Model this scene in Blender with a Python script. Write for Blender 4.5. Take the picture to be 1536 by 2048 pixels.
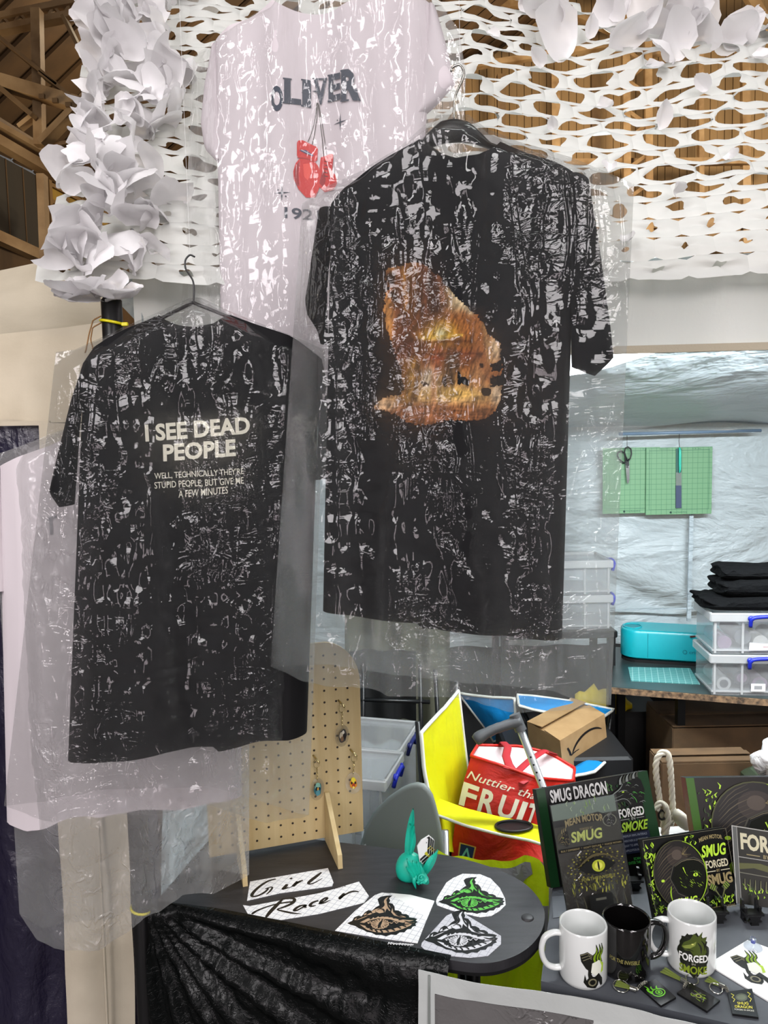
import bpy, math, random
import numpy as np
from mathutils import Vector, Matrix
from mathutils.geometry import tessellate_polygon

for _o in list(bpy.data.objects):
    bpy.data.objects.remove(_o)
SC = bpy.context.scene
COL = SC.collection
random.seed(7)
RNG = np.random.default_rng(7)

# ------------------------------------------------------------------ camera
CAM_Z, PITCH, ROLL, FPX = 1.67, math.radians(5.0), math.radians(1.2), 1538.0
_f = Vector((0, math.cos(PITCH), -math.sin(PITCH)))
_u = Vector((0, math.sin(PITCH), math.cos(PITCH)))
_r = Vector((1, 0, 0))
CU = _u * math.cos(ROLL) + _r * math.sin(ROLL)
CR = _r * math.cos(ROLL) - _u * math.sin(ROLL)
CF = _f
CAM = Vector((0, 0, CAM_Z))
cd = bpy.data.cameras.new('camera')
cd.sensor_fit = 'VERTICAL'
cd.angle_y = 2 * math.atan(1024 / FPX)
cd.clip_start = 0.02
cd.dof.use_dof = False
cam = bpy.data.objects.new('camera', cd)
COL.objects.link(cam)
M = Matrix((CR, CU, -CF)).transposed().to_4x4()
M.translation = CAM
cam.matrix_world = M
SC.camera = cam

# ------------------------------------------------------------------ view, world, lamps
SC.view_settings.view_transform = 'Standard'
SC.view_settings.look = 'None'
SC.view_settings.gamma = 1.0
SC.view_settings.use_curve_mapping = False
SC.view_settings.exposure = 0.0
SC.cycles.transparent_max_bounces = 14
SC.cycles.max_bounces = 6
SC.cycles.diffuse_bounces = 2
SC.cycles.glossy_bounces = 2
SC.cycles.use_adaptive_sampling = True
SC.cycles.adaptive_threshold = 0.14
SC.cycles.caustics_reflective = False
SC.cycles.caustics_refractive = False
SC.cycles.sample_clamp_indirect = 6.0
wd = bpy.data.worlds.new('hall_air')
SC.world = wd
wd.use_nodes = True
wd.node_tree.nodes['Background'].inputs[0].default_value = (0.80, 0.78, 0.78, 1)
wd.node_tree.nodes['Background'].inputs[1].default_value = 0.17


def area(name, loc, target, sx, sy, watts, color):
    l = bpy.data.lights.new(name, 'AREA')
    l.shape = 'RECTANGLE'
    l.size, l.size_y = sx, sy
    l.energy = watts
    l.color = color
    o = bpy.data.objects.new(name, l)
    COL.objects.link(o)
    o.location = loc
    d = Vector(target) - Vector(loc)
    o.rotation_euler = d.to_track_quat('-Z', 'Y').to_euler()
    return o


# strip lamps hung under the hall roof behind and above the visitor
area('hall_strip_lamp', (-1.9, -1.4, 4.6), (-0.3, 1.3, 1.5), 0.5, 2.6, 62, (1.0, 0.97, 0.97))
area('hall_strip_lamp', (1.5, -1.9, 4.8), (0.2, 1.3, 1.6), 0.5, 2.6, 70, (1.0, 0.95, 0.96))
area('hall_strip_lamp', (0.3, 0.7, 5.6), (0.1, 1.5, 1.2), 2.6, 0.5, 20, (0.95, 1.0, 0.97))
# unseen panels added behind the visitor for film reflections and front light
area('added_film_flood', (-2.9, -2.4, 2.85), (0.1, 1.2, 1.65), 2.0, 1.2, 84, (1.0, 0.94, 0.96))
area('added_film_flood', (1.4, -2.7, 2.9), (-0.3, 1.3, 1.6), 2.0, 1.2, 84, (1.0, 0.95, 0.96))
# unseen tall panels added so the bag film mirrors silver bands
area('added_band_panel', (-2.1, -2.7, 1.0), (0.1, 1.2, 1.45), 0.45, 1.7, 13, (1.0, 0.87, 0.91))
area('added_band_panel', (0.75, -2.9, 1.0), (-0.4, 1.3, 1.4), 0.45, 1.7, 13, (1.0, 0.87, 0.91))
# batten lamp under the stall's own roof
area('stall_batten_lamp', (1.15, 2.15, 1.93), (1.2, 3.0, 0.8), 1.7, 0.08, 50, (0.90, 0.97, 1.0))
area('added_bag_backlight', (0.7, 2.45, 1.93), (0.0, 1.25, 1.15), 0.3, 0.2, 13, (0.97, 0.99, 1.0))  # unseen lamp added to light the bag film from behind
# warm lamps far up in the hall
for _x, _y, _z, _w in ((-4.2, 7.0, 4.2, 60), (-2.5, 9.5, 6.6, 75), (3.0, 12.0, 6.6, 1000), (9.0, 12.0, 6.6, 1000)):
    _l = bpy.data.lights.new('warm_hall_lamp', 'POINT')
    _l.energy, _l.color, _l.shadow_soft_size = _w, (1.0, 0.83, 0.58), 0.4
    _o = bpy.data.objects.new('warm_hall_lamp', _l)
    COL.objects.link(_o)
    _o.location = (_x, _y, _z)


# ------------------------------------------------------------------ layout helpers
def ray(px, py):
    return CF * FPX + CR * (px - 768) - CU * (py - 1024)


def P(px, py, y):
    d = ray(px, py)
    return CAM + d * (y / d.y)


def PZ(px, py, z):
    d = ray(px, py)
    return CAM + d * ((z - CAM_Z) / d.z)


class Plane:
    """upright plane: s runs along X, z is height, d comes out towards the viewer"""
    def __init__(self, a, b):
        self.O = Vector((a[0], a[1], 0))
        self.X = (Vector((b[0], b[1], 0)) - self.O).normalized()
        self.N = Vector((self.X.y, -self.X.x, 0))

    def px(self, px, py):
        d = ray(px, py)
        t = (self.O - CAM).dot(self.N) / d.dot(self.N)
        p = CAM + d * t
        return ((p - self.O).dot(self.X), p.z)

    def pxs(self, pts):
        return [self.px(*p) for p in pts]

    def pt(self, s, z, d=0.0):
        v = self.O + self.X * s + self.N * d
        return Vector((v.x, v.y, z))


# ------------------------------------------------------------------ numpy noise
def _h(i, j, s):
    n = np.sin(i * 127.1 + j * 311.7 + s * 74.7) * 43758.5453
    return n - np.floor(n)


def vn(x, y, s=0.0):
    x = np.asarray(x, float); y = np.asarray(y, float)
    i, j = np.floor(x), np.floor(y)
    fx, fy = x - i, y - j
    fx = fx * fx * (3 - 2 * fx); fy = fy * fy * (3 - 2 * fy)
    return ((_h(i, j, s) * (1 - fx) + _h(i + 1, j, s) * fx) * (1 - fy)
            + (_h(i, j + 1, s) * (1 - fx) + _h(i + 1, j + 1, s) * fx) * fy)


def ridge(x, y, s=0.0):
    return 1 - np.abs(2 * vn(x, y, s) - 1)


# ------------------------------------------------------------------ materials
MATS = {}


def newmat(name):
    m = bpy.data.materials.new(name)
    m.use_nodes = True
    nt = m.node_tree
    return m, nt, nt.nodes, nt.links


def bump_chain(nt, specs, vec, masked=None):
    """specs: list of (kind, scale, strength, dist, stretch)"""
    prev = None
    for kind, scale, strength, dist, st in specs:
        mp = nt.nodes.new('ShaderNodeMapping')
        mp.inputs['Scale'].default_value = st
        nt.links.new(vec, mp.inputs[0])
        if kind == 'noise':
            t = nt.nodes.new('ShaderNodeTexNoise')
            t.inputs['Scale'].default_value = scale
            t.inputs['Detail'].default_value = 5
            t.inputs['Distortion'].default_value = 0.4
            out = t.outputs[0]
        elif kind == 'ridge':
            t = nt.nodes.new('ShaderNodeTexNoise')
            t.inputs['Scale'].default_value = scale
            t.inputs['Detail'].default_value = 3
            t.inputs['Distortion'].default_value = 0.6
            a = nt.nodes.new('ShaderNodeMath'); a.operation = 'SUBTRACT'
            nt.links.new(t.outputs[0], a.inputs[0]); a.inputs[1].default_value = 0.5
            b = nt.nodes.new('ShaderNodeMath'); b.operation = 'ABSOLUTE'
            nt.links.new(a.outputs[0], b.inputs[0])
            out = b.outputs[0]
        elif kind == 'crease':      # thin sharp fold lines
            t = nt.nodes.new('ShaderNodeTexNoise')
            t.inputs['Scale'].default_value = scale
            t.inputs['Detail'].default_value = 2
            t.inputs['Distortion'].default_value = 0.9
            a = nt.nodes.new('ShaderNodeMath'); a.operation = 'SUBTRACT'
            nt.links.new(t.outputs[0], a.inputs[0]); a.inputs[1].default_value = 0.5
            b = nt.nodes.new('ShaderNodeMath'); b.operation = 'ABSOLUTE'
            nt.links.new(a.outputs[0], b.inputs[0])
            c = nt.nodes.new('ShaderNodeMapRange'); c.interpolation_type = 'SMOOTHSTEP'
            c.inputs['From Min'].default_value = 0.0; c.inputs['From Max'].default_value = 0.045
            c.inputs['To Min'].default_value = 1.0; c.inputs['To Max'].default_value = 0.0
            nt.links.new(b.outputs[0], c.inputs[0])
            out = c.outputs[0]
        else:
            n = nt.nodes.new('ShaderNodeTexNoise'); n.inputs['Scale'].default_value = scale * 0.7
            nt.links.new(mp.outputs[0], n.inputs['Vector'])
            mx = nt.nodes.new('ShaderNodeMix'); mx.data_type = 'VECTOR'
            mx.inputs[0].default_value = 0.12
            nt.links.new(mp.outputs[0], mx.inputs[4]); nt.links.new(n.outputs[1], mx.inputs[5])
            t = nt.nodes.new('ShaderNodeTexVoronoi')
            t.inputs['Scale'].default_value = scale
            nt.links.new(mx.outputs[1], t.inputs['Vector'])
            out = t.outputs['Distance']
        if kind != 'cell':
            nt.links.new(mp.outputs[0], t.inputs['Vector'])
        bp = nt.nodes.new('ShaderNodeBump')
        bp.inputs['Strength'].default_value = strength
        if kind in ('crease', 'ridge') and masked:
            bp_s = nt.nodes.new('ShaderNodeMapRange')
            bp_s.inputs['From Min'].default_value = 0.40; bp_s.inputs['From Max'].default_value = 0.62
            bp_s.inputs['To Min'].default_value = strength * 0.12; bp_s.inputs['To Max'].default_value = strength
            nt.links.new(masked.outputs[0], bp_s.inputs[0])
            nt.links.new(bp_s.outputs[0], bp.inputs['Strength'])
        bp.inputs['Distance'].default_value = dist
        nt.links.new(out, bp.inputs['Height'])
        if prev is not None:
            nt.links.new(prev.outputs[0], bp.inputs['Normal'])
        prev = bp
    return prev


def mat(name, col, rough=0.6, metal=0.0, spec=0.5, bump=None, var=None, trans=0.0, coat=0.0, alpha=1.0, sheen=0.0, emit=0.0, ior=None):
    """var=(scale, second colour, stretch): noise mottling between two colours"""
    if name in MATS:
        return MATS[name]
    m, nt, N, L = newmat(name)
    b = N['Principled BSDF']
    b.inputs['Base Color'].default_value = (*col, 1)
    b.inputs['Roughness'].default_value = rough
    b.inputs['Metallic'].default_value = metal
    b.inputs['Specular IOR Level'].default_value = spec
    b.inputs['Transmission Weight'].default_value = trans
    b.inputs['Coat Weight'].default_value = coat
    b.inputs['Coat Roughness'].default_value = 0.1
    b.inputs['Alpha'].default_value = alpha
    b.inputs['Sheen Weight'].default_value = sheen
    if ior:
        b.inputs['IOR'].default_value = ior
    if emit:
        b.inputs['Emission Color'].default_value = (*col, 1)
        b.inputs['Emission Strength'].default_value = emit
    tc = N.new('ShaderNodeTexCoord')
    if var:
        sc_, c2, st = var[0], var[1], (var[2] if len(var) > 2 else (1, 1, 1))
        mp = N.new('ShaderNodeMapping'); mp.inputs['Scale'].default_value = st
        L.new(tc.outputs['Object'], mp.inputs[0])
        t = N.new('ShaderNodeTexNoise'); t.inputs['Scale'].default_value = sc_; t.inputs['Detail'].default_value = 6
        L.new(mp.outputs[0], t.inputs['Vector'])
        rp = N.new('ShaderNodeValToRGB')
        rp.color_ramp.elements[0].position = 0.35; rp.color_ramp.elements[1].position = 0.68
        rp.color_ramp.elements[0].color = (*col, 1); rp.color_ramp.elements[1].color = (*c2, 1)
        L.new(t.outputs[0], rp.inputs[0]); L.new(rp.outputs[0], b.inputs['Base Color'])
    if bump:
        bp = bump_chain(nt, bump, tc.outputs['Object'])
        L.new(bp.outputs[0], b.inputs['Normal'])
    MATS[name] = m
    return m


U = (1, 1, 1)


def film(name, haze=0.2, tint=(0.98, 0.985, 0.983), hazecol=(0.9, 0.9, 0.9), rough=0.09, ior=1.75, specs=None, tlshare=0.9):
    """thin clear polythene: see-through, hazy, glossy and crumpled"""
    m, nt, N, L = newmat(name)
    N.remove(N['Principled BSDF'])
    out = N['Material Output']
    tc = N.new('ShaderNodeTexCoord')
    mk = N.new('ShaderNodeTexNoise'); mk.inputs['Scale'].default_value = 6.5; mk.inputs['Detail'].default_value = 1
    L.new(tc.outputs['Object'], mk.inputs['Vector'])
    bp = bump_chain(nt, specs, tc.outputs['Object'], mk) if specs else None
    tr = N.new('ShaderNodeBsdfTransparent'); tr.inputs[0].default_value = (*tint, 1)
    di = N.new('ShaderNodeBsdfDiffuse'); di.inputs[0].default_value = (*hazecol, 1)
    tl = N.new('ShaderNodeBsdfTranslucent'); tl.inputs[0].default_value = (*hazecol, 1)
    gl = N.new('ShaderNodeBsdfGlossy'); gl.inputs['Roughness'].default_value = rough
    gl.inputs[0].default_value = (1, 1, 1, 1)
    for n in (di, tl, gl):
        if bp: L.new(bp.outputs[0], n.inputs['Normal'])
    h = N.new('ShaderNodeMixShader'); h.inputs[0].default_value = tlshare
    L.new(di.outputs[0], h.inputs[1]); L.new(tl.outputs[0], h.inputs[2])
    a = N.new('ShaderNodeMixShader')
    a.inputs[0].default_value = haze
    L.new(tr.outputs[0], a.inputs[1]); L.new(h.outputs[0], a.inputs[2])
    fr = N.new('ShaderNodeFresnel'); fr.inputs['IOR'].default_value = ior
    if bp: L.new(bp.outputs[0], fr.inputs['Normal'])
    g = N.new('ShaderNodeMixShader')
    mn = N.new('ShaderNodeMath'); mn.operation = 'MINIMUM'; mn.inputs[1].default_value = 0.16
    L.new(fr.outputs[0], mn.inputs[0])
    L.new(mn.outputs[0], g.inputs[0]); L.new(a.outputs[0], g.inputs[1]); L.new(gl.outputs[0], g.inputs[2])
    L.new(g.outputs[0], out.inputs['Surface'])
    MATS[name] = m
    return m


def cloth(name, col, tl=0.3, rough=0.7, bump=None, var=None, spec=0.3):
    """fabric or sheeting that lets some light through"""
    m = mat(name, col, rough=rough, spec=spec, bump=bump, var=var)
    nt = m.node_tree; N = nt.nodes; L = nt.links
    b = N['Principled BSDF']
    t = N.new('ShaderNodeBsdfTranslucent'); t.inputs[0].default_value = (*col, 1)
    x = N.new('ShaderNodeMixShader'); x.inputs[0].default_value = tl
    L.new(b.outputs[0], x.inputs[1]); L.new(t.outputs[0], x.inputs[2])
    L.new(x.outputs[0], N['Material Output'].inputs['Surface'])
    return m


def gridmat(name, base, line, sp, w, rot=0.0, axes='xy', rough=0.5, org=(0, 0)):
    m = mat(name, base, rough=rough)
    nt = m.node_tree; N = nt.nodes; L = nt.links
    tc = N.new('ShaderNodeTexCoord')
    mp = N.new('ShaderNodeMapping'); mp.inputs['Rotation'].default_value = (0, 0, rot)
    L.new(tc.outputs['Object'], mp.inputs[0])
    sx = N.new('ShaderNodeSeparateXYZ'); L.new(mp.outputs[0], sx.inputs[0])
    ds = []
    for ax in axes:
        md = N.new('ShaderNodeMath'); md.operation = 'PINGPONG'; md.inputs[1].default_value = sp / 2
        L.new(sx.outputs['xyz'.index(ax)], md.inputs[0])
        lt = N.new('ShaderNodeMath'); lt.operation = 'LESS_THAN'; lt.inputs[1].default_value = w / 2
        L.new(md.outputs[0], lt.inputs[0]); ds.append(lt)
    mx = N.new('ShaderNodeMath'); mx.operation = 'MAXIMUM'
    L.new(ds[0].outputs[0], mx.inputs[0]); L.new(ds[1].outputs[0], mx.inputs[1])
    cm = N.new('ShaderNodeMix'); cm.data_type = 'RGBA'
    cm.inputs[6].default_value = (*base, 1); cm.inputs[7].default_value = (*line, 1)
    L.new(mx.outputs[0], cm.inputs[0]); L.new(cm.outputs[2], N['Principled BSDF'].inputs['Base Color'])
    return m


def vcolmat(name, rough=0.75):
    m = mat(name, (1, 1, 1), rough=rough, spec=0.2)
    a = m.node_tree.nodes.new('ShaderNodeAttribute'); a.attribute_name = 'ink'
    m.node_tree.links.new(a.outputs['Color'], m.node_tree.nodes['Principled BSDF'].inputs['Base Color'])
    return m


def srgb(r, g, b):
    f = lambda c: (c / 255 / 12.92) if c / 255 <= 0.04045 else ((c / 255 + 0.055) / 1.055) ** 2.4
    return (f(r), f(g), f(b))


def ink(r, g, b, rough=0.5):
    return mat('ink_%d_%d_%d_%d' % (r, g, b, int(rough * 100)), srgb(r, g, b), rough=rough)


# ------------------------------------------------------------------ object helpers
BASE = {}


def thing(name, label, cat, loc=(0, 0, 0), group=None, kind=None):
    o = bpy.data.objects.new(name, None)
    COL.objects.link(o)
    o.empty_display_size = 0.02
    o.location = loc
    BASE[o.name] = Vector(loc)
    o['label'] = label
    o['category'] = cat
    if group: o['group'] = group
    if kind: o['kind'] = kind
    return o


def tag(o, label, cat, group=None, kind=None):
    o['label'] = label
    o['category'] = cat
    if group: o['group'] = group
    if kind: o['kind'] = kind
    return o


class MB:
    def __init__(self):
        self.v, self.f, self.m = [], [], []

    def add(self, vs, fs, mi=0):
        b = len(self.v)
        self.v += [tuple(x) for x in vs]
        self.f += [tuple(i + b for i in f) for f in fs]
        self.m += [mi] * len(fs)
        return self

    def box(self, c, s, R=None, mi=0, bev=0.0):
        hx, hy, hz = s[0] / 2, s[1] / 2, s[2] / 2
        if bev > 0:
            b = min(bev, hx * .9, hy * .9, hz * .9)
            vs = []
            for z, i in ((-hz, b), (-hz + b, 0), (hz - b, 0), (hz, b)):
                x, y = hx - i, hy - i
                e = b
                vs += [(-x + e, -y, z), (x - e, -y, z), (x, -y + e, z), (x, y - e, z), (x - e, y, z), (-x + e, y, z), (-x, y - e, z), (-x, -y + e, z)]
            fs = [tuple(range(7, -1, -1)), tuple(range(24, 32))]
            for k in range(3):
                for j in range(8):
                    a, d = k * 8 + j, k * 8 + (j + 1) % 8
                    fs.append((a, d, d + 8, a + 8))
        else:
            vs = [(x, y, z) for z in (-hz, hz) for x, y in ((-hx, -hy), (hx, -hy), (hx, hy), (-hx, hy))]
            fs = [(3, 2, 1, 0), (4, 5, 6, 7), (0, 1, 5, 4), (1, 2, 6, 5), (2, 3, 7, 6), (3, 0, 4, 7)]
        c = Vector(c)
        vs = [(R @ Vector(v) if R else Vector(v)) + c for v in vs]
        return self.add(vs, fs, mi)

    def bar(self, a, b, w, h=None, up=(0, 0, 1), mi=0):
        """rectangular bar from a to b"""
        a, b = Vector(a), Vector(b)
        h = h or w
        d = (b - a); ln = d.length; d.normalize()
        up = Vector(up)
        s = d.cross(up)
        if s.length < 1e-4: s = d.cross(Vector((1, 0, 0)))
        s.normalize(); t = s.cross(d)
        vs = []
        for p in (a, b):
            for i, j in ((-1, -1), (1, -1), (1, 1), (-1, 1)):
                vs.append(p + s * (w / 2 * i) + t * (h / 2 * j))
        return self.add(vs, [(3, 2, 1, 0), (4, 5, 6, 7), (0, 1, 5, 4), (1, 2, 6, 5), (2, 3, 7, 6), (3, 0, 4, 7)], mi)

    def tube(self, pts, r, n=8, mi=0, closed=False, flat=1.0):
        pts = [Vector(p) for p in pts]
        k = len(pts)
        rs = r if hasattr(r, '__len__') else [r] * k
        vs, fs = [], []
        side = None
        for i, p in enumerate(pts):
            if closed:
                t = pts[(i + 1) % k] - pts[i - 1]
            else:
                t = pts[min(i + 1, k - 1)] - pts[max(i - 1, 0)]
            t.normalize()
            if side is None:
                side = t.cross(Vector((0, 0, 1)))
                if side.length < 1e-3: side = t.cross(Vector((1, 0, 0)))
            side = side - t * side.dot(t)
            side.normalize()
            o = t.cross(side)
            for j in range(n):
                a = 2 * math.pi * j / n
                vs.append(p + (side * math.cos(a) + o * math.sin(a) * flat) * rs[i])
        for i in range(k if closed else k - 1):
            for j in range(n):
                a, b = i * n + j, i * n + (j + 1) % n
                c, d = ((i + 1) % k) * n + (j + 1) % n, ((i + 1) % k) * n + j
                fs.append((a, b, c, d))
        if not closed:
            fs.append(tuple(range(n - 1, -1, -1)))
            fs.append(tuple((k - 1) * n + j for j in range(n)))
        return self.add(vs, fs, mi)

    def lathe(self, prof, n=40, T=None, mi=0):
        vs, fs = [], []
        for r, z in prof:
            for j in range(n):
                a = 2 * math.pi * j / n
                v = Vector((r * math.cos(a), r * math.sin(a), z))
                vs.append(T @ v if T else v)
        for i in range(len(prof) - 1):
            for j in range(n):
                fs.append((i * n + j, i * n + (j + 1) % n, (i + 1) * n + (j + 1) % n, (i + 1) * n + j))
        return self.add(vs, fs, mi)

    def prism(self, poly3, n, th, mi=0):
        """flat polygon (3-d points), extruded by th along -n"""
        n = Vector(n).normalized()
        k = len(poly3)
        top = [Vector(p) for p in poly3]
        bot = [p - n * th for p in top]
        tri = tessellate_polygon([top])
        fs = []
        for t in tri:
            a, b, c = t
            nn = (top[b] - top[a]).cross(top[c] - top[a])
            if nn.dot(n) < 0: a, c = c, a
            fs.append((a, b, c)); fs.append((c + k, b + k, a + k))
        for i in range(k):
            j = (i + 1) % k
            fs.append((i, j, j + k, i + k))
        return self.add(top + bot, fs, mi)

    def grid(self, G, mi=0, flip=False):
        ny, nx = G.shape[:2]
        idx = np.arange(ny * nx).reshape(ny, nx)
        q = np.stack([idx[:-1, :-1], idx[:-1, 1:], idx[1:, 1:], idx[1:, :-1]], -1).reshape(-1, 4)
        if flip: q = q[:, ::-1]
        return self.add(G.reshape(-1, 3).tolist(), q.tolist(), mi)


def obj(name, mb, mats, parent=None, smooth=False, label=None, kind=None):
    me = bpy.data.meshes.new(name)
    me.from_pydata(mb.v, [], mb.f)
    ml = mats if isinstance(mats, (list, tuple)) else [mats]
    for m in ml: me.materials.append(m)
    if len(ml) > 1:
        me.polygons.foreach_set('material_index', mb.m)
    if smooth is not False:
        me.polygons.foreach_set('use_smooth', [True] * len(me.polygons))
        if smooth is not True:
            me.set_sharp_from_angle(angle=math.radians(smooth))
    me.update()
    o = bpy.data.objects.new(name, me)
    COL.objects.link(o)
    if parent is not None:
        o.parent = parent
        if parent.name in BASE:
            o.matrix_parent_inverse = Matrix.Translation(-BASE[parent.name])
    if label: o['label'] = label
    if kind: o['kind'] = kind
    return o


def struct(name, mb, m, smooth=False, label=None, cat=None):
    o = obj(name, mb, m, None, smooth)
    o['kind'] = 'structure'
    if label: o['label'] = label
    if cat: o['category'] = cat
    return o


# ------------------------------------------------------------------ flat art (print)
_TXT = {}


def textmesh(s, bold=0.0):
    key = (s, bold)
    if key in _TXT: return _TXT[key]
    c = bpy.data.curves.new('t', 'FONT')
    c.body = s
    c.offset = bold
    c.resolution_u = 3
    o = bpy.data.objects.new('t', c)
    COL.objects.link(o)
    dg = bpy.context.evaluated_depsgraph_get()
    me = bpy.data.meshes.new_from_object(o.evaluated_get(dg))
    v = np.array([(p.co.x, p.co.y) for p in me.vertices])
    f = [tuple(p.vertices) for p in me.polygons]
    bpy.data.objects.remove(o); bpy.data.curves.remove(c); bpy.data.meshes.remove(me)
    mn, mx = v.min(0), v.max(0)
    v = (v - mn) / (mx - mn)
    _TXT[key] = (v, f, (mx - mn)[0] / (mx - mn)[1])
    return _TXT[key]


class Art:
    """2-d drawing in any unit, y up; layers stack in drawing order"""
    def __init__(self):
        self.items = []   # (verts2d, faces, material)

    def poly(self, pts, m):
        pts = [(float(a), float(b)) for a, b in pts]
        tri = tessellate_polygon([[Vector((a, b, 0)) for a, b in pts]])
        fs = []
        for a, b, c in tri:
            ax, ay = pts[a]; bx, by = pts[b]; cx, cy = pts[c]
            if (bx - ax) * (cy - ay) - (by - ay) * (cx - ax) < 0: a, c = c, a
            fs.append((a, b, c))
        self.items.append((np.array(pts), fs, m)); return self

    def rect(self, x, y, w, h, m):
        return self.poly([(x, y), (x + w, y), (x + w, y + h), (x, y + h)], m)

    def ell(self, cx, cy, rx, ry, m, n=24, rot=0.0):
        c, s = math.cos(rot), math.sin(rot)
        return self.poly([(cx + rx * math.cos(a) * c - ry * math.sin(a) * s, cy + rx * math.cos(a) * s + ry * math.sin(a) * c)
                          for a in np.linspace(0, 2 * math.pi, n, endpoint=False)], m)

    def stroke(self, pts, w, m, smooth=0):
        pts = np.array(pts, float)
        k = len(pts)
        ws = np.array(w, float) if hasattr(w, '__len__') else np.full(k, float(w))
        if len(ws) != k: ws = np.interp(np.linspace(0, 1, k), np.linspace(0, 1, len(ws)), ws)
        for _ in range(smooth):   # Chaikin-like refinement
            a = pts[:-1] * .75 + pts[1:] * .25; b = pts[:-1] * .25 + pts[1:] * .75
            wa = ws[:-1] * .75 + ws[1:] * .25; wb = ws[:-1] * .25 + ws[1:] * .75
            pts = np.vstack([pts[:1], np.stack([a, b], 1).reshape(-1, 2), pts[-1:]])
            ws = np.concatenate([ws[:1], np.stack([wa, wb], 1).reshape(-1), ws[-1:]])
        k = len(pts)
        t = np.gradient(pts, axis=0)
        t /= np.maximum(np.linalg.norm(t, axis=1, keepdims=True), 1e-9)
        n = np.stack([-t[:, 1], t[:, 0]], 1)
        v = np.vstack([pts - n * ws[:, None] / 2, pts + n * ws[:, None] / 2])
        fs = [(i, i + 1, i + 1 + k, i + k) for i in range(k - 1)]
        self.items.append((v, fs, m)); return self

    def text(self, s, x, y, w, h, m, bold=0.0, shear=0.0, warp=None):
        v, f, asp = textmesh(s, bold)
        vv = v * np.array([w, h])
        vv[:, 0] += vv[:, 1] * shear
        vv += np.array([x, y])
        if warp: vv = np.array([warp(a, b) for a, b in vv])
        self.items.append((vv, f, m)); return self

    def sub(self, art, fn):
        for v, f, m in art.items:
            self.items.append((np.array([fn(a, b) for a, b in v]), f, m))
        return self

    def build(self, name, fn, parent=None, step=0.00012, maxlen=None, label=None):
        """fn(x, y, height) -> 3-d point"""
        mb = MB(); mats = []
        for k, (v, f, m) in enumerate(self.items):
            if m not in mats: mats.append(m)
            if maxlen:
                v, f = refine(v, f, maxlen)
            h = step * (k + 1) if step else 0
            mb.add([fn(a, b, h) for a, b in v], f, mats.index(m))
        return obj(name, mb, mats, parent, label=label)


def refine(v, f, L):
    vs = [tuple(p) for p in v]
    tris = []
    for q in f:
        for i in range(1, len(q) - 1): tris.append((q[0], q[i], q[i + 1]))
    mid = {}

    def md(a, b):
        k = (min(a, b), max(a, b))
        if k not in mid:
            mid[k] = len(vs); vs.append(((vs[a][0] + vs[b][0]) / 2, (vs[a][1] + vs[b][1]) / 2))
        return mid[k]
    for _ in range(7):
        out = []; any_ = False
        ln = lambda a, b: math.hypot(vs[a][0] - vs[b][0], vs[a][1] - vs[b][1])
        for a, b, c in tris:
            e = [ln(a, b) > L, ln(b, c) > L, ln(c, a) > L]
            if not any(e): out.append((a, b, c)); continue
            any_ = True
            n = sum(e)
            if n == 3:
                x, y, z = md(a, b), md(b, c), md(c, a)
                out += [(a, x, z), (x, b, y), (z, y, c), (x, y, z)]
            else:
                while not (e[0] and (n == 1 or e[1])):
                    a, b, c = b, c, a; e = e[1:] + e[:1]
                x = md(a, b)
                if n == 1: out += [(a, x, c), (x, b, c)]
                else:
                    y = md(b, c); out += [(x, b, y), (a, x, y), (a, y, c)]
        tris = out
        if not any_: break
    return np.array(vs), tris


def lerp(a, b, t): return a + (b - a) * t


def resample(poly, n, by='arc'):
    p = np.array(poly, float)
    if by == 'x':
        x = np.linspace(p[0, 0], p[-1, 0], n)
        return np.stack([x, np.interp(x, p[:, 0], p[:, 1])], 1)
    d = np.concatenate([[0], np.cumsum(np.linalg.norm(np.diff(p, axis=0), axis=1))])
    t = np.linspace(0, d[-1], n)
    return np.stack([np.interp(t, d, p[:, i]) for i in range(p.shape[1])], 1)


def spline(poly, n):
    """Catmull-Rom through the points, n samples"""
    p = [Vector(q) for q in poly]
    p = [p[0] * 2 - p[1]] + p + [p[-1] * 2 - p[-2]]
    out = []
    for k in range(n):
        t = k / (n - 1) * (len(p) - 3); i = min(int(t), len(p) - 4); f = t - i
        a, b, c, d = p[i:i + 4]
        out.append(.5 * ((2 * b) + (c - a) * f + (2 * a - 5 * b + 4 * c - d) * f * f + (3 * b - a - 3 * c + d) * f ** 3))
    return out

# =================================================================== HALL
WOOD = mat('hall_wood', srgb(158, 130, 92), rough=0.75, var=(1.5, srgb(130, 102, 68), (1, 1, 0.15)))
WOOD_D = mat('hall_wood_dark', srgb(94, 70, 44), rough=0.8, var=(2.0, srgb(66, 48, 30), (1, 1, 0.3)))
STEEL = mat('painted_truss_steel', srgb(160, 132, 96), rough=0.6, var=(3.0, srgb(112, 84, 52)))
STEEL_SHADED = mat('shaded_truss_steel', srgb(112, 88, 58), rough=0.6, var=(3.0, srgb(84, 62, 40)))  # darker copy of the truss steel, shade put into the colour
FLOORM = mat('hall_concrete', srgb(92, 88, 84), rough=0.7, var=(2.0, srgb(70, 68, 66)))

struct('floor', MB().box((1, 9, -0.05), (26, 30, 0.1)), FLOORM, label='grey concrete hall floor under the stalls', cat='floor')

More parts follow.
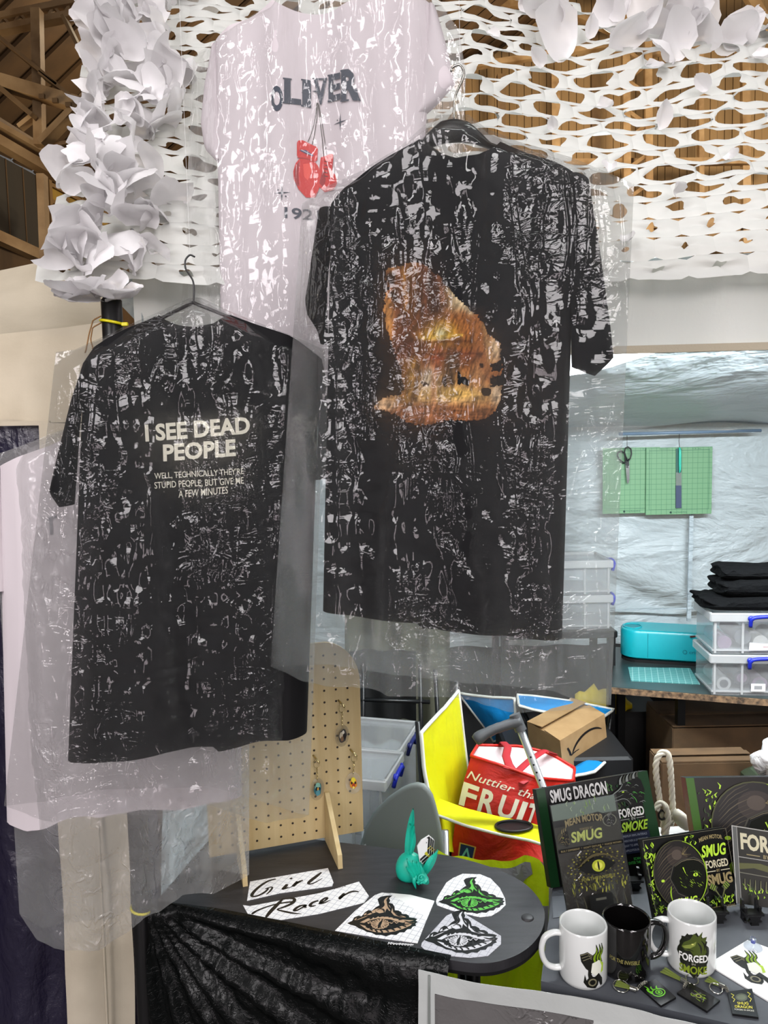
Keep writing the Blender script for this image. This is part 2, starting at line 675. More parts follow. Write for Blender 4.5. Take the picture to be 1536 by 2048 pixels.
wb = struct('wall_back', MB().box((3.2, 17.35, 6.2), (15, 0.1, 12.4)), WOOD_D, label='brown boarded end wall of the hall behind the net', cat='wall')
bw = 0.16
me_b = None
for i in range(52):
    x = 1.2 + i * bw
    if me_b is None:
        b0 = obj('board', MB().box((0, 0, 0), (bw - 0.012, 0.05, 9.5)), WOOD, wb); me_b = b0
        b = b0
    else:
        b = b0.copy(); COL.objects.link(b); b.parent = wb
    b.location = (x, 17.27 - 0.012 * (i % 3), 6.9)

HD = Vector((0.187, 0.982, 0)).normalized()      # the hall's long axis
E0 = Vector((-5.1, 10.2, 5.67))                  # a point on the left eave


def EV(t, dz=0.0, dx=0.0):
    return E0 + HD * t + Vector((dx, 0, dz))


# left wall of the hall, dark boarding below the eave
a, b = EV(-9), EV(9)
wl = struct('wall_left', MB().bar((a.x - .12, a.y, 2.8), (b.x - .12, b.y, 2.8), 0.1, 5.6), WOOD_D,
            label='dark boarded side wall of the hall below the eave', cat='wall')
# left roof slope and its boards
sl = Vector((1, -0.19, 0)).normalized()
r0, r1, r2, r3 = EV(-9) , EV(9), EV(9) + sl * 9 + Vector((0, 0, 6.3)), EV(-9) + sl * 9 + Vector((0, 0, 6.3))
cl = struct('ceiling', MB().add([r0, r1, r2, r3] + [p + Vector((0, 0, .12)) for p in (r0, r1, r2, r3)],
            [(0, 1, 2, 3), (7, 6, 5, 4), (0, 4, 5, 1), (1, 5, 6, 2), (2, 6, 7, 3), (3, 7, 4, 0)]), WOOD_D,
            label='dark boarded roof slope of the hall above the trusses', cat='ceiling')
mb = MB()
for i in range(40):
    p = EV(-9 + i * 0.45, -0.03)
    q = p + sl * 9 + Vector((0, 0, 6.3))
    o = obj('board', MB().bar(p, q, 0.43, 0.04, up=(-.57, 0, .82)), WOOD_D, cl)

# paned windows in the left wall
PANE = mat('lit_dusty_pane', srgb(150, 120, 55), rough=0.25, emit=0.25, var=(1.2, srgb(90, 66, 30)))
PANE_B = mat('bright_pane', srgb(225, 185, 95), rough=0.25, emit=0.75)
PANE_D = mat('dark_board_panel', srgb(44, 36, 28), rough=0.7, var=(2, srgb(30, 25, 20), (1, 1, .2)))
wpl = Plane((a.x, a.y), (b.x, b.y))
FR = mat('window_timber', srgb(120, 92, 56), rough=0.7)


def wrect(x0, y0, x1, y1):
    s0, za = wpl.px(x0, y0); s1, zb = wpl.px(x1, y1)
    return s0, s1, zb, za


def wbox(s0, s1, z0, z1, d0, d1):
    p = [wpl.pt(s, z, d) for d in (d0, d1) for z in (z0, z1) for s in (s0, s1)]
    return MB().add(p, [(0, 1, 3, 2), (6, 7, 5, 4), (0, 4, 5, 1), (2, 3, 7, 6), (0, 2, 6, 4), (1, 5, 7, 3)])


sA, _ = wpl.px(97, 420); sB, _ = wpl.px(215, 420)
_, zT = wpl.px(140, 392); _, zB = wpl.px(140, 545)
wz = [lerp(zB, zT, k / 5) for k in range(6)]
w1 = struct('window_1', wbox(sA - .1, sB + .1, zB - .1, zT + .1, -.02, 0.0), FR, label='tall many-paned hall window glowing yellow beside the net', cat='window')
nc = 4
for c in range(nc):
    for r in range(5):
        s0 = lerp(sA, sB, c / nc) + .03; s1 = lerp(sA, sB, (c + 1) / nc) - .03
        obj('pane', wbox(s0, s1, wz[r] + .03, wz[r + 1] - .03, 0.003, 0.012), PANE_B if r == 0 else PANE, w1)
for c in range(nc + 1):
    s = lerp(sA, sB, c / nc)
    obj('mullion', wbox(s - .035, s + .035, zB - .1, zT + .1, 0.0, 0.06), FR, w1)
for r in range(6):
    obj('transom', wbox(sA, sB, wz[r] - .028, wz[r] + .028, 0.0, 0.05), FR, w1)
s0, _ = wpl.px(-120, 400); s1, _ = wpl.px(80, 400); _, zT2 = wpl.px(40, 335); _, zB2 = wpl.px(40, 505)
w2 = struct('window_2', wbox(s0, s1, zB2, zT2, 0.0, 0.02), PANE_D, label='large dark boarded-up hall window under the eave', cat='window')
for k in (0.62, 0.8, .95):
    s = lerp(s0, s1, k)
    obj('batten', wbox(s - .01, s + .01, zB2, zT2, 0.02, 0.03), WOOD_D, w2)


def px_bar(mbx, x0, y0, x1, y1, y, w, dep=0.12, y1_=None):
    a = P(x0, y0, y); b = P(x1, y1, y1_ or y)
    mbx.bar(a, b, dep, w * y / FPX, up=(0, 0, 1)) if abs(a.z - b.z) < 3 * (a - b).length * .33 else mbx.bar(a, b, w * y / FPX, dep, up=(0, 1, 0))


def lattice(name, label, x0, y0, x1, y1, gap, y, cw, step, m, truss=None, yb=None):
    """two chords with a zigzag of flat bars between"""
    t = truss or thing(name, label, 'roof truss', P((x0 + x1) / 2, max(y0, y1) + gap, y), kind='structure')
    yb = yb or y
    A, B = P(x0, y0, y), P(x1, y1, yb)
    dn = Vector((0, 0, -gap * y / FPX))
    k = cw * y / FPX
    obj('chord', MB().bar(A, B, .12, k), m, t)
    obj('chord', MB().bar(A + dn, B + dn, .12, k), m, t)
    n = max(3, int(math.hypot(x1 - x0, y1 - y0) / step))
    for i in range(n):
        p = A.lerp(B, i / n) + (dn if i % 2 else Vector())
        q = A.lerp(B, (i + 1) / n) + (dn if not i % 2 else Vector())
        obj('lattice_bar', MB().bar(p, q, .05, k * .42), m, t)
    return t


lattice('roof_truss', 'riveted lattice roof girder crossing the top left corner', -60, 49, 380, -42, 22, 8.0, 11, 17, STEEL)
tb = lattice('roof_truss', 'lattice strut meeting the post left of the white net', 95, 297, 300, 256, 13, 7.8, 7, 13, STEEL)
tc_ = lattice('roof_truss', 'long lattice purlin running under the eave on the left', -40, 222, 260, 408, 16, 9.2, 12, 19, STEEL_SHADED, yb=11.0)
td = thing('roof_truss', 'heavy bolted timber roof beams with post and diagonal brace at left', 'roof truss', P(80, 290, 7.6), kind='structure')
for nm, x0, y0, x1, y1, w in (('tie_beam', -60, 146, 300, 252, 23), ('rafter', -40, 232, 260, 405, 11),
                              ('wall_plate', -40, 262, 240, 424, 20), ('diagonal_brace', 85, 288, 300, 66, 11),
                              ('sill_beam', -40, 458, 240, 585, 22), ('rod', 130, 38, 192, 162, 6), ('tie_rod', 203, 174, 290, 158, 5),
                              ('second_brace', -30, 150, 70, 235, 8), ('purlin', -20, 60, 120, 175, 6), ('purlin', 84, 150, 230, 260, 6)):
    A, B = P(x0, y0, 7.6), P(x1, y1, 7.6 if nm not in ('rafter', 'wall_plate', 'sill_beam') else 9.4)
    if nm in ('rafter', 'wall_plate', 'sill_beam'): A = P(x0, y0, 8.4)
    obj(nm, MB().bar(A, B, .16, w * 7.8 / FPX, up=(0, 0, 1)), STEEL if w > 8 else STEEL_SHADED, td)
for nm, x0, y0, x1, y1, w in (('post', 74, 20, 80, 292, 17), ('rod', 195, 20, 196, 166, 6), ('window_post', 84, 350, 92, 560, 14), ('second_brace', 40, 256, 70, 232, 8)):
    obj(nm, MB().bar(P(x0, y0, 7.7), P(x1, y1, 7.7), w * 7.7 / FPX, .1, up=(0, 1, 0)), STEEL, td)
for k in range(5):
    p = P(lerp(84, 190, k / 4.), lerp(193, 226, k / 4.), 7.5)
    obj('bolt_plate', MB().box(p, (.05, .03, .04)), STEEL_SHADED, td)

# right part of the hall: lattice column, rails and braces in front of the boarded wall
tl_ = thing('lattice_column', 'tan lattice steel column standing behind the white net', 'column', P(1270, 640, 15.5), kind='structure')
for dx in (0, 44):
    obj('column_flange', MB().bar(P(1250 + dx, -60, 15.5), P(1256 + dx, 640, 15.5), .14, .1, up=(0, 1, 0)), STEEL, tl_)
for k in range(22):
    y0 = -50 + k * 30
    xa, xb = (1252, 1294) if k % 2 else (1294, 1252)
    obj('lattice_bar', MB().bar(P(xa, y0, 15.5), P(xb, y0 + 30, 15.5), .07, .05, up=(0, 1, 0)), STEEL, tl_)
tr_ = thing('roof_truss', 'tan braces and rails of the end wall at top right', 'roof truss', P(1400, 100, 15.8), kind='structure')
for nm, x0, y0, x1, y1, w in (('rail', 1300, 92, 1600, 44, 12), ('rail', 1300, 108, 1600, 66, 10), ('rail', 900, 140, 1250, 86, 10), ('brace', 1050, -14, 1255, 78, 9), ('brace', 1300, 70, 1400, -14, 8),
                              ('brace', 1492, -20, 1560, 98, 20), ('rail', 700, 330, 1600, 322, 12), ('rail', 700, 456, 1600, 446, 16), ('rail', 900, 30, 1060, 2, 14)):
    obj(nm, MB().bar(P(x0, y0, 15.8), P(x1, y1, 15.8), .14, w * 15.8 / FPX), STEEL, tr_)
for x in (1002, 1110, 1190, 1400, 1490):
    obj('post', MB().bar(P(x, 100 if x > 1300 else 150, 15.9), P(x + 3, 640, 15.9), .16 if x != 1400 else .1, .12, up=(0, 1, 0)), STEEL_SHADED if x in (1002, 1190) else STEEL, tr_)

# =================================================================== NEIGHBOUR'S STALL
CANVAS = cloth('beige_canvas', srgb(226, 214, 192), tl=0.2, rough=0.85, var=(5, srgb(206, 194, 172)), bump=[('noise', 6, .35, .02, U), ('noise', 160, .15, .002, U)])
NAVY = mat('navy_woven_tarp', srgb(34, 30, 52), rough=0.26, spec=0.9, bump=[('noise', 5, .9, .05, (1, 1, .5)), ('ridge', 16, .5, .02, (1, 1, .6)), ('noise', 230, .5, .002, (1, 1, 1))])
nt_ = thing('market_tent', "neighbour's beige canvas market tent left of the black pole", 'tent', (-1.4, 2.15, 0))


def quadgrid(c, nx, ny, disp=None):
    """bilinear patch from corners bl, br, tr, tl (3-d)"""
    bl, br, tr, tl = [np.array(p) for p in c]
    u, v = np.meshgrid(np.linspace(0, 1, nx + 1), np.linspace(0, 1, ny + 1))
    G = ((1 - u) * (1 - v))[..., None] * bl + (u * (1 - v))[..., None] * br + (u * v)[..., None] * tr + ((1 - u) * v)[..., None] * tl
    if disp is not None:
        n = np.cross(br - bl, tl - bl); n = n / np.linalg.norm(n)
        G = G + n * disp(u, v)[..., None]
    return G


lo_ = resample([P(-200, 690, 2.10), P(0, 668, 2.10), P(130, 655, 2.10), P(232, 640, 2.10)], 41)
up_ = resample([P(-200, 560, 2.45), P(0, 541, 2.45), P(75, 525, 2.45), P(130, 548, 2.42), P(200, 590, 2.36), P(240, 612, 2.34)], 41)
g = np.array([lerp(lo_, up_, t) + np.array([0, 0, -.03 * math.sin(math.pi * t)]) + np.stack([np.zeros(41), np.zeros(41), .006 * np.sin(np.arange(41) * .5) * math.sin(math.pi * t)], 1) for t in np.linspace(0, 1, 11)])
obj('roof_panel', MB().grid(g), CANVAS, nt_, smooth=True)
vb_ = resample([P(-200, 850, 2.08), P(0, 847, 2.08), P(250, 842, 2.08)], 41)
g = np.array([lerp(vb_, lo_, t) + np.stack([np.zeros(41), -.012 * (1 - t) * np.sin(np.arange(41) * .6), np.zeros(41)], 1) for t in np.linspace(0, 1, 13)])
obj('valance', MB().grid(g), CANVAS, nt_, smooth=True)
obj('valance_hem', MB().bar(P(-160, 850, 2.06), P(100, 846, 2.06), .010, .012), CANVAS, nt_)
g = quadgrid((P(152, 2250, 1.99), P(274, 2250, 1.99), P(235, 846, 2.04), P(84, 846, 2.04)), 16, 60,
             lambda u, v: .02 * np.sin(u * 5 + v * 2) + .02 * vn(u * 3, v * 9, 9))
obj('leg_sleeve', MB().grid(g), CANVAS, nt_, smooth=True)
pa, pb = P(224, 2250, 1.965), P(160, 850, 2.02)
obj('sleeve_seam', MB().tube([pa.lerp(pb, k / 10) for k in range(11)], .004, 6), CANVAS, nt_, smooth=True)
g = quadgrid((P(-300, 2300, 2.09), P(330, 2300, 2.09), P(300, 835, 2.11), P(-300, 840, 2.11)), 70, 90,
             lambda u, v: .02 * np.sin(u * 34 + 3 * vn(u * 4, v * 3, 2)) * (.4 + .6 * (1 - v)) + .02 * vn(u * 14, v * 16, 4))
nv = obj('tarpaulin', MB().grid(g), NAVY, None, smooth=True)
tag(nv, 'dark navy woven tarpaulin hanging behind the beige tent leg', 'tarpaulin')

# =================================================================== OWN STALL
TARP = cloth('white_pe_tarp', srgb(206, 218, 224), tl=0.22, rough=0.34, spec=0.6,
             bump=[('noise', 2.2, .9, .12, (1, 1, 2.2)), ('ridge', 6, .45, .03, (1, 1, 1.6)), ('noise', 30, .3, .008, (1, 1, 1.5))])
VAL = cloth('white_valance_fabric', srgb(222, 222, 216), tl=0.25, rough=0.6, bump=[('noise', 9, .3, .02, (1, 1, .25)), ('noise', 90, .2, .003, U)])
BLACKM = mat('black_powder_coat', srgb(16, 16, 17), rough=0.35)
gz = thing('gazebo', 'white tarpaulin gazebo stall on a black pole', 'tent', (-0.52, 1.52, 0))
pt_, pbm = P(222, 540, 1.5), P(294, 2200, 1.5)
px0, py0 = P(258, 1300, 1.5).x, 1.5
POLE = (px0, py0)
mb = MB(); mb.lathe([(0.0195, 0.0), (0.0195, 1.955), (0.014, 1.962), (0.0, 1.962)], 20, Matrix.Translation((px0, py0, 0)))
obj('pole', mb, BLACKM, gz, smooth=40)
obj('pole_foot', MB().box((px0, py0, .006), (.09, .09, .012), bev=.003), BLACKM, gz)
# valance along the front
u, v = np.meshgrid(np.linspace(0, 1, 161), np.linspace(0, 1, 15))
X = lerp(px0 - .01, 2.3, u)
G = np.stack([X, 1.655 + .012 * np.sin(X * 23) + .016 * vn(X * 6, v * 2, 1) - .01 * v, lerp(1.852, 2.035, v) + 0.012 * X * .6], -1)
obj('valance', MB().grid(G), VAL, gz, smooth=True)
HEM = mat('tan_webbing', srgb(176, 166, 146), rough=0.8, bump=[('noise', 200, .4, .002, U)])
obj('hem_webbing', MB().bar((px0, 1.648, 1.853), (2.3, 1.648, 1.869), .008, .016), HEM, gz)
# roof panel sloping back, back wall and side wall
u, v = np.meshgrid(np.linspace(0, 1, 61), np.linspace(0, 1, 41))
X = lerp(-.62, 2.9, u); Y = lerp(1.70, 3.86, v)
G = np.stack([X, Y, lerp(2.08, 1.745, v) - .05 * np.sin(v * 3.1) - .035 * vn(X * 3, Y * 4, 8) + .01 * X], -1)
obj('roof_panel', MB().grid(G), TARP, gz, smooth=True)
u, v = np.meshgrid(np.linspace(0, 1, 90), np.linspace(0, 1, 70))
X = lerp(-.75, 2.95, u); Z = lerp(0.0, 1.78, v)
G = np.stack([X, 3.84 + .05 * vn(X * 2 + Z, Z * 3 - X, 8) + .06 * np.exp(-((Z - .95 + (X - 1.1) * .45) / .07) ** 2), Z], -1)
obj('back_wall', MB().grid(G, flip=True), TARP, gz, smooth=True)
pz = P(1378, 1040, 3.84)
obj('wall_seam', MB().bar((pz.x, 3.825, .75), (pz.x + .006, 3.825, 1.42), .02, .01, up=(0, 1, 0)), TARP, gz)
zc = P(1400, 1216, 3.84).z
obj('wall_seam', MB().bar((pz.x - .5, 3.84, zc), (pz.x + .5, 3.84, zc), .012, .008), TARP, gz)
zb = P(1380, 866, 3.7)
BLUEP = mat('grey_blue_tube', srgb(118, 138, 160), rough=0.4)
obj('crossbar', MB().tube([P(1238, 868, 3.72), P(1522, 861, 3.72)], .008, 10), BLUEP, gz, smooth=True)
obj('roof_batten', MB().bar(P(1236, 838, 3.75), P(1640, 828, 3.75), .012, .008), TARP, gz)
u, v = np.meshgrid(np.linspace(0, 1, 60), np.linspace(0, 1, 40))
Y = lerp(1.60, 3.84, u); Z = lerp(0.0, 1.95, v)
G = np.stack([px0 - .03 - .1 * u + .03 * np.sin(Y * 9) + .03 * vn(Y * 5, Z * 3, 4), Y, Z - .2 * u * v], -1)
obj('side_wall', MB().grid(G, flip=True), TARP, gz, smooth=True)

TIE = mat('yellow_nylon', srgb(226, 214, 20), rough=0.35)
for nm, py, lab in (('cable_tie', 645, 'yellow cable tie high on the black pole under the net'), ('cable_tie', 1816, 'yellow cable tie low on the black pole at the table corner')):
    c = P(245 if py < 1000 else 284, py, 1.5)
    t = thing(nm, lab, 'cable tie', (px0, py0, c.z))
    obj('strap', MB().tube([(px0 + .0215 * math.cos(q), py0 + .0215 * math.sin(q), c.z - .004 * math.cos(q)) for q in np.linspace(0, 2 * math.pi, 20, endpoint=False)], .0028, 6, closed=True), TIE, t, smooth=True)
    obj('lock', MB().box((px0 + .027, py0 - .01, c.z - .005), (.012, .007, .007), bev=.001), TIE, t)
TW = mat('jute_twine', srgb(150, 112, 70), rough=0.9)
tw = MB()
for k, (pp) in enumerate(([(202, 632), (186, 640), (178, 668), (172, 700), (170, 706)], [(203, 645), (185, 655), (181, 680), (187, 700), (184, 697)])):
    q = resample([P(*p, 1.49) for p in pp], 14)
    tw.tube(q, .0014, 5)
tag(obj('twine', tw, TW, None, smooth=True), 'loose brown twine loops tied to the black pole', 'twine')

# =================================================================== TABLES
TZ = 0.76
TOPM = mat('dark_woodgrain_top', srgb(52, 51, 54), rough=0.42, var=(9, srgb(40, 39, 42), (1.2, 9, 1)), bump=[('noise', 60, .12, .002, (1, 8, 1))])
EDGEM = mat('black_edge_band', srgb(24, 24, 25), rough=0.4)
GREYT = mat('grey_table_cover', srgb(80, 83, 89), rough=0.55, var=(4, srgb(66, 69, 75)), bump=[('noise', 5, .3, .02, U)])
lt = thing('display_table', 'dark wood-grain table with rounded end and black sheet front', 'table', (0, 1.6, 0))
out_px = [(312, 1803), (500, 1838), (700, 1879), (840, 1908), (900, 1920), (945, 1926), (985, 1925), (1022, 1915), (1053, 1898), (1077, 1873), (1088, 1847), (1088, 1820),
          (1074, 1792), (1048, 1766), (1010, 1745), (960, 1727), (910, 1714), (870, 1707), (725, 1690)]
out_px = out_px[:4] + [(v.x, v.y) for v in spline([(x, y, 0) for x, y in out_px[4:18]], 60)] + out_px[18:]
pl = [PZ(x, y, TZ) for x, y in out_px]
d = (pl[-1] - pl[-2]).normalized()
pl.append(pl[-1] + d * .36)
obj('tabletop', MB().prism(pl, (0, 0, 1), .018), [TOPM], lt)
obj('edge_band', MB().prism([Vector((p.x, p.y, TZ - .0182)) for p in pl], (0, 0, 1), .006), EDGEM, lt)
for x, y in ((-.36, 1.62), (-.3, 1.74), (.16, 1.47), (.16, 1.64)):
    obj('leg', MB().tube([(x, y, TZ - .024), (x, y, 0)], .016, 10), BLACKM, lt, smooth=True)
c = PZ(1055, 1836, TZ)
mb = MB(); mb.lathe([(0.0, .0035), (.009, .0032), (.0115, .0018), (.0122, 0)], 24, Matrix.Translation(c))
obj('bolt_cap', mb, mat('grey_cap', srgb(48, 47, 49), rough=.45), lt, smooth=True)
# glitter scuffs lying at the sheet edge are left to the material

rt = thing('display_table', 'grey-topped table carrying mugs and framed signs', 'table', (.5, 1.5, 0))
pr = [PZ(1082, 1962, TZ - .012), PZ(1560, 2070, TZ - .012), PZ(1700, 1700, TZ - .012), PZ(1118, 1672, TZ - .012)]
obj('tabletop', MB().prism(pr, (0, 0, 1), .03), GREYT, rt)
for x, y in ((.35, 1.38), (.46, 1.70), (.585, 1.30), (.96, 1.70)):
    obj('leg', MB().tube([(x, y, TZ - .04), (x, y, 0)], .016, 10), BLACKM, rt, smooth=True)

# black plastic sheet over the front edge of the left table
BSHEET = mat('black_polythene', srgb(6, 8, 8), rough=0.26, spec=0.2,
             bump=[('noise', 9, .25, .03, (1, 1, 1)), ('ridge', 30, .16, .008, (1, 1, 1.2)), ('crease', 70, .35, .0015, (1, 1, 1.3))])
gp = P(305, 1806, 1.49)
nu, nv_ = 150, 110
e = resample([(p.x, p.y) for p in pl[:5]], nu + 1)
G = np.zeros((nv_ + 1, nu + 1, 3))
tdir = (pl[3] - pl[0]).normalized(); nrm = Vector((tdir.y, -tdir.x, 0))
for j in range(nv_ + 1):
    t = j / nv_
    for i in range(nu + 1):
        uu = i / nu
        x, y = e[i]
        if t < .06:      # lies on the tabletop
            k = (1 - t / .06)
            off, z = -.011 * k * min(1, uu * 5), TZ + .0025
        else:
            dd = (t - .06) / .94 * .74
            off = .006 + .02 * (1 - math.exp(-dd * 9)); z = TZ + .002 - dd
        G[j, i] = (x + nrm.x * off, y + nrm.y * off, z)
r_ = np.hypot(e[:, 0] - gp.x, e[:, 1] - gp.y)[None, :]
dz = TZ - G[..., 2]
ang = np.arctan2(np.maximum(dz, 0), np.broadcast_to(r_ + 1e-3, dz.shape))
rad = np.sqrt(r_ ** 2 + dz ** 2)
fold = .020 * np.sin(ang * 26 + 2 * vn(ang * 5, rad * 3, 3)) * np.minimum(rad / .25, 1) * np.exp(-rad / .55) * (dz > .004)
fold += .012 * vn(G[..., 0] * 14, dz * 9, 2) * np.minimum(dz / .05, 1) + .006 * ridge(G[..., 0] * 40, dz * 36, 6) * np.minimum(dz / .03, 1)
G[..., 0] += nrm.x * np.abs(fold); G[..., 1] += nrm.y * np.abs(fold)
# draw the corner in to the pole
pull = np.exp(-(np.linspace(0, 1, nu + 1) / .05) ** 2)[None, :] * np.exp(-dz / .5)
G[..., 2] += .02 * pull * (dz > .01)
bs = obj('plastic_sheet', MB().grid(G, flip=True), BSHEET, None, smooth=True)
tag(bs, 'shiny black plastic sheet draped over the front table edge', 'sheet')

# =================================================================== CAMOUFLAGE NET
NETM = cloth('white_net_fabric', srgb(212, 213, 209), tl=0.2, rough=0.42, spec=0.3)
NETM_BRIGHT = cloth('brightened_net_fabric', srgb(246, 244, 245), tl=0.3, rough=0.42, spec=0.3)  # same net fabric, brighter light on the ruffles put into the colour
PHI = math.radians(29)
NSL = np.array([0, math.sin(PHI), math.cos(PHI)])
NNR = np.array([0, -math.cos(PHI), math.sin(PHI)])
NB = np.array([0, 1.575, 1.985])


def netpt(a, b, d=0.0):
    a = np.asarray(a, float)
    base = NB + NSL * np.asarray(b, float)[..., None] + NNR * np.asarray(d, float)[..., None]
    base = np.array(np.broadcast_to(base, a.shape + (3,)))
    base[..., 0] += a
    return base


def nd0(a, b):
    return .03 * vn(a * 5, b * 6, 11) + .012 * vn(a * 17, b * 23, 12) + .012 * np.sin(a * 9)


A0, A1 = -.56, 1.62
CW, CH = .118, .05


def btop(a):
    return 1.12 if a < .28 else max(.705, .88 - (a - .36) * .55) + .012 * math.sin(a * 21)


nm_ = MB()
K = 20
th = np.linspace(0, 2 * math.pi, K, endpoint=False)
rows = int(1.15 / CH)
for r in range(rows):
    for c in range(-1, int((A1 - A0) / CW) + 1):
        a0 = A0 + c * CW + (CW / 2 if r % 2 else 0)
        b0 = r * CH
        if b0 > btop(a0 + CW / 2): continue
        cx, cy = a0 + CW / 2, b0 + CH / 2
        # outer ring walks the cell border, inner ring is the slit
        ct, st = np.cos(th), np.sin(th)
        sc = 1 / np.maximum(np.abs(ct), np.abs(st))
        oa, ob = cx + ct * sc * CW / 2, cy + st * sc * CH / 2
        low = min(1, max(0.0, (b0 - .10) / .12))
        if a0 < -.33 : low *= .55
        hw = CW * (.29 + .14 * random.random()) * (.25 + .75 * low)
        hh = CH * (.12 + .17 * random.random()) * low + .0008
        sk = random.uniform(-.5, .5)
        n1, n2 = random.random() * 9, random.random() * 9
        wob = 1 + .28 * np.sin(th * 2 + n1) + .16 * np.sin(th * 3 + n2)
        ia = cx + ct * hw * wob
        ib = cy + st * hh * wob + sk * hh * np.cos(th) + .3 * hh * np.cos(th * 2 + n1)
        d_o = nd0(oa, ob)
        flare = random.uniform(.003, .016)
        d_i = nd0(ia, ib) + np.where(st > 0, flare * np.abs(st), -.35 * flare * np.abs(st)) + .004 * np.sin(th * 3 + n2)
        ma, mb_ = (oa * .5 + ia * .5), (ob * .5 + ib * .5)
        d_m = (d_o + d_i) / 2 + .004
        base = len(nm_.v)
        for A_, B_, D_ in ((oa, ob, d_o), (ma, mb_, d_m), (ia, ib, d_i)):
            nm_.v += [tuple(p) for p in netpt(A_, B_, D_)]
        for q in range(2):
            for k in range(K):
                i, j = base + q * K + k, base + q * K + (k + 1) % K
                nm_.f.append((i, j, j + K, i + K)); nm_.m.append(0)
net = thing('camouflage_net', 'white camouflage net of slit fabric draped over the stall front', 'net', (0.5, 1.7, 1.99))
obj('netting', nm_, NETM, net, smooth=True)


def petal(seed, w, l, curl, point):
    rg = random.Random(seed)
    nu, nv = 6, 8
    G = np.zeros((nv + 1, nu + 1, 3))
    tw = rg.uniform(-.6, .6)
    for j in range(nv + 1):
        t = j / nv
        wid = w * (math.sin(math.pi * min(.98, .22 + t * (.78 if point else .55))) ** .8)
        for i in range(nu + 1):
            s = i / nu - .5
            x = s * wid + .1 * l * math.sin(t * 3 + seed)
            z = l * t * (1 - .12 * t)
            y = .16 * wid * math.sin(s * 9 + seed * 2) * t - curl * l * t * t - .35 * wid * (s * 2) ** 2 * rg.choice((.8, 1)) + tw * s * wid * t + .05 * l * math.sin(t * 7 + s * 5 + seed)
            G[j, i] = (x, y, z)
    return MB().grid(G)


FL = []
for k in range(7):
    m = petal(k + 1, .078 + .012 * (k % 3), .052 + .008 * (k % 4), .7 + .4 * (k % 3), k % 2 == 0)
    o = obj('leaf_flap', m, NETM_BRIGHT, net, smooth=True)
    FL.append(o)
_used = [False] * len(FL)


def flap(a, b, d, rx, ry, rz, s, kind=None, nar=1.0):
    k = random.randrange(len(FL)) if kind is None else kind
    if not _used[k]:
        o = FL[k]; _used[k] = True
    else:
        o = FL[k].copy(); COL.objects.link(o); o.parent = net
        o.matrix_parent_inverse = FL[k].matrix_parent_inverse.copy()
    p = netpt(np.array(a), np.array(b), np.array(d))
    o.location = tuple(p)
    o.rotation_euler = (rx, ry, rz)
    o.scale = (s * nar, s, s)


rg = random.Random(3)
# dense gathered edge on the left, running up the slope
for k in range(160):
    b = 1.06 - 1.06 * (k + rg.uniform(-2, 2)) / 160
    q = rg.uniform(0, 1)
    a = -.625 + q * .17 + .02 * math.sin(b * 14)
    d = .075 * math.sin(math.pi * min(1, q * .85 + .15)) + rg.uniform(-.01, .025)
    # petals open downwards and outwards like overlapping ruffles
    flap(a, max(b, .03), d, rg.uniform(-.3, 1.3), rg.uniform(-2.6, -.5) if q < .45 else rg.uniform(-1.3, 2.4), rg.uniform(-.9, .7), rg.uniform(.68, .98), rg.randrange(7))
for k in range(9):
    flap(-.585 + .013 * k, rg.uniform(-.055, .0), .04 + .02 * rg.random(), rg.uniform(.1, .5), rg.uniform(2.7, 3.5), rg.uniform(-.5, .5), rg.uniform(.8, 1.05))
# small tabs at the knots of the open netting
n = 0
for r in range(2, rows):
    for c in range(int((A1 - A0) / CW) + 1):
        if (r + 2 * c) % 4 or n > 96: continue
        a0 = A0 + c * CW + (CW / 2 if r % 2 else 0)
        b0 = r * CH
        if a0 < .2 or b0 > btop(a0) or rg.random() < .12: continue
        flap(a0, b0, nd0(a0, b0) + .012, rg.uniform(-.2, .6), rg.uniform(-.9, .9) + (math.pi if rg.random() < .5 else 0), rg.uniform(-.5, .5), rg.uniform(.55, .8), rg.choice((0, 2, 4, 6)), .55); n += 1
# spiky folded clumps along the top
for k in range(46):
    a = rg.uniform(.3, 1.25)
    flap(a, btop(a) - rg.uniform(-.03, .13), .02 + rg.uniform(0, .03), rg.uniform(-.5, 1.0), rg.uniform(-1.5, 1.5), rg.uniform(-1, 1), rg.uniform(.8, 1.45), rg.choice((0, 2, 4, 6)))
for u_, o in zip(_used, FL):
    if not u_: bpy.data.objects.remove(o)

# =================================================================== GARMENTS
COTB = mat('black_cotton', srgb(15, 15, 17), rough=0.85, spec=0.25, sheen=0.0, bump=[('noise', 500, .2, .0006, U), ('noise', 14, .2, .01, U)])
COTW = cloth('white_cotton', srgb(226, 217, 221), tl=0.22, rough=0.9, spec=0.2, bump=[('noise', 500, .15, .0006, U)])


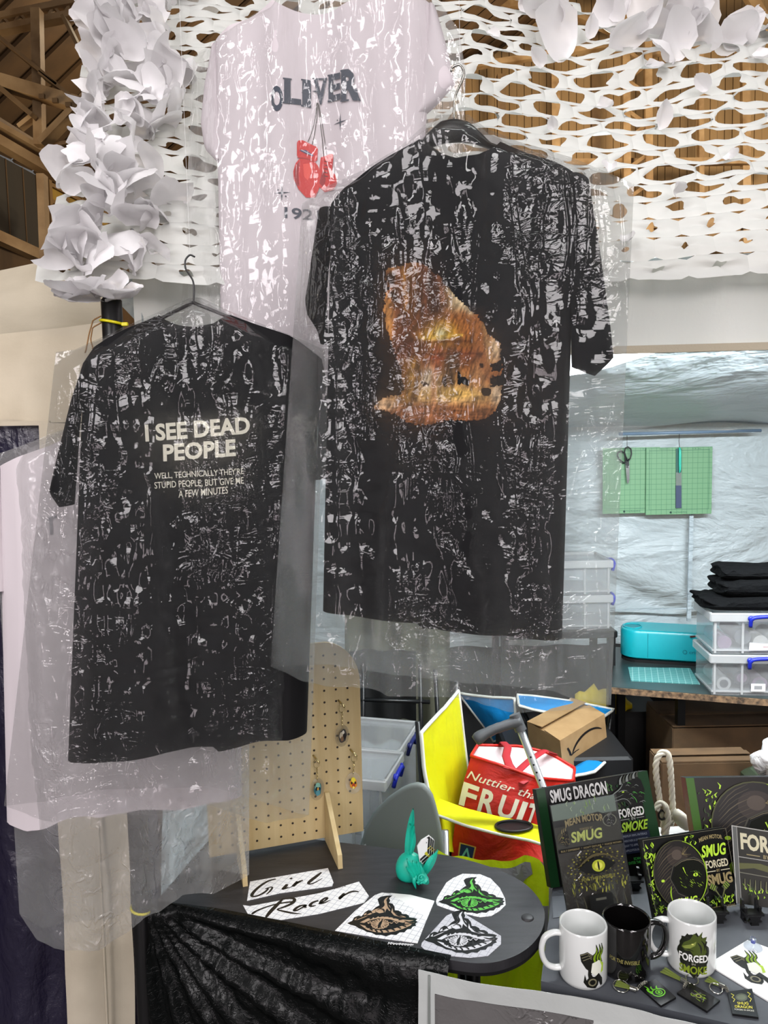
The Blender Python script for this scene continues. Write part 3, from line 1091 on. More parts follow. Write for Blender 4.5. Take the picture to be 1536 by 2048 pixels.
class Garment:
    """front/back sheets over an outline, folds given by depth(s, z)"""
    def __init__(self, plane, hem, top, thick, seed, fold=.010, d0=0.0):
        self.pl, self.seed, self.fold, self.th, self.d0 = plane, seed, fold, thick, d0
        self.hem = hem; self.top = top

    def depth(self, s, z):
        s = np.asarray(s, float); z = np.asarray(z, float)
        w = s + .03 * vn(s * 6, z * 2, self.seed)
        f = self.fold * (np.sin(w * 46 + self.seed) * .55 + 1.0 * vn(w * 17, z * 2.2, self.seed + 1) + .5 * vn(w * 38, z * 4, self.seed + 2))
        return f + self.d0

    def body(self, nu=90, nv=110):
        h = resample(self.hem, nu + 1, 'x'); t = resample(self.top, nu + 1, 'x')
        V = np.linspace(0, 1, nv + 1)[:, None]
        S = lerp(h[None, :, 0], t[None, :, 0], V); Z = lerp(h[None, :, 1], t[None, :, 1], V)
        u = np.linspace(0, 1, nu + 1)
        tap = np.sqrt(np.clip(np.minimum(u, 1 - u) / .10, 0, 1))[None, :] if self.th else np.clip(np.minimum(u, 1 - u) / .16, 0, 1)[None, :]
        return S, Z, tap

    def front(self, s, z, e=0.0):
        return self.pl.pt(s, z, self.th + float(self.depth(s, z)) + e)

    def sheet(self, S, Z, D):
        O, X, N = [np.array(v) for v in (self.pl.O, self.pl.X, self.pl.N)]
        G = O + X * S[..., None] + N * D[..., None]
        G[..., 2] = Z
        return G

    def build(self, mb, nu=90, nv=110):
        S, Z, tap = self.body(nu, nv)
        dp = self.depth(S, Z)
        mb.grid(self.sheet(S, Z, (self.th + dp) * tap + self.d0 * (1 - tap)), flip=False)
        mb.grid(self.sheet(S, Z, -self.th * tap + self.d0), flip=True)

    def sleeve(self, mb, inner, outer, seed, n=24, m=14, th=.016):
        a = resample(inner, n + 1); b = resample(outer, n + 1)
        T = np.linspace(0, 1, m + 1)[None, :]
        S = lerp(a[:, None, 0], b[:, None, 0], T); Z = lerp(a[:, None, 1], b[:, None, 1], T)
        bul = np.sqrt(np.clip(np.sin(np.pi * T), 0, 1)) * th
        D = self.d0 + .006 * vn(S * 30, Z * 14, seed)
        mb.grid(self.sheet(S, Z, D + bul), flip=False)
        mb.grid(self.sheet(S, Z, D - bul), flip=True)


FILMSPEC = [('noise', 4.2, .2, .05, (1.3, 1.3, .6)), ('ridge', 52, .55, .006, (.75, .75, 1.15)), ('crease', 26, .45, .003, (.42, .42, 1.4)), ('crease', 13, .42, .004, (1.5, 1.5, .35))]
FILM = film('clear_polythene', haze=.24, tlshare=.975, rough=.065, ior=1.47, specs=FILMSPEC)
FILM2 = film('milky_polythene', haze=.28, tlshare=.7, rough=.10, ior=1.5, specs=[('noise', 4, .3, .05, (1.2, 1.2, .6)), ('crease', 20, .6, .005, (1.2, 1.2, .6)), ('ridge', 46, .6, .006, (.9, .9, .9))])
FILM3 = film('clear_polythene_white_shirt', haze=.07, tlshare=.4, rough=.07, ior=1.5, specs=[('noise', 3.5, .25, .05, (1.3, 1.3, .5)), ('ridge', 30, .4, .006, (.8, .8, 1.0)), ('crease', 16, .45, .004, (1.6, 1.6, .35))])
FILMB = film('clear_polythene_rear', haze=.20, tlshare=.95, rough=.14, ior=1.4, specs=None)


def bag(name, label, plane, bottom, top, dfront, dback, seed, m, fold=.012, nu=110, nv=150, left=None):
    """flat film bag: front and back sheet, tapering together at the edges"""
    g = Garment(plane, bottom, top, 0, seed)
    S, Z, tap = g.body(nu, nv)
    if left is not None:
        S = S + left(Z)[..., :] * (1 - np.linspace(0, 1, nu + 1))[None, :] ** 2
    v = np.linspace(0, 1, nv + 1)[:, None]
    te = np.minimum(1, (1 - v) / .05 + .25)
    w = S + .025 * vn(S * 7, Z * 3, seed + 5)
    f = fold * (np.sin(w * 37 + seed) * .5 + vn(w * 19, Z * 1.6, seed + 1) * 1.2 + .35 * ridge(w * 34, Z * 7, seed + 2)) + .006 * vn(S * 55, Z * 62, seed + 3)
    f2 = fold * (vn(w * 15, Z * 1.5, seed + 7) * 1.2 + .5 * vn(w * 40, Z * 12, seed + 8))
    mbf = MB(); mbf.grid(g.sheet(S, Z, (dfront + f) * tap * te))
    mbb = MB(); mbb.grid(g.sheet(S, Z, (dback - f2) * tap * te), flip=True)
    t = thing(name, label, 'garment bag', plane.pt(*bottom[len(bottom) // 2]))
    obj('front_film', mbf, m, t, smooth=True)
    obj('back_film', mbb, FILMB, t, smooth=True)
    return t


def hook(mb, base, tip_h, r=.0016, w=.016, dirv=(1, 0, 0)):
    base = Vector(base); dv = Vector(dirv)
    pts = [base, base + Vector((0, 0, tip_h * .45))]
    c = base + Vector((0, 0, tip_h * .7))
    for k in range(9):
        a = math.radians(-60 + k * 35)
        pts.append(c + dv * (w * math.cos(a)) + Vector((0, 0, w * math.sin(a))))
    mb.tube(pts, r, 7)


CHROME = mat('hook_wire', srgb(150, 148, 142), rough=0.25, metal=1.0)
HANGB = mat('black_hanger_plastic', srgb(12, 12, 13), rough=0.3)
LINE = mat('nylon_line', (0.9, 0.9, 0.9), rough=0.2, alpha=0.35)

# ---- lion T-shirt (nearest)
PLN = Plane(P(545, 1330, 1.30), P(1220, 1410, 1.10))
hem = PLN.pxs([(648, 1218), (720, 1224), (845, 1240), (850, 1250), (1020, 1262), (1124, 1277)])
top = PLN.pxs([(662, 416), (720, 376), (800, 322), (852, 288), (860, 302), (884, 318), (925, 331), (968, 325), (1000, 309), (1008, 297), (1060, 318), (1120, 338), (1152, 350)])
lion = Garment(PLN, hem, top, .022, 3.0, fold=.011)
t_l = thing('t_shirt', 'black T-shirt printed with a golden lion, in the nearest bag', 'T-shirt', lion.pl.pt(*hem[2]))
mb = MB(); lion.build(mb)
obj('shirt_body', mb, COTB, t_l, smooth=True)
mb = MB(); lion.sleeve(mb, PLN.pxs([(668, 416), (656, 560), (654, 690)]), PLN.pxs([(642, 424), (626, 520), (612, 604), (617, 632), (640, 664), (648, 690)]), 5)
obj('sleeve', mb, COTB, t_l, smooth=True)
mb = MB(); lion.sleeve(mb, PLN.pxs([(1145, 349), (1140, 560), (1144, 735)]), PLN.pxs([(1178, 360), (1200, 500), (1221, 650), (1228, 718), (1190, 752)]), 6)
obj('sleeve', mb, COTB, t_l, smooth=True)
nb = [Vector(lion.pl.pt(s, z, .012)) for s, z in PLN.pxs([(856, 296), (866, 306), (886, 320), (925, 333), (966, 327), (996, 313), (1004, 302)])]
obj('neck_band', MB().tube(resample(nb, 24), .0055, 6), COTB, t_l, smooth=True)
hg = thing('coat_hanger', 'black broad-shouldered hanger holding the lion T-shirt', 'coat hanger', PLN.pt(*PLN.px(912, 250)))
arch = PLN.pxs([(800, 316), (838, 300), (862, 268), (885, 246), (912, 240), (940, 246), (962, 266), (985, 290), (1050, 312)])
low = PLN.pxs([(800, 330), (840, 314), (862, 298), (890, 290), (918, 288), (950, 291), (985, 303), (1010, 312), (1050, 328)])
a1, a2 = resample(arch, 31), resample(low, 31)
O, X, N = [np.array(v) for v in (PLN.O, PLN.X, PLN.N)]
G = []
for k in range(13):
    q = 2 * math.pi * k / 12
    w = (math.sin(q) + 1) / 2
    pp = a1 * w + a2 * (1 - w)
    g = O + X * pp[:, :1] + N * (.006 + .013 * math.cos(q)); g[:, 2] = pp[:, 1]
    G.append(g)
obj('shoulder_bar', MB().grid(np.array(G)), HANGB, hg, smooth=True)
mb = MB(); hp = PLN.pt(*PLN.px(910, 244), d=.006)
hk = PLN.pxs([(910, 246), (911, 205), (916, 188), (926, 165), (930, 148), (922, 134), (908, 138), (904, 147)])
mb.tube(spline([PLN.pt(s, z, .006) for s, z in hk], 30), .0017, 7)
obj('hook', mb, CHROME, hg, smooth=True)
s_, z_ = PLN.px(922, 134)
tag(obj('hanging_line', MB().tube([PLN.pt(s_, z_ - .001, .006), PLN.pt(s_, z_ + .5, .006)], .0004, 5), LINE), 'thin clear line above the lion shirt hanger', 'line')
bb = PLN.pxs([(541, 1333), (640, 1345), (760, 1362), (900, 1378), (1060, 1398), (1150, 1408), (1222, 1410)])
bt = PLN.pxs([(604, 408), (640, 384), (720, 350), (800, 304), (850, 262), (880, 236), (940, 234), (975, 262), (1040, 290), (1150, 322), (1268, 368)])
bag('garment_bag', 'clear plastic garment bag over the black lion T-shirt', PLN, bb, bt, .038, -.03, 4.0, FILM, fold=.015, nu=150, nv=210)

# ---- "dead people" T-shirt
PLD = Plane(P(137, 1520, 1.255), P(610, 1465, 1.375))
hem = PLD.pxs([(136, 1521), (250, 1512), (330, 1494), (424, 1480), (432, 1489), (500, 1476), (614, 1462)])
top = PLD.pxs([(168, 724), (190, 696), (255, 662), (312, 636), (326, 645), (354, 656), (388, 660), (428, 652), (456, 634), (500, 650), (570, 676), (640, 716)])
dead = Garment(PLD, hem, top, .02, 8.0, fold=.010)
t_d = thing('t_shirt', 'black T-shirt lettered with large cream slogan, hanging at left', 'T-shirt', PLD.pt(*hem[3]))
mb = MB(); dead.build(mb)
obj('shirt_body', mb, COTB, t_d, smooth=True)
mb = MB(); dead.sleeve(mb, PLD.pxs([(176, 722), (160, 860), (150, 1008)]), PLD.pxs([(166, 728), (142, 800), (118, 900), (98, 985), (118, 1014)]), 3)
obj('sleeve', mb, COTB, t_d, smooth=True)
mb = MB(); dead.sleeve(mb, PLD.pxs([(632, 716), (636, 860), (630, 960)]), PLD.pxs([(642, 722), (660, 800), (676, 900), (680, 950)]), 4)
obj('sleeve', mb, COTB, t_d, smooth=True)
nb = [Vector(PLD.pt(s, z, .012)) for s, z in PLD.pxs([(314, 637), (328, 647), (354, 658), (388, 662), (428, 654), (454, 637)])]
obj('neck_band', MB().tube(resample(nb, 20), .005, 6), COTB, t_d, smooth=True)
hg = thing('coat_hanger', 'thin black hanger holding the slogan T-shirt', 'coat hanger', PLD.pt(*PLD.px(388, 604)))
mb = MB(); arm = PLD.pxs([(210, 690), (310, 643), (386, 605), (460, 635), (560, 676)])
mb.tube([PLD.pt(s, z, .0) for s, z in arm[:3]], .0032, 8); mb.tube([PLD.pt(s, z, .0) for s, z in arm[2:]], .0032, 8)
obj('shoulder_bar', mb, HANGB, hg, smooth=True)
mb = MB(); hk = PLD.pxs([(387, 606), (388, 582), (386, 562), (378, 548), (371, 536), (371, 520), (380, 510), (390, 514)])
mb.tube(spline([PLD.pt(s, z, .0) for s, z in hk], 30), .0016, 7)
obj('hook', mb, HANGB, hg, smooth=True)
s_, z_ = PLD.px(380, 510)
tag(obj('hanging_line', MB().tube([PLD.pt(s_, z_ - .001, .0), PLD.pt(s_, z_ + .5, .0)], .0004, 5), LINE), 'thin clear line above the slogan shirt hanger', 'line')
bb = PLD.pxs([(8, 1612), (90, 1618), (200, 1604), (330, 1596), (420, 1592), (520, 1618), (600, 1632), (618, 1630)])
bt = PLD.pxs([(112, 704), (150, 700), (200, 678), (300, 634), (380, 598), (400, 598), (470, 630), (560, 664), (650, 700)])
bag('garment_bag', 'clear plastic garment bag over the black slogan T-shirt', PLD, bb, bt, .034, -.03, 9.0, FILM, fold=.014, nu=140, nv=200)

# ---- white T-shirt hanging behind, at the left edge
PLW = Plane((-.80, 1.395), (-.24, 1.475))
hem = PLW.pxs([(14, 1644), (60, 1650), (105, 1640), (150, 1622), (260, 1610), (370, 1604), (484, 1590)])
top = PLW.pxs([(-2, 934), (50, 912), (112, 889), (150, 872), (165, 884), (200, 896), (240, 896), (280, 882), (296, 870), (380, 896), (470, 930)])
wht = Garment(PLW, hem, top, .018, 14.0, fold=.012)
t_w = thing('t_shirt', 'plain white T-shirt hanging behind the black slogan T-shirt', 'T-shirt', PLW.pt(*hem[3]))
mb = MB(); wht.build(mb, 60, 80)
obj('shirt_body', mb, COTW, t_w, smooth=True)
mb = MB(); wht.sleeve(mb, PLW.pxs([(4, 936), (10, 1080), (14, 1180)]), PLW.pxs([(-4, 936), (-40, 1040), (-70, 1130), (-40, 1185)]), 8)
obj('sleeve', mb, COTW, t_w, smooth=True)
bb = PLW.pxs([(52, 1826), (90, 1866), (150, 1872), (215, 1866), (268, 1836), (300, 1803), (330, 1788), (372, 1762), (430, 1764), (498, 1750)])
bt = PLW.pxs([(-4, 912), (60, 890), (130, 862), (200, 840), (230, 836), (300, 850), (400, 884), (500, 930)])
bag('garment_bag', 'milky plastic garment bag over the white T-shirt at left', PLW, bb, bt, .032, -.028, 19.0, FILM2, fold=.014, nu=100, nv=140,
    left=lambda Z: -.012 + 0 * Z)

# ---- white "OLIVER" T-shirt, highest
PLO = Plane(P(400, 300, 1.60), P(900, 300, 1.475))
hem = PLO.pxs([(446, 800), (560, 812), (700, 800), (816, 786)])
top = PLO.pxs([(432, 92), (470, 70), (520, 44), (560, 22), (576, 30), (600, 38), (634, 42), (680, 36), (720, 20), (745, 0), (756, -22), (800, -10), (840, 4), (868, 16)])
oliv = Garment(PLO, hem, top, .018, 24.0, fold=.014)
t_o = thing('t_shirt', 'white T-shirt printed with red boxing gloves, hanging highest', 'T-shirt', PLO.pt(*hem[1]))
mb = MB(); oliv.build(mb)
obj('shirt_body', mb, COTW, t_o, smooth=True)
mb = MB(); oliv.sleeve(mb, PLO.pxs([(860, 14), (846, 120), (834, 236)]), PLO.pxs([(872, 18), (890, 80), (904, 140), (912, 172), (880, 206), (838, 238)]), 2)
obj('sleeve', mb, COTW, t_o, smooth=True)
mb = MB(); oliv.sleeve(mb, PLO.pxs([(438, 92), (444, 200), (446, 320)]), PLO.pxs([(428, 96), (412, 170), (404, 250), (412, 300), (440, 330)]), 9)
obj('sleeve', mb, COTW, t_o, smooth=True)
nb = [Vector(PLO.pt(s, z, .012)) for s, z in PLO.pxs([(562, 24), (578, 32), (602, 40), (636, 44), (682, 38), (722, 22), (747, 2), (757, -20)])]
obj('neck_band', MB().tube(resample(nb, 24), .006, 6), COTW, t_o, smooth=True)
bb = PLO.pxs([(352, 850), (480, 860), (640, 852), (800, 842), (905, 826)])
bt = PLO.pxs([(386, 116), (400, 104), (440, 84), (556, 6), (600, -40), (690, -60), (780, -40), (880, 6), (918, 60), (932, 150)])
bag('garment_bag', 'clear plastic garment bag over the white boxing-glove T-shirt', PLO, bb, bt, .034, -.03, 29.0, FILM3, fold=.016, nu=110, nv=150)

# =================================================================== BACK OF THE STALL
def qpatch(c, nx=12, ny=12, disp=None):
    return quadgrid([tuple(p) for p in c], nx, ny, disp)


def closed_sheet(G, t, n):
    """give a grid a thickness t along n (toward -n)"""
    n = np.array(n) / np.linalg.norm(n)
    mb = MB(); H = G - n * t
    mb.grid(G); mb.grid(H, flip=True)
    ny, nx = G.shape[:2]
    ring = [(0, i) for i in range(nx)] + [(j, nx - 1) for j in range(1, ny)] + [(ny - 1, i) for i in range(nx - 2, -1, -1)] + [(j, 0) for j in range(ny - 2, 0, -1)]
    a = [tuple(G[r]) for r in ring]; b = [tuple(H[r]) for r in ring]
    k = len(ring)
    mb.add(a + b, [(i, (i + 1) % k, (i + 1) % k + k, i + k) for i in range(k)])
    return mb


TB = 0.70
bt_ = thing('folding_table', 'dark trestle table along the back wall of the stall', 'table', (1.5, 3.3, 0))
fl, fr_ = PZ(1222, 1374, TB), PZ(1418, 1389, TB)
dv = (fr_ - fl).normalized()
fr2 = fl + dv * 1.5
bk = Vector((-dv.y, dv.x, 0)) * .62
DARKT = mat('dark_trestle_top', srgb(52, 62, 62), rough=0.3, var=(8, srgb(40, 48, 48)))
obj('tabletop', MB().prism([fl, fr2, fr2 + bk, fl + bk], (0, 0, 1), .022), DARKT, bt_)
obj('glint_edge', MB().bar(fl + Vector((0, -.004, -.013)), fr2 + Vector((0, -.004, -.013)), .006, .024), mat('painted_glint_edge', srgb(58, 46, 38), rough=.6, var=(60, srgb(150, 120, 90), (1, 1, 1))), bt_)  # dark brown edge, its glints painted in as pale mottling
for s, q in ((.42, .1), (.42, .5), (.05, .3), (1.3, .1), (1.3, .5)):
    p = fl + dv * s * .62 + bk.normalized() * q
    obj('leg', MB().bar((p.x, p.y, TB - .022), (p.x, p.y, 0), .03, .03, up=(0, 1, 0)), BLACKM, bt_)
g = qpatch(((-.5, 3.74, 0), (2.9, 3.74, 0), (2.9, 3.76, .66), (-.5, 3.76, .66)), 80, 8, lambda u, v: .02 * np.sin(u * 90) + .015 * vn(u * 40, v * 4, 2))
tag(obj('shade_sheet', MB().grid(g), mat('shade_sheet_dark', srgb(44, 42, 42), rough=.8), smooth=True), 'dark sheet added for the shade under the back table', 'shade_backing')  # dark sheet added where the lower wall lies in shade

# teal cutting machine
TEAL = mat('teal_plastic', srgb(16, 164, 176), rough=0.32)
TEAL_D = mat('deep_teal_plastic', srgb(14, 130, 142), rough=0.4)
mA = PZ(1240, 1323, TB); yM = mA.y
cm_ = thing('cutting_machine', 'turquoise craft cutting machine with rounded end on the back table', 'cutting machine', (mA.x + .25, yM + .1, TB))
ML, MW, MH = .62, .19, .142
md = Vector((dv.x, dv.y, 0)); mk = Vector((-dv.y, dv.x, 0))


def mpt(x, y, z): return mA + md * x + mk * y + Vector((0, 0, z))


def stad(x0, x1, y0, y1, r, n=10):
    pts = []
    for cx, cy, a0 in ((x1 - .02, y0 + .02, -90), (x1 - .02, y1 - .02, 0), (x0 + r, y1 - r, 90), (x0 + r, y0 + r, 180)):
        rr = .02 if cx > x0 + r + .01 else r
        for k in range(n):
            a = math.radians(a0 + 90 * k / (n - 1)); pts.append((cx + rr * math.cos(a), cy + rr * math.sin(a)))
    return pts


mb = MB(); prof = [(0.016, .012), (.0, .022), (.0, MH - .014), (.006, MH - .004), (.016, MH)]
ring = []
for ins, z in prof:
    ring.append([tuple(mpt(x, y, z)) for x, y in stad(ins, ML - ins, ins, MW - ins, .075 - ins)])
G = np.array(ring); G = np.concatenate([G, G[:, :1]], 1)
mb.grid(G); mb.add(ring[-1], [tuple(range(len(ring[-1])))]); mb.add(ring[0], [tuple(range(len(ring[0]) - 1, -1, -1))])
obj('body', mb, TEAL, cm_, smooth=35)
obj('base', MB().prism([mpt(x, y, .0125) for x, y in stad(.004, ML - .004, .004, MW - .004, .07)], (0, 0, 1), .0125), EDGEM, cm_)
cup = [mpt(.05 + .038 * math.cos(a), .08 + .045 * math.sin(a), MH + .0006) for a in np.linspace(0, 2 * math.pi, 24, endpoint=False)]
obj('tool_cup', MB().prism(cup, (0, 0, 1), .0004), TEAL_D, cm_)
obj('cup_rim', MB().tube([p + Vector((0, 0, .001)) for p in cup], .0028, 6, closed=True), TEAL, cm_, smooth=True)
obj('lid_seam', MB().bar(mpt(.115, -.0008, .02), mpt(.115, -.0008, MH - .01), .0016, .001, up=(0, 1, 0)), TEAL_D, cm_)
obj('release_button', MB().box(mpt(.30, -.001, MH - .012), (.034, .006, .007), bev=.002), mat('button_brown', srgb(96, 40, 36), rough=.4), cm_)
obj('vent_panel', MB().box(mpt(.42, -.0008, .085), (.07, .003, .066), bev=.001), mat('vent_grey', srgb(120, 140, 146), rough=.3), cm_)
a = Art(); dk = ink(16, 110, 124)
for k in range(20):
    q, q2 = 2 * math.pi * k / 20, 2 * math.pi * (k + 1) / 20
    a.stroke([(.265 + .008 * math.cos(q), .06 + .008 * math.sin(q)), (.265 + .008 * math.cos(q2), .06 + .008 * math.sin(q2))], .0022, dk)
a.text('cricut', .282, .054, .055, .013, dk)
a.build('lettering', lambda x, y, h: mpt(x, -.0006 - h, y), cm_)

# cutting mat on the table
q = [PZ(1256, 1334, TB + .003), PZ(1262, 1361, TB + .003), PZ(1400, 1368, TB + .003), PZ(1380, 1336, TB + .003)]
MATT = gridmat('teal_grid_mat', srgb(84, 150, 148), srgb(160, 200, 196), .025, .0025, rot=.3)
tag(obj('cutting_mat', MB().prism(q, (0, 0, 1), .003), MATT), 'teal gridded cutting mat flat on the table before the machine', 'cutting mat')

# ---- clear storage boxes
CLEARB = film('clear_box_plastic', haze=.22, tlshare=.5, tint=(.96, .97, .98), rough=.06, ior=1.5, specs=[('noise', 30, .05, .002, U)])
RIMM = film('clear_rim_plastic', haze=.6, tlshare=.45, tint=(.95, .96, .97), rough=.12, ior=1.5, specs=[('noise', 30, .05, .002, U)])
BLUEH = mat('royal_blue_clip', srgb(28, 44, 178), rough=0.35)
BLUEHD = mat('navy_clip', srgb(22, 30, 96), rough=0.35)


def clear_box(label, corner, ax, w, d, h, handle='front', hm=None, group='clear storage boxes', hpos=.5):
    """corner = front-left-bottom, ax = direction of the long front edge"""
    ax = Vector(ax).normalized(); ay = Vector((-ax.y, ax.x, 0))
    c = Vector(corner)

    def T(x, y, z): return c + ax * x + ay * y + Vector((0, 0, z))
    R = Matrix((ax, ay, Vector((0, 0, 1)))).transposed()
    t = thing('storage_box', label, 'storage box', T(w / 2, d / 2, 0), group)
    bx = lambda x0, x1, y0, y1, z0, z1, bev=0: MB().box(T((x0 + x1) / 2, (y0 + y1) / 2, (z0 + z1) / 2), (x1 - x0, y1 - y0, z1 - z0), R, bev=bev)
    mb = MB(); i = .012; k = .003
    for a_ in ((i, w - i, i, d - i, 0, k), (i, w - i, i, i + k, k, h - .03), (i, w - i, d - i - k, d - i, k, h - .03), (i, i + k, i + k, d - i - k, k, h - .03), (w - i - k, w - i, i + k, d - i - k, k, h - .03)):
        mb.box(T((a_[0] + a_[1]) / 2, (a_[2] + a_[3]) / 2, (a_[4] + a_[5]) / 2), (a_[1] - a_[0], a_[3] - a_[2], a_[5] - a_[4]), R)
    obj('tub', mb, CLEARB, t)
    for x in (.02, .27 * w, .73 * w, w - .02):
        obj('rib', bx(x - .004, x + .004, i - .004, i, .004, h - .03), RIMM, t)
    obj('foot_rim', bx(i - .003, w - i + .003, i - .003, d - i + .003, .012, .018), RIMM, t)
    mb = MB(); z0, z1 = h - .034, h
    for a_ in ((0, w, 0, .012), (0, w, d - .012, d), (0, .012, .012, d - .012), (w - .012, w, .012, d - .012)):
        mb.box(T((a_[0] + a_[1]) / 2, (a_[2] + a_[3]) / 2, (z0 + z1) / 2), (a_[1] - a_[0], a_[3] - a_[2], z1 - z0), R, bev=.004)
    ld = obj('lid', mb, RIMM, t)
    obj('lid_panel', bx(.012, w - .012, .012, d - .012, h - .014, h - .011), CLEARB, ld)
    hm = hm or BLUEH
    hl = .36 * (w if handle == 'front' else d)
    L = w if handle == 'front' else d
    mid = L * hpos

    def H(s, o, z):   # s along the face, o outwards
        return T(s, -o, z) if handle == 'front' else T(w + o, s, z)
    pts = [H(mid - hl / 2, .004, h - .05), H(mid - hl / 2, .012, h - .022), H(mid - hl / 2 + .02, .014, h - .012), H(mid, .015, h - .009), H(mid + hl / 2 - .02, .014, h - .012), H(mid + hl / 2, .012, h - .022), H(mid + hl / 2, .004, h - .05)]
    hd = obj('handle', MB().tube(spline(pts, 22), .0072, 8), hm, t, smooth=True)
    for s in (mid - hl / 2, mid + hl / 2):
        obj('clip', MB().tube([H(s, .006, h - .018), H(s, .013, h - .018)], .011, 10), hm, hd, smooth=True)
    return T


cb = PZ(1419, 1392, TB)
ax = Vector((1, -.12, 0))
bw_, bd_, bh_ = .44, .24, .158
c1 = Vector((cb.x, cb.y + .0, TB + .0005))
T1 = clear_box('lower clear box of the stack beside the turquoise machine', c1, ax, bw_, bd_, bh_)
c2 = c1 + Vector((0, 0, bh_ + .0005))
T2 = clear_box('upper clear box of the stack under the black clothes', c2, ax, bw_, bd_, bh_)
ROLL = [mat('vinyl_roll_%d' % k, c, rough=.35) for k, c in enumerate((srgb(190, 190, 188), srgb(66, 68, 74), srgb(150, 128, 150), srgb(120, 124, 128), srgb(206, 202, 196)))]
rg = random.Random(11)
for bi, (T, nm) in enumerate(((T1, 'lower'), (T2, 'upper'))):
    for k, (x, z, r) in enumerate(((.06, .035, .026), (.125, .058, .030), (.19, .036, .028), (.26, .036, .030), (.33, .058, .032), (.40, .034, .026))):
        mb = MB(); p0, p1 = T(x, .03, z + .004), T(x, .21, z + .004)
        mb.tube([p0, p1], r, 18)
        o = obj('vinyl_roll', mb, ROLL[(k + bi * 2) % 5], smooth=40)
        tag(o, '%s rolled vinyl from the left inside the %s clear box' % (('first', 'second', 'third', 'fourth', 'fifth', 'sixth')[k], nm), 'vinyl roll', 'vinyl rolls in the %s clear box' % nm)
        mb = MB(); mb.tube([T(x, .0295, z + .004), T(x, .029, z + .004)], r * .62, 16)
        obj('core', mb, ROLL[(k + 1 + bi) % 5], o)
a = Art(); a.rect(0, 0, .052, .03, ink(235, 235, 235)); a.rect(.012, .008, .028, .014, ink(150, 150, 152))
pl_ = a.build('paper_label', lambda x, y, h: T1(.15 + x, .0055 - h, .018 + y)); tag(pl_, 'small white printed label on the lower clear box', 'label')
a = Art(); a.poly([(0, 0), (.15, .004), (.148, .022), (.002, .03)], ink(238, 238, 240)); a.rect(.05, .012, .03, .004, ink(180, 150, 150))
pl_ = a.build('paper_slip', lambda x, y, h: T2(.14 + x, .0055 - h, .016 + y)); tag(pl_, 'white paper strip taped inside the upper clear box front', 'label')

# ---- folded black clothes on the boxes
BLKC = mat('black_jersey', srgb(8, 9, 11), rough=.85, spec=.15, bump=[('noise', 22, .6, .02, (1, 1, 2.5))])
zt = TB + 2 * bh_ + .0015


def folded(label, x0, x1, y0, y1, z0, h, seed):
    """soft folded stack: rounded slab with a fold line and lumps"""
    nu, nv = 56, 22
    G = np.zeros((nv + 1, nu + 1, 3))
    for j in range(nv + 1):
        r = j / nv
        e = (1 - abs(2 * r - 1) ** 5) ** .5 if 0 < j < nv else .0
        for i in range(nu + 1):
            a_ = 2 * math.pi * i / nu
            c_, s_ = math.cos(a_), math.sin(a_)
            sx = abs(c_) ** .35 * (1 if c_ > 0 else -1); sz = abs(s_) ** .5 * (1 if s_ > 0 else -1)
            n_ = float(vn(np.array(c_ * 2.2 + 5), np.array(r * 5 + s_), seed)) - .5
            n2 = float(vn(np.array(sx * 5 + 9), np.array(r * 9), seed + 3)) - .5
            x = (x0 + x1) / 2 + (x1 - x0) / 2 * sx * (.9 + .1 * e) * (1 + .10 * n_) * (1 if abs(s_) > .15 else .94)
            z = z0 + h / 2 + h / 2 * sz * (.25 + .75 * e) + (.016 * n2 + .012 * n_ if s_ > 0 else 0)
            p = T2(x, lerp(y0, y1, .5 + (r - .5)), 0); G[j, i] = (p.x, p.y, max(z, z0))
    mb = MB().grid(G)
    for j in (0, nv): mb.add([tuple(p) for p in G[j, :-1]], [tuple(range(nu))])
    o = obj('folded_clothes', mb, BLKC, smooth=True)
    tag(o, label, 'clothes', 'black clothes folded on the boxes')
    return o


folded('bottom folded black garment spread across the clear box lid', -.02, .42, .01, .23, zt, .055, 3)
folded('middle thick folded black garment of the pile on the boxes', .04, .42, .02, .22, zt + .050, .07, 7)
folded('topmost folded black garment of the pile on the boxes', .05, .33, .03, .21, zt + .116, .05, 12)

# ---- second stack of clear boxes half hidden behind the bag, on a black stand
bs_ = thing('stand', 'black stand under the box stack left of the machine', 'stand', (.7, 3.4, 0))
sp = PZ(1232, 1385, .72)
x1_ = P(1233, 1255, 3.25).x
obj('top', MB().box((x1_ - .25, 3.4, .84), (.5, .34, .03), bev=.004), BLACKM, bs_)
for dx in (-.48, -.02):
    for yy in (3.26, 3.54):
        obj('leg', MB().bar((x1_ + dx, yy, .826), (x1_ + dx, yy, 0), .03, .03, up=(0, 1, 0)), BLACKM, bs_)
zz = .8555
clear_box('lower clear box of the stack seen beside the hanging bag edge', (x1_ - .46, 3.26, zz), (1, 0, 0), .45, .28, .15, handle='right', hpos=.3)
clear_box('upper clear box of the stack seen beside the hanging bag edge', (x1_ - .46, 3.26, zz + .151), (1, 0, 0), .45, .28, .15, handle='right', hpos=.3)

# ---- green adhesive mats on the back wall with scissors and spatula
GM = gridmat('green_mat_face', srgb(122, 166, 126), srgb(84, 134, 98), .0254, .0018, axes='xz', rough=.45)
WY = 3.79


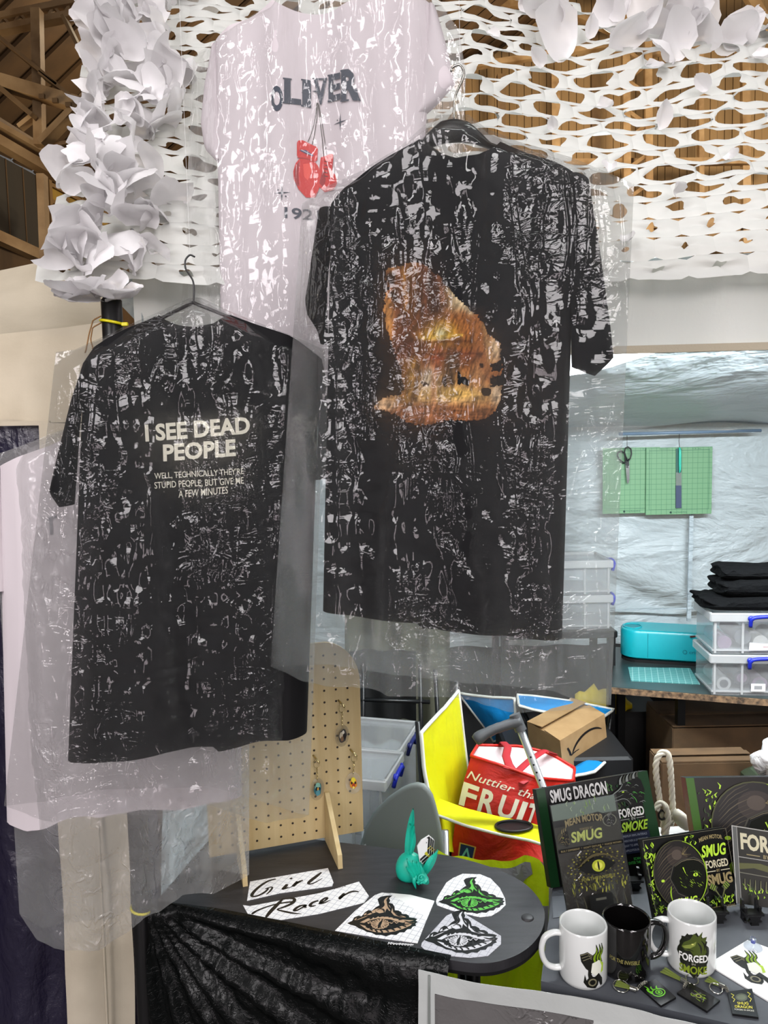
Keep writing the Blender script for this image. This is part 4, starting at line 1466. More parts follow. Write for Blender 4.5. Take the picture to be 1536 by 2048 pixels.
def wallmat(label, x0, y0, x1, y1, yy):
    a_ = P(x0, y1, yy); b_ = P(x1, y0, yy)
    t = thing('cutting_mat', label, 'cutting mat', (a_.x, yy, a_.z))
    w, h = b_.x - a_.x, b_.z - a_.z
    obj('sheet', MB().box((a_.x + w / 2, yy, a_.z + h / 2), (w, .0025, h), bev=.0008), GM, t)
    A = Art(); dkg = ink(36, 96, 72)
    m_ = .016
    for x_, y_, w_, h_ in ((m_, m_ + .008, w - 2 * m_, .0016), (m_, h - m_, w - 2 * m_, .0016), (m_, m_ + .008, .0016, h - 2 * m_), (w - m_, m_ + .008, .0016, h - 2 * m_)):
        A.rect(x_, y_, w_, h_, dkg)
    A.ell(w * .38, .010, .0055, .0055, ink(20, 60, 50)); A.text('Cricut StandardGrip', w * .41, .006, .07, .009, dkg)
    A.text('12 in', w * .7, h - .011, .04, .006, dkg); A.text('StandardGrip', w * .2, h - .011, .05, .006, dkg)
    A.build('printed_marks', lambda x, y, h_: Vector((a_.x + x, yy - .0013 - h_, a_.z + y)), t)
    return t


wallmat('left green gridded adhesive mat, partly behind the scissors', 1205, 894, 1320, 1028, WY + .01)
wallmat('right green gridded adhesive mat, under the spatula', 1291, 893, 1425, 1030, WY)
SCB = mat('scissor_black', srgb(20, 22, 24), rough=.4)
SST = mat('scissor_steel', srgb(168, 170, 168), rough=.25, metal=1.0)
sc_ = thing('scissors', 'black-handled scissors hanging before the left green mat', 'scissors', P(1255, 967, WY - .012))


def wpx(pts, yy): return [P(x, y, yy) for x, y in pts]


for k, ring in enumerate(([(1236, 905), (1243, 902), (1248, 906), (1250, 914), (1252, 924), (1248, 926), (1240, 920), (1235, 912)],
                          [(1251, 896), (1256, 894), (1262, 898), (1263, 908), (1260, 918), (1256, 922), (1252, 914), (1249, 904)])):
    obj('handle_ring', MB().tube(resample(wpx(ring + ring[:1], WY - .012 - k * .003), 26)[:-1], .0035, 7, closed=True), SCB, sc_, smooth=True)
obj('handle_shank', MB().prism(wpx([(1249, 916), (1258, 918), (1258, 932), (1252, 932)], WY - .010), (0, -1, 0), .006), SCB, sc_)
obj('blade', MB().prism(wpx([(1251, 930), (1259, 930), (1259, 960), (1257, 967), (1254, 966)], WY - .0095), (0, -1, 0), .002), SST, sc_)
obj('blade', MB().prism(wpx([(1252, 930), (1257, 930), (1258, 962), (1255, 966)], WY - .0065), (0, -1, 0), .002), SST, sc_)
obj('pivot_screw', MB().tube([P(1255, 934, WY - .010), P(1255, 934, WY - .015)], .004, 10), SCB, sc_)
obj('hanging_wire', MB().tube(wpx([(1254, 866), (1254, 896)], WY - .014), .0012, 5), SCB, sc_)
sp_ = thing('spatula_tool', 'turquoise-handled craft spatula with dark sheath on the right mat', 'craft tool', P(1357, 1016, WY - .01))
obj('sheath', MB().prism(wpx([(1352, 971), (1363, 971), (1363, 1016), (1352, 1016)], WY - .010), (0, -1, 0), .007), mat('sheath_slate', srgb(66, 76, 104), rough=.5), sp_)
obj('blade', MB().prism(wpx([(1352, 945), (1363, 945), (1363, 971), (1352, 971)], WY - .008), (0, -1, 0), .003), mat('spatula_grey', srgb(120, 128, 122), rough=.4), sp_)
obj('handle', MB().tube(resample(wpx([(1359, 895), (1360, 900), (1360, 940), (1359, 946)], WY - .013), 8), [.004, .006, .0066, .0066, .0066, .006, .005, .003], 8), mat('turquoise_grip', srgb(64, 206, 180), rough=.35), sp_, smooth=True)
obj('backing_strip', MB().prism(wpx([(1352, 897), (1363, 897), (1363, 946), (1352, 946)], WY - .006), (0, -1, 0), .003), mat('strip_dark', srgb(52, 96, 88), rough=.5), sp_)
obj('hanging_wire', MB().tube(wpx([(1359, 864), (1358, 882), (1359, 896)], WY - .013), .0014, 5), SCB, sp_)

# =================================================================== MIDDLE OF THE STALL
YEL = cloth('yellow_nylon_cloth', srgb(222, 222, 22), tl=.12, rough=.5, bump=[('noise', 14, .4, .02, (1, 1, .6))])
PIPE = mat('white_piping', srgb(226, 226, 216), rough=.6)
BLUEC = cloth('sky_blue_nylon', srgb(22, 140, 210), tl=.1, rough=.5, bump=[('noise', 12, .4, .02, U)])
# folding yellow camp chair, facing right
yc = thing('camping_chair', 'yellow folding camping chair with white piping beside the red bag', 'chair', (.35, 2.3, 0))
near = resample([P(842, 1466, 2.16), P(848, 1540, 2.14), P(862, 1610, 2.12), P(880, 1700, 2.10)], 15)
mid_ = resample([P(878, 1424, 2.34), P(900, 1520, 2.36), P(914, 1620, 2.34), P(920, 1710, 2.30)], 15)
far = resample([P(917, 1382, 2.52), P(928, 1480, 2.54), P(940, 1580, 2.52), P(952, 1700, 2.5)], 15)
G = np.zeros((15, 17, 3))
for j in range(15):
    G[j] = resample([near[j], (near[j] + mid_[j]) / 2 + np.array([.012, 0, 0]), mid_[j] + np.array([.02, 0, 0]), (far[j] + mid_[j]) / 2 + np.array([.012, 0, 0]), far[j]], 17)
G[0, :, 2] += .015 * np.sin(np.linspace(0, 3.14, 17))
obj('backrest', closed_sheet(G, .004, (1, -.4, 0)), YEL, yc, smooth=50)
edge = list(G[::-1, 0]) + list(G[0]) + list(G[:, -1])
obj('piping', MB().tube([Vector(p) for p in edge], .006, 6), PIPE, yc, smooth=True)
arm = [P(866, 1624, 2.11), P(930, 1648, 2.06), P(1000, 1666, 2.02), P(1060, 1678, 1.99), P(1110, 1694, 1.97)]
a1 = resample(arm, 20); a2 = a1 + np.array([.012, .085, .004])
G = np.stack([a1, lerp(a1, a2, .5) + np.array([0, 0, .003]), a2])
obj('armrest', closed_sheet(G, .005, (0, 0, 1)), YEL, yc, smooth=50)
obj('piping', MB().tube([Vector(p) - Vector((0, 0, .004)) for p in a1], .0045, 6), PIPE, yc, smooth=True)
c = lerp(a1[13], a2[13], .45)
obj('cup_ring', MB().tube([(c[0] + .05 * math.cos(t), c[1] + .03 * math.sin(t), c[2] + .006) for t in np.linspace(0, 6.283, 24, endpoint=False)], .004, 6, closed=True), EDGEM, yc, smooth=True)
obj('cup_pocket', MB().prism([(c[0] + .048 * math.cos(t), c[1] + .028 * math.sin(t), c[2] + .0052) for t in np.linspace(0, 6.283, 24, endpoint=False)], (0, 0, 1), .002), EDGEM, yc)
G = qpatch(((.18, 2.14, .425), (.58, 2.14, .435), (.58, 2.56, .435), (.22, 2.56, .425)), 10, 10, lambda u, v: -.02 * np.sin(3.14 * u) * np.sin(3.14 * v))
obj('seat', closed_sheet(G, .005, (0, 0, 1)), YEL, yc, smooth=50)
for p, q in (((.085, 2.19, .86), (.13, 2.16, .0)), ((.235, 2.56, .86), (.20, 2.58, .0)), ((.17, 2.13, .42), (.60, 2.13, .02)), ((.60, 2.13, .44), (.60, 2.55, .02)), ((.58, 2.1, .63), (.58, 2.12, .02)), ((.58, 2.56, .44), (.58, 2.56, .02))):
    obj('frame_tube', MB().tube([p, q], .008, 8), BLACKM, yc, smooth=True)

# red shopping bag on the seat
REDB = mat('red_woven_bag', srgb(196, 34, 22), rough=.45, bump=[('noise', 9, .5, .03, U), ('noise', 200, .15, .001, U)])
WIN = mat('white_bag_lining', srgb(232, 220, 222), rough=.5, bump=[('noise', 14, .6, .03, U)])
rb = thing('shopping_bag', 'large red reusable shopping bag standing on the yellow chair', 'bag', (.34, 2.36, .43))
tops = [P(942, 1512, 2.25), P(1000, 1530, 2.2), P(1072, 1556, 2.18), P(1146, 1562, 2.36), P(1150, 1536, 2.52), P(1100, 1506, 2.56), P(1040, 1492, 2.56), P(955, 1490, 2.5)]
bots = [PZ(902, 1722, .43), PZ(990, 1745, .43), PZ(1092, 1770, .43), PZ(1142, 1740, .43), PZ(1138, 1708, .43), PZ(1090, 1694, .43), PZ(1030, 1688, .43), PZ(930, 1692, .43)]
tr1 = resample([*tops, tops[0]], 49)[:-1]; br1 = resample([*bots, bots[0]], 49)[:-1]
ctr = tr1.mean(0)
G = []
for j in range(17):
    t = j / 16
    r = lerp(br1, tr1, t)
    r = r + (r - r.mean(0)) * (.06 * math.sin(math.pi * t)) + np.array([0, -1, 0]) * (.012 * vn(np.arange(48) * .4, t * 4, 3) * (np.arange(48) < 24))[:, None] * math.sin(math.pi * t)
    G.append(np.concatenate([r, r[:1]]))
G = np.array(G)
mb = MB(); mb.grid(G); mb.add(br1.tolist(), [tuple(range(47, -1, -1))])
obj('bag_body', mb, REDB, rb, smooth=60)
Gi = []
for j in range(6):
    t = j / 5
    r = lerp(tr1, br1, .01 + .36 * t); r[:, :2] += (r.mean(0) - r)[:, :2] * (.035 + .05 * t)
    Gi.append(np.concatenate([r, r[:1]]))
mb = MB(); mb.grid(np.array(Gi)); mb.add(Gi[-1][:-1].tolist(), [tuple(range(48))])
obj('lining', mb, WIN, rb, smooth=True)
obj('rim', MB().tube([Vector(p) for p in tr1], .005, 6, closed=True), REDB, rb, smooth=True)
STRAP = mat('dark_red_webbing', srgb(176, 34, 44), rough=.6)
for pp in ([P(1002, 1492, 2.56), P(1006, 1484, 2.52), P(1016, 1494, 2.40), P(1012, 1512, 2.32), P(1018, 1530, 2.24), P(1040, 1560, 2.19), P(1052, 1566, 2.17)],
           [P(1110, 1508, 2.56), P(1090, 1500, 2.5), P(1060, 1520, 2.40), P(1036, 1542, 2.28), P(1010, 1536, 2.19)]):
    k = resample(pp, 24)
    obj('carry_strap', MB().tube(k, .013, 8, flat=.18), STRAP, rb, smooth=True)


FA, FB, FC, FD = [np.array(p) for p in (tops[0], tops[2], bots[2], bots[0])]


def bagfn(u, v, h):
    """u along the front edge 0..1, v up 0..1: the nearest skin of the bag"""
    n0 = 18 * u * 0.93
    jj = v * 16; j0 = int(min(15, max(0, jj))); fj = jj - j0
    i0 = int(min(46, max(0, n0))); fi = n0 - i0
    p = (G[j0, i0] * (1 - fi) + G[j0, i0 + 1] * fi) * (1 - fj) + (G[j0 + 1, i0] * (1 - fi) + G[j0 + 1, i0 + 1] * fi) * fj
    d = np.array(CAM) - p; d[2] = 0; d = np.array([.1, -1, .1])
    return Vector(p + d * (.002 + h))


cr = ink(238, 232, 210)
A = Art(); A.text('Nuttier than a', .01, .795, .64, .075, cr, bold=.005, shear=.25)
A.build('script_line', bagfn, rb, step=.0002, maxlen=.06)
for ch, x in zip('FRUIT', (.0, .145, .29, .435, .50)):
    A = Art(); A.text(ch, x, .54, .12 if ch != 'I' else .042, .215, cr, bold=.03); A.build('block_letter', bagfn, rb, step=.0002, maxlen=.06)
for ch, x in zip('AKE', (.655, .79, .92)):
    A = Art(); A.text(ch, x, .50, .115, .215, cr, bold=.03); A.build('block_letter', bagfn, rb, step=.0002, maxlen=.06)
A = Art(); A.rect(.06, .045, .15, .155, ink(214, 170, 90)); A.rect(.073, .057, .124, .131, ink(20, 46, 110))
A.poly([(.095, .075), (.115, .075), (.135, .13), (.155, .075), (.175, .075), (.14, .165), (.13, .165)], ink(120, 200, 220))
A.build('logo_patch', bagfn, rb, step=.0002, maxlen=.06)
A = Art(); A.ell(.72, .12, .17, .10, ink(70, 18, 20)); A.build('dark_print', bagfn, rb, step=.0002, maxlen=.06)

# crutch
GREYP = mat('grey_moulded_grip', srgb(84, 86, 88), rough=.5)
ALU = mat('brushed_aluminium', srgb(190, 192, 194), rough=.3, metal=.8)
cr_ = thing('crutch', 'grey-handled aluminium crutch leaning across the red bag', 'crutch', (.5, 2.0, 0))
p0, p1 = P(1036, 1446, 2.10), P(1092, 1590, 2.06)
dd = (p1 - p0).normalized()
pend = p0 + dd * ((p0.z - .0) / -dd.z)
obj('tube', MB().tube([p0 - dd * .02, pend], .011, 12), ALU, cr_, smooth=True)
obj('grip', MB().tube(resample([P(1040, 1442, 2.1), P(1020, 1448, 2.095), P(990, 1458, 2.09), P(965, 1470, 2.085), P(950, 1482, 2.08)], 14), [.017, .018, .016, .014, .0145, .0135, .0145, .0135, .0145, .014, .0155, .017, .018, .014], 12), GREYP, cr_, smooth=True)
obj('collar', MB().tube([p0 - dd * .026, p0 + dd * .022], [.016, .017], 14), GREYP, cr_, smooth=40)
for k in range(5):
    c = p0 + dd * (.095 + .022 * k) + Vector((-.002, -.0108, 0))
    obj('height_hole', MB().tube([c, c + Vector((0, -.001, 0))], .0028, 8), EDGEM, cr_)

# cardboard box with curved printed arrow
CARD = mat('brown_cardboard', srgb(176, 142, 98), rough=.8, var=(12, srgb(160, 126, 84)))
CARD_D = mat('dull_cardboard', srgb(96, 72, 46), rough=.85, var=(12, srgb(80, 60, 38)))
TAPE = mat('dark_parcel_tape', srgb(40, 36, 34), rough=.4)
cbx = thing('cardboard_box', 'brown cardboard parcel box with a curved black arrow print', 'box', P(1130, 1548, 2.8))
C0, R0, L0 = P(1120, 1481, 2.72), P(1209, 1440, 2.98), P(1054, 1473, 2.92)
R0.z = C0.z + .002; L0.z = C0.z
B0 = R0 + L0 - C0
hh = Vector((.012, 0, -.125))
pts = [C0, R0, B0, L0]
mb = MB(); low_ = [p + hh for p in pts]
mb.add(pts + low_, [(0, 4, 5, 1), (1, 5, 6, 2), (2, 6, 7, 3), (3, 7, 4, 0), (7, 6, 5, 4)])
mb.add([p - Vector((0, 0, .004)) for p in pts], [(0, 1, 2, 3)])
obj('carton', mb, CARD, cbx)
for a_, b_, inn in ((C0, R0, L0 - C0), (L0, B0, C0 - L0)):
    f = inn * .46
    up = Vector((0, 0, .006 if a_ is C0 else .012))
    obj('flap', MB().add([a_, b_, b_ + f + up, a_ + f + up, a_ - Vector((0, 0, .003)), b_ - Vector((0, 0, .003)), b_ + f + up - Vector((0, 0, .003)), a_ + f + up - Vector((0, 0, .003))],
        [(0, 1, 2, 3), (7, 6, 5, 4), (0, 4, 5, 1), (1, 5, 6, 2), (2, 6, 7, 3), (3, 7, 4, 0)]), CARD, cbx)
A = Art(); bk_ = ink(26, 22, 22)
A.stroke([(.20, .36), (.28, .58), (.42, .74), (.60, .80), (.78, .74), (.90, .60)], [.012, .05, .075, .075, .05, .012], bk_, smooth=2)
A.stroke([(.13, .66), (.17, .50), (.18, .38), (.27, .42), (.36, .42)], [.03, .035, .04, .03, .02], bk_, smooth=1)
A.build('printed_arrow', lambda x, y, h: C0.lerp(R0, x) + hh * (1 - y) + Vector((.6, -.8, 0)) * (.0012 + h), cbx)
tag(obj('crate', MB().box((C0.x + .06, 2.98, .245), (.46, .40, .485), bev=.01), mat('black_crate', srgb(24, 24, 26), rough=.6)), 'black crate supporting the parcel box behind the red bag', 'crate')

# blue camp chair, behind
bc = thing('camping_chair', 'sky blue folding camping chair with pale piping behind the parcel box', 'chair', (.6, 3.2, 0))
for nm, pp in (('backrest', ((990, 1480, 3.3), (1034, 1470, 3.15), (1030, 1396, 3.15), (918, 1384, 3.3))),
               ('seat', ((1038, 1416, 3.05), (1190, 1448, 3.02), (1228, 1420, 3.1), (1034, 1392, 3.2))),
               ('side_panel', ((1100, 1570, 2.62), (1190, 1548, 2.66), (1228, 1508, 2.9), (1140, 1545, 2.8)))):
    G2 = qpatch([P(*p) for p in pp], 14, 8, lambda u, v: .02 * np.sin(3.1 * u) * np.sin(3.1 * v) + .012 * vn(u * 5, v * 4, 4))
    obj(nm, closed_sheet(G2, .004, (0, -1, .4)), BLUEC, bc, smooth=50)
    ring = [G2[0, i] for i in range(15)] + [G2[j, -1] for j in range(1, 9)] + [G2[-1, i] for i in range(13, -1, -1)] + [G2[j, 0] for j in range(7, 0, -1)]
    obj('piping', MB().tube([Vector(p) for p in ring], .006, 6, closed=True), PIPE, bc, smooth=True)
for p, q in ((P(918, 1390, 3.32), Vector((.33, 3.36, 0))), (P(1034, 1400, 3.2), Vector((.55, 3.2, 0))), (P(1034, 1402, 3.18), Vector((.85, 3.0, .02))), (P(1224, 1420, 3.1), Vector((.86, 3.12, 0)))):
    obj('frame_tube', MB().tube([p, q], .009, 8), BLACKM, bc, smooth=True)
# yellow fabric bundle beyond
g_ = MB()
th_ = np.linspace(0, 2 * math.pi, 25)
Gy = []
for j in range(13):
    t = j / 12
    c = P(lerp(1150, 1264, t), lerp(1398, 1412, t), 3.35)
    r = .055 * math.sin(math.pi * min(1, t * .92 + .06)) ** .6 * (1 + .25 * math.sin(j * 2.1))
    Gy.append([(c.x + .2 * r * math.cos(a_), c.y + r * math.cos(a_), c.z + r * math.sin(a_) * 1.1 * (1 + .15 * math.sin(3 * a_ + j))) for a_ in th_])
YB = cloth('mustard_cloth', srgb(214, 186, 24), tl=.1, rough=.5, bump=[('noise', 18, .5, .02, U)])
tag(obj('fabric_bundle', MB().grid(np.array(Gy)), YB, smooth=True), 'bundle of yellow fabric under the back table beside the blue chair', 'fabric bundle')
tag(obj('stool', MB().box((1.12, 3.42, .235), (.24, .26, .47), bev=.02), mat('dark_stool', srgb(26, 24, 24), rough=.6)), 'dark box-shaped stool under the back table', 'stool')

# grey folding chair
FG = mat('grey_chair_plastic', srgb(128, 136, 132), rough=.5)
fc = thing('folding_chair', 'grey plastic folding chair behind the rounded table end', 'chair', (.02, 2.1, 0))
ol = [(722, 1740), (728, 1690), (738, 1655), (757, 1624), (785, 1597), (812, 1579), (832, 1571), (848, 1574), (858, 1588), (866, 1615), (874, 1650), (880, 1690), (884, 1740)]
fcp = Plane(P(722, 1700, 2.06), P(884, 1700, 2.0))
sz = fcp.pxs(ol)
obj('backrest', MB().prism([fcp.pt(s, z, .012) for s, z in sz], fcp.N, .022), FG, fc)
obj('back_rim', MB().tube([fcp.pt(s, z, .001) for s, z in resample(sz, 40)], .011, 8), FG, fc, smooth=True)
obj('seat', MB().prism([(-.08, 2.08, .45), (.16, 2.06, .45), (.16, 2.42, .46), (-.06, 2.44, .46)], (0, 0, 1), .02), FG, fc)
for x, y0, y1 in ((-.07, 2.06, 1.96), (.15, 2.05, 1.94), (-.06, 2.4, 2.46), (.15, 2.38, 2.44)):
    obj('leg', MB().tube([(x, y0, .6 if y0 < 2.2 else .45), (x, y1, 0)], .011, 8), ALU, fc, smooth=True)

# clear boxes left of the chairs, on a low stand
ls = thing('stand', 'low dark stand under the clear boxes behind the peg board', 'stand', (-.2, 2.6, 0))
obj('top', MB().box((-.2, 2.58, .325), (.62, .66, .03), bev=.004), BLACKM, ls)
for x in (-.48, .08):
    for y in (2.29, 2.87):
        obj('leg', MB().bar((x, y, .311), (x, y, 0), .03, .03, up=(0, 1, 0)), BLACKM, ls)
axb = Vector((1, -.28, 0)).normalized(); ayb = Vector((.28, 1, 0)).normalized()
f2 = PZ(771, 1563, .66); f1 = PZ(799, 1502, .66)
for f, lab, hm_ in ((f2, 'nearer clear storage box with bright blue handle behind the peg board', BLUEH), (f1, 'farther clear storage box with dark blue handle behind the peg board', BLUEHD)):
    c = f - axb * .40; c.z = .341
    clear_box(lab, c, axb, .40, .235 if f is f2 else .29, .318, handle='right', hm=hm_, group='clear boxes behind the peg board')
# dark rail and hanging cloth behind
ra = thing('clothes_rail', 'black metal rail with a grey-green cloth behind the clear boxes', 'rail', (0.05, 3.2, 0))
for p, q in ((P(726, 1330, 3.1), P(726, 1700, 3.1)), (P(840, 1330, 3.1), P(846, 1700, 3.1)), (P(690, 1398, 3.1), P(860, 1404, 3.1)), (P(870, 1340, 3.1), P(890, 1700, 3.1))):
    obj('rail_tube', MB().tube([p, Vector((q.x, q.y, max(0, q.z - (.0)))) if abs(p.z - q.z) < .1 else Vector((q.x, q.y, 0))], .009, 8), BLACKM, ra, smooth=True)
g2 = qpatch([P(690, 1640, 3.4), P(900, 1640, 3.4), P(900, 1200, 3.4), P(690, 1200, 3.4)], 40, 10, lambda u, v: .03 * np.sin(u * 24 + v))
obj('hung_cloth', MB().grid(g2), mat('grey_green_cloth', srgb(86, 86, 70), rough=.85), ra, smooth=True)
g2 = qpatch([P(700, 1440, 3.2), P(832, 1440, 3.2), P(832, 1300, 3.2), P(700, 1300, 3.2)], 20, 10, lambda u, v: .02 * np.sin(u * 14 + v))
obj('hung_cloth', MB().grid(g2), mat('black_cloth', srgb(20, 20, 20), rough=.85), ra, smooth=True)

# hi-vis vest hanging at the back of the table
HV = cloth('fluorescent_yellow', srgb(228, 255, 30), tl=.1, rough=.55, bump=[('noise', 16, .4, .02, U)])
REFL = mat('silver_reflective_tape', srgb(176, 178, 180), rough=.4, bump=[('noise', 20, .3, .01, U)])
vs = thing('safety_vest', 'fluorescent yellow safety vest with silver bands by the table end', 'vest', (.28, 1.85, .5))
vt = resample([P(874, 1698, 1.86), P(905, 1713, 1.85), P(950, 1716, 1.85), P(1000, 1724, 1.84), P(1050, 1712, 1.84), P(1078, 1718, 1.83), P(1098, 1744, 1.80)], 41)
vb = resample([P(880, 2150, 1.80), P(960, 2150, 1.79), P(1030, 2150, 1.78), P(1098, 2150, 1.76)], 41)
nv2 = 24
VG = np.array([lerp(vt, vb, t) + np.stack([np.zeros(41), -.02 * np.sin(np.arange(41) * .55 + 2 * t) * (.3 + t), np.zeros(41)], 1) for t in np.linspace(0, 1, nv2 + 1)])
obj('vest_cloth', MB().grid(VG, flip=True), HV, vs, smooth=True)


def vfn(u, v, h):
    a_, b_ = u * 40, v * nv2
    i, j = int(min(39, max(0, a_))), int(min(nv2 - 1, max(0, b_)))
    fi, fj = a_ - i, b_ - j
    p = lerp(lerp(VG[j, i], VG[j, i + 1], fi), lerp(VG[j + 1, i], VG[j + 1, i + 1], fi), fj)
    return Vector(p) + Vector((0, -.003 - h, .002))


A = Art(); A.poly([(.12, .03), (.36, .025), (.46, .10), (.44, .20), (.30, .12), (.14, .08)], REFL)
A.poly([(.46, .035), (.80, .03), (.82, .08), (.70, .15), (.52, .12)], REFL)
A.poly([(.80, .22), (.99, .17), (.99, .34), (.84, .40)], REFL)
A.build('reflective_band', vfn, vs, maxlen=.06, step=.0004)

# rope-handled beach bag
ROPE = mat('cotton_rope', srgb(222, 216, 198), rough=.85)
NAVB = mat('navy_stripe', srgb(26, 30, 62), rough=.7)
WHB = mat('bag_canvas_white', srgb(226, 226, 224), rough=.7)
rp = thing('rope_handle_bag', 'navy and white canvas bag with a thick white rope handle', 'bag', P(1345, 1800, 2.05))


def rope(pts, r, name='rope_handle'):
    c = np.array(spline(pts, 80))
    mb = MB()
    L = np.concatenate([[0], np.cumsum(np.linalg.norm(np.diff(c, axis=0), axis=1))])
    for k in range(3):
        q = []
        for i in range(80):
            t = c[min(79, i + 1)] - c[max(0, i - 1)]; t = Vector(t).normalized()
            s = t.cross(Vector((0, 1, 0.01))).normalized(); o_ = t.cross(s)
            a_ = L[i] * 110 + k * 2.094
            q.append(Vector(c[i]) + (s * math.cos(a_) + o_ * math.sin(a_)) * r * .5)
        mb.tube(q, r * .56, 6)
    return obj(name, mb, ROPE, rp, smooth=True)


rope([P(x, y, 2.0) for x, y in ((1330, 1690), (1326, 1640), (1318, 1590), (1312, 1545), (1314, 1518), (1325, 1505), (1336, 1510), (1341, 1540), (1344, 1590), (1346, 1632), (1340, 1650))], .0085)
rope([P(x, y, 1.98) for x, y in ((1312, 1620), (1320, 1606), (1332, 1616), (1336, 1640), (1332, 1660), (1330, 1700))], .0085)
mb = MB()
c = P(1352, 1640, 1.97); Gk = []
for j in range(9):
    q = j / 8
    r = .024 * math.sin(math.pi * min(.97, q * .9 + .06)) ** .7
    Gk.append([(c.x + .010 * q * 3 + r * math.cos(a_) * .8, c.y + r * math.cos(a_ + 1.5), c.z + .03 - q * .06 + r * math.sin(a_) * .6) for a_ in np.linspace(0, 6.2832, 17)])
obj('knot', MB().grid(np.array(Gk)), ROPE, rp, smooth=True)
tp = [P(1296, 1676, 2.02), P(1392, 1672, 1.96), P(1404, 1650, 2.16), P(1306, 1655, 2.2)]
bt2 = [Vector((p.x + (-.02 if k in (0, 3) else .02), p.y, .36)) for k, p in enumerate(tp)]
for k, (t0, t1, m_) in enumerate(((0, .12, WHB), (.12, .4, NAVB), (.4, .7, WHB), (.7, 1, NAVB))):
    r0 = [tp[i].lerp(bt2[i], t0) for i in range(4)]; r1 = [tp[i].lerp(bt2[i], t1) for i in range(4)]
    obj('canvas_band', MB().add(r0 + r1, [(i, (i + 1) % 4, (i + 1) % 4 + 4, i + 4) for i in range(4)]), m_, rp)
obj('base', MB().prism(bt2, (0, 0, 1), .01), NAVB, rp)
obj('top_gusset', MB().prism([p - Vector((0, 0, .02)) for p in tp], (0, 0, 1), .004), WHB, rp)
obj('eyelet', MB().tube([P(1324 + 7 * math.cos(t), 1630 + 9 * math.sin(t), 1.985) for t in np.linspace(0, 6.283, 16, endpoint=False)], .003, 6, closed=True), BLACKM, rp, smooth=True)
tag(obj('plinth', MB().box((.82, 2.08, .175), (.3, .3, .35), bev=.01), mat('plinth_dark', srgb(30, 28, 28), rough=.7)), 'dark box under the rope-handled bag', 'box')

# cardboard cartons under the back table
def carton(label, x0, y0, x1, y1, y, dep, m, flapup=True):
    a_ = P(x0, y1, y); b_ = P(x1, y0, y)
    t = thing('cardboard_box', label, 'box', (a_.x, y, 0), 'cartons under the back table')
    w, h = b_.x - a_.x, b_.z
    mb = MB()
    for bx_ in (((w / 2, 0), (w, .006)), ((w / 2, dep), (w, .006)), ((0, dep / 2), (.006, dep)), ((w, dep / 2), (.006, dep))):
        mb.box((a_.x + bx_[0][0], y + bx_[0][1], h / 2), (bx_[1][0], bx_[1][1], h))
    obj('carton', mb, m, t)
    for k_, (ya, yb_) in enumerate(((0, dep * .49), (dep * .51, dep))):
        obj('flap', MB().box((a_.x + w / 2, y + (ya + yb_) / 2, h + .003), (w, yb_ - ya, .005), Matrix.Rotation(.05 if k_ else -.06, 3, 'X')), m, t)
    obj('tape_strip', MB().box((a_.x + w / 2, y + dep / 2, h + .012), (w, .03, .001)), m, t)
    return t


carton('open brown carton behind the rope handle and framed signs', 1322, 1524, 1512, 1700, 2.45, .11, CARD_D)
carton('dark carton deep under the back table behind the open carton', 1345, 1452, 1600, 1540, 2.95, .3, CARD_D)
Gw = []
c = P(1560, 1520, 2.3)
for j in range(11):
    q = j / 10
    r = .075 * math.sin(math.pi * min(.98, q * .95 + .03)) ** .6
    Gw.append([(c.x + r * math.cos(a_) * (1 + .25 * math.sin(a_ * 3 + j)), c.y + r * .6 * math.sin(a_), c.z + .075 - .15 * q + .015 * math.sin(a_ * 4 + j * 1.7)) for a_ in np.linspace(0, 6.2832, 25)])
tag(obj('plastic_bag', MB().grid(np.array(Gw)), mat('white_crumpled_poly', srgb(230, 230, 230), rough=.4, bump=[('ridge', 20, .8, .03, U)]), smooth=True), 'crumpled white plastic bag at the right edge above the carton', 'plastic bag')
tag(obj('bin', MB().box((c.x + .05, 2.34, .30), (.22, .22, .60), bev=.02), mat('bin_green', srgb(44, 54, 34), rough=.6)), 'dark green bin under the crumpled white bag', 'bin')

# =================================================================== LEFT TABLE TOP
PINE = mat('pale_pine', srgb(214, 194, 146), rough=.55, var=(5, srgb(200, 176, 126), (9, 9, .5)), bump=[('noise', 30, .1, .002, (6, 6, .4))])
pb = Plane(P(500, 1697, 1.656), P(723, 1662, 1.732))
bo = thing('peg_board', 'pale pine arched peg board with feet, hung with keyrings', 'display board', pb.pt(*pb.px(600, 1690)))
s_l, _ = pb.px(418, 1700); s_r, _ = pb.px(726, 1660)
_, z_b = pb.px(600, 1682); _, z_t = pb.px(600, 1288)
wB = s_r - s_l
arch_ = [(s_l, z_b), (s_r, z_b), (s_r, z_t - .10)]
for k in range(1, 12):
    q = math.radians(90 * k / 12); arch_.append((s_r - .09 * (1 - math.cos(q)), z_t - .10 + .10 * math.sin(q)))
for k in range(0, 13):
    q = math.radians(90 * k / 12); arch_.append((s_l + .09 * (1 - math.sin(q)), z_t - .10 + .10 * math.cos(q)))
obj('panel', MB().prism([pb.pt(s, z, .004) for s, z in arch_], pb.N, .008), PINE, bo)
A = Art(); hd = ink(44, 32, 20)
pit = .0272
ns, nz = int((wB - .03) / pit), int((z_t - z_b - .04) / pit)
for i in range(ns + 1):
    for j in range(nz + 1):
        s, z = s_r - .030 - i * pit, z_b + .020 + j * pit
        if z > z_t - .10 and (s > s_r - .05 or s < s_l + .05): continue
        A.ell(s, z, .0027, .0027, hd, 10)
o = A.build('peg_holes', lambda x, y, h: pb.pt(x, y, .0045), bo, step=0); o['kind'] = 'stuff'
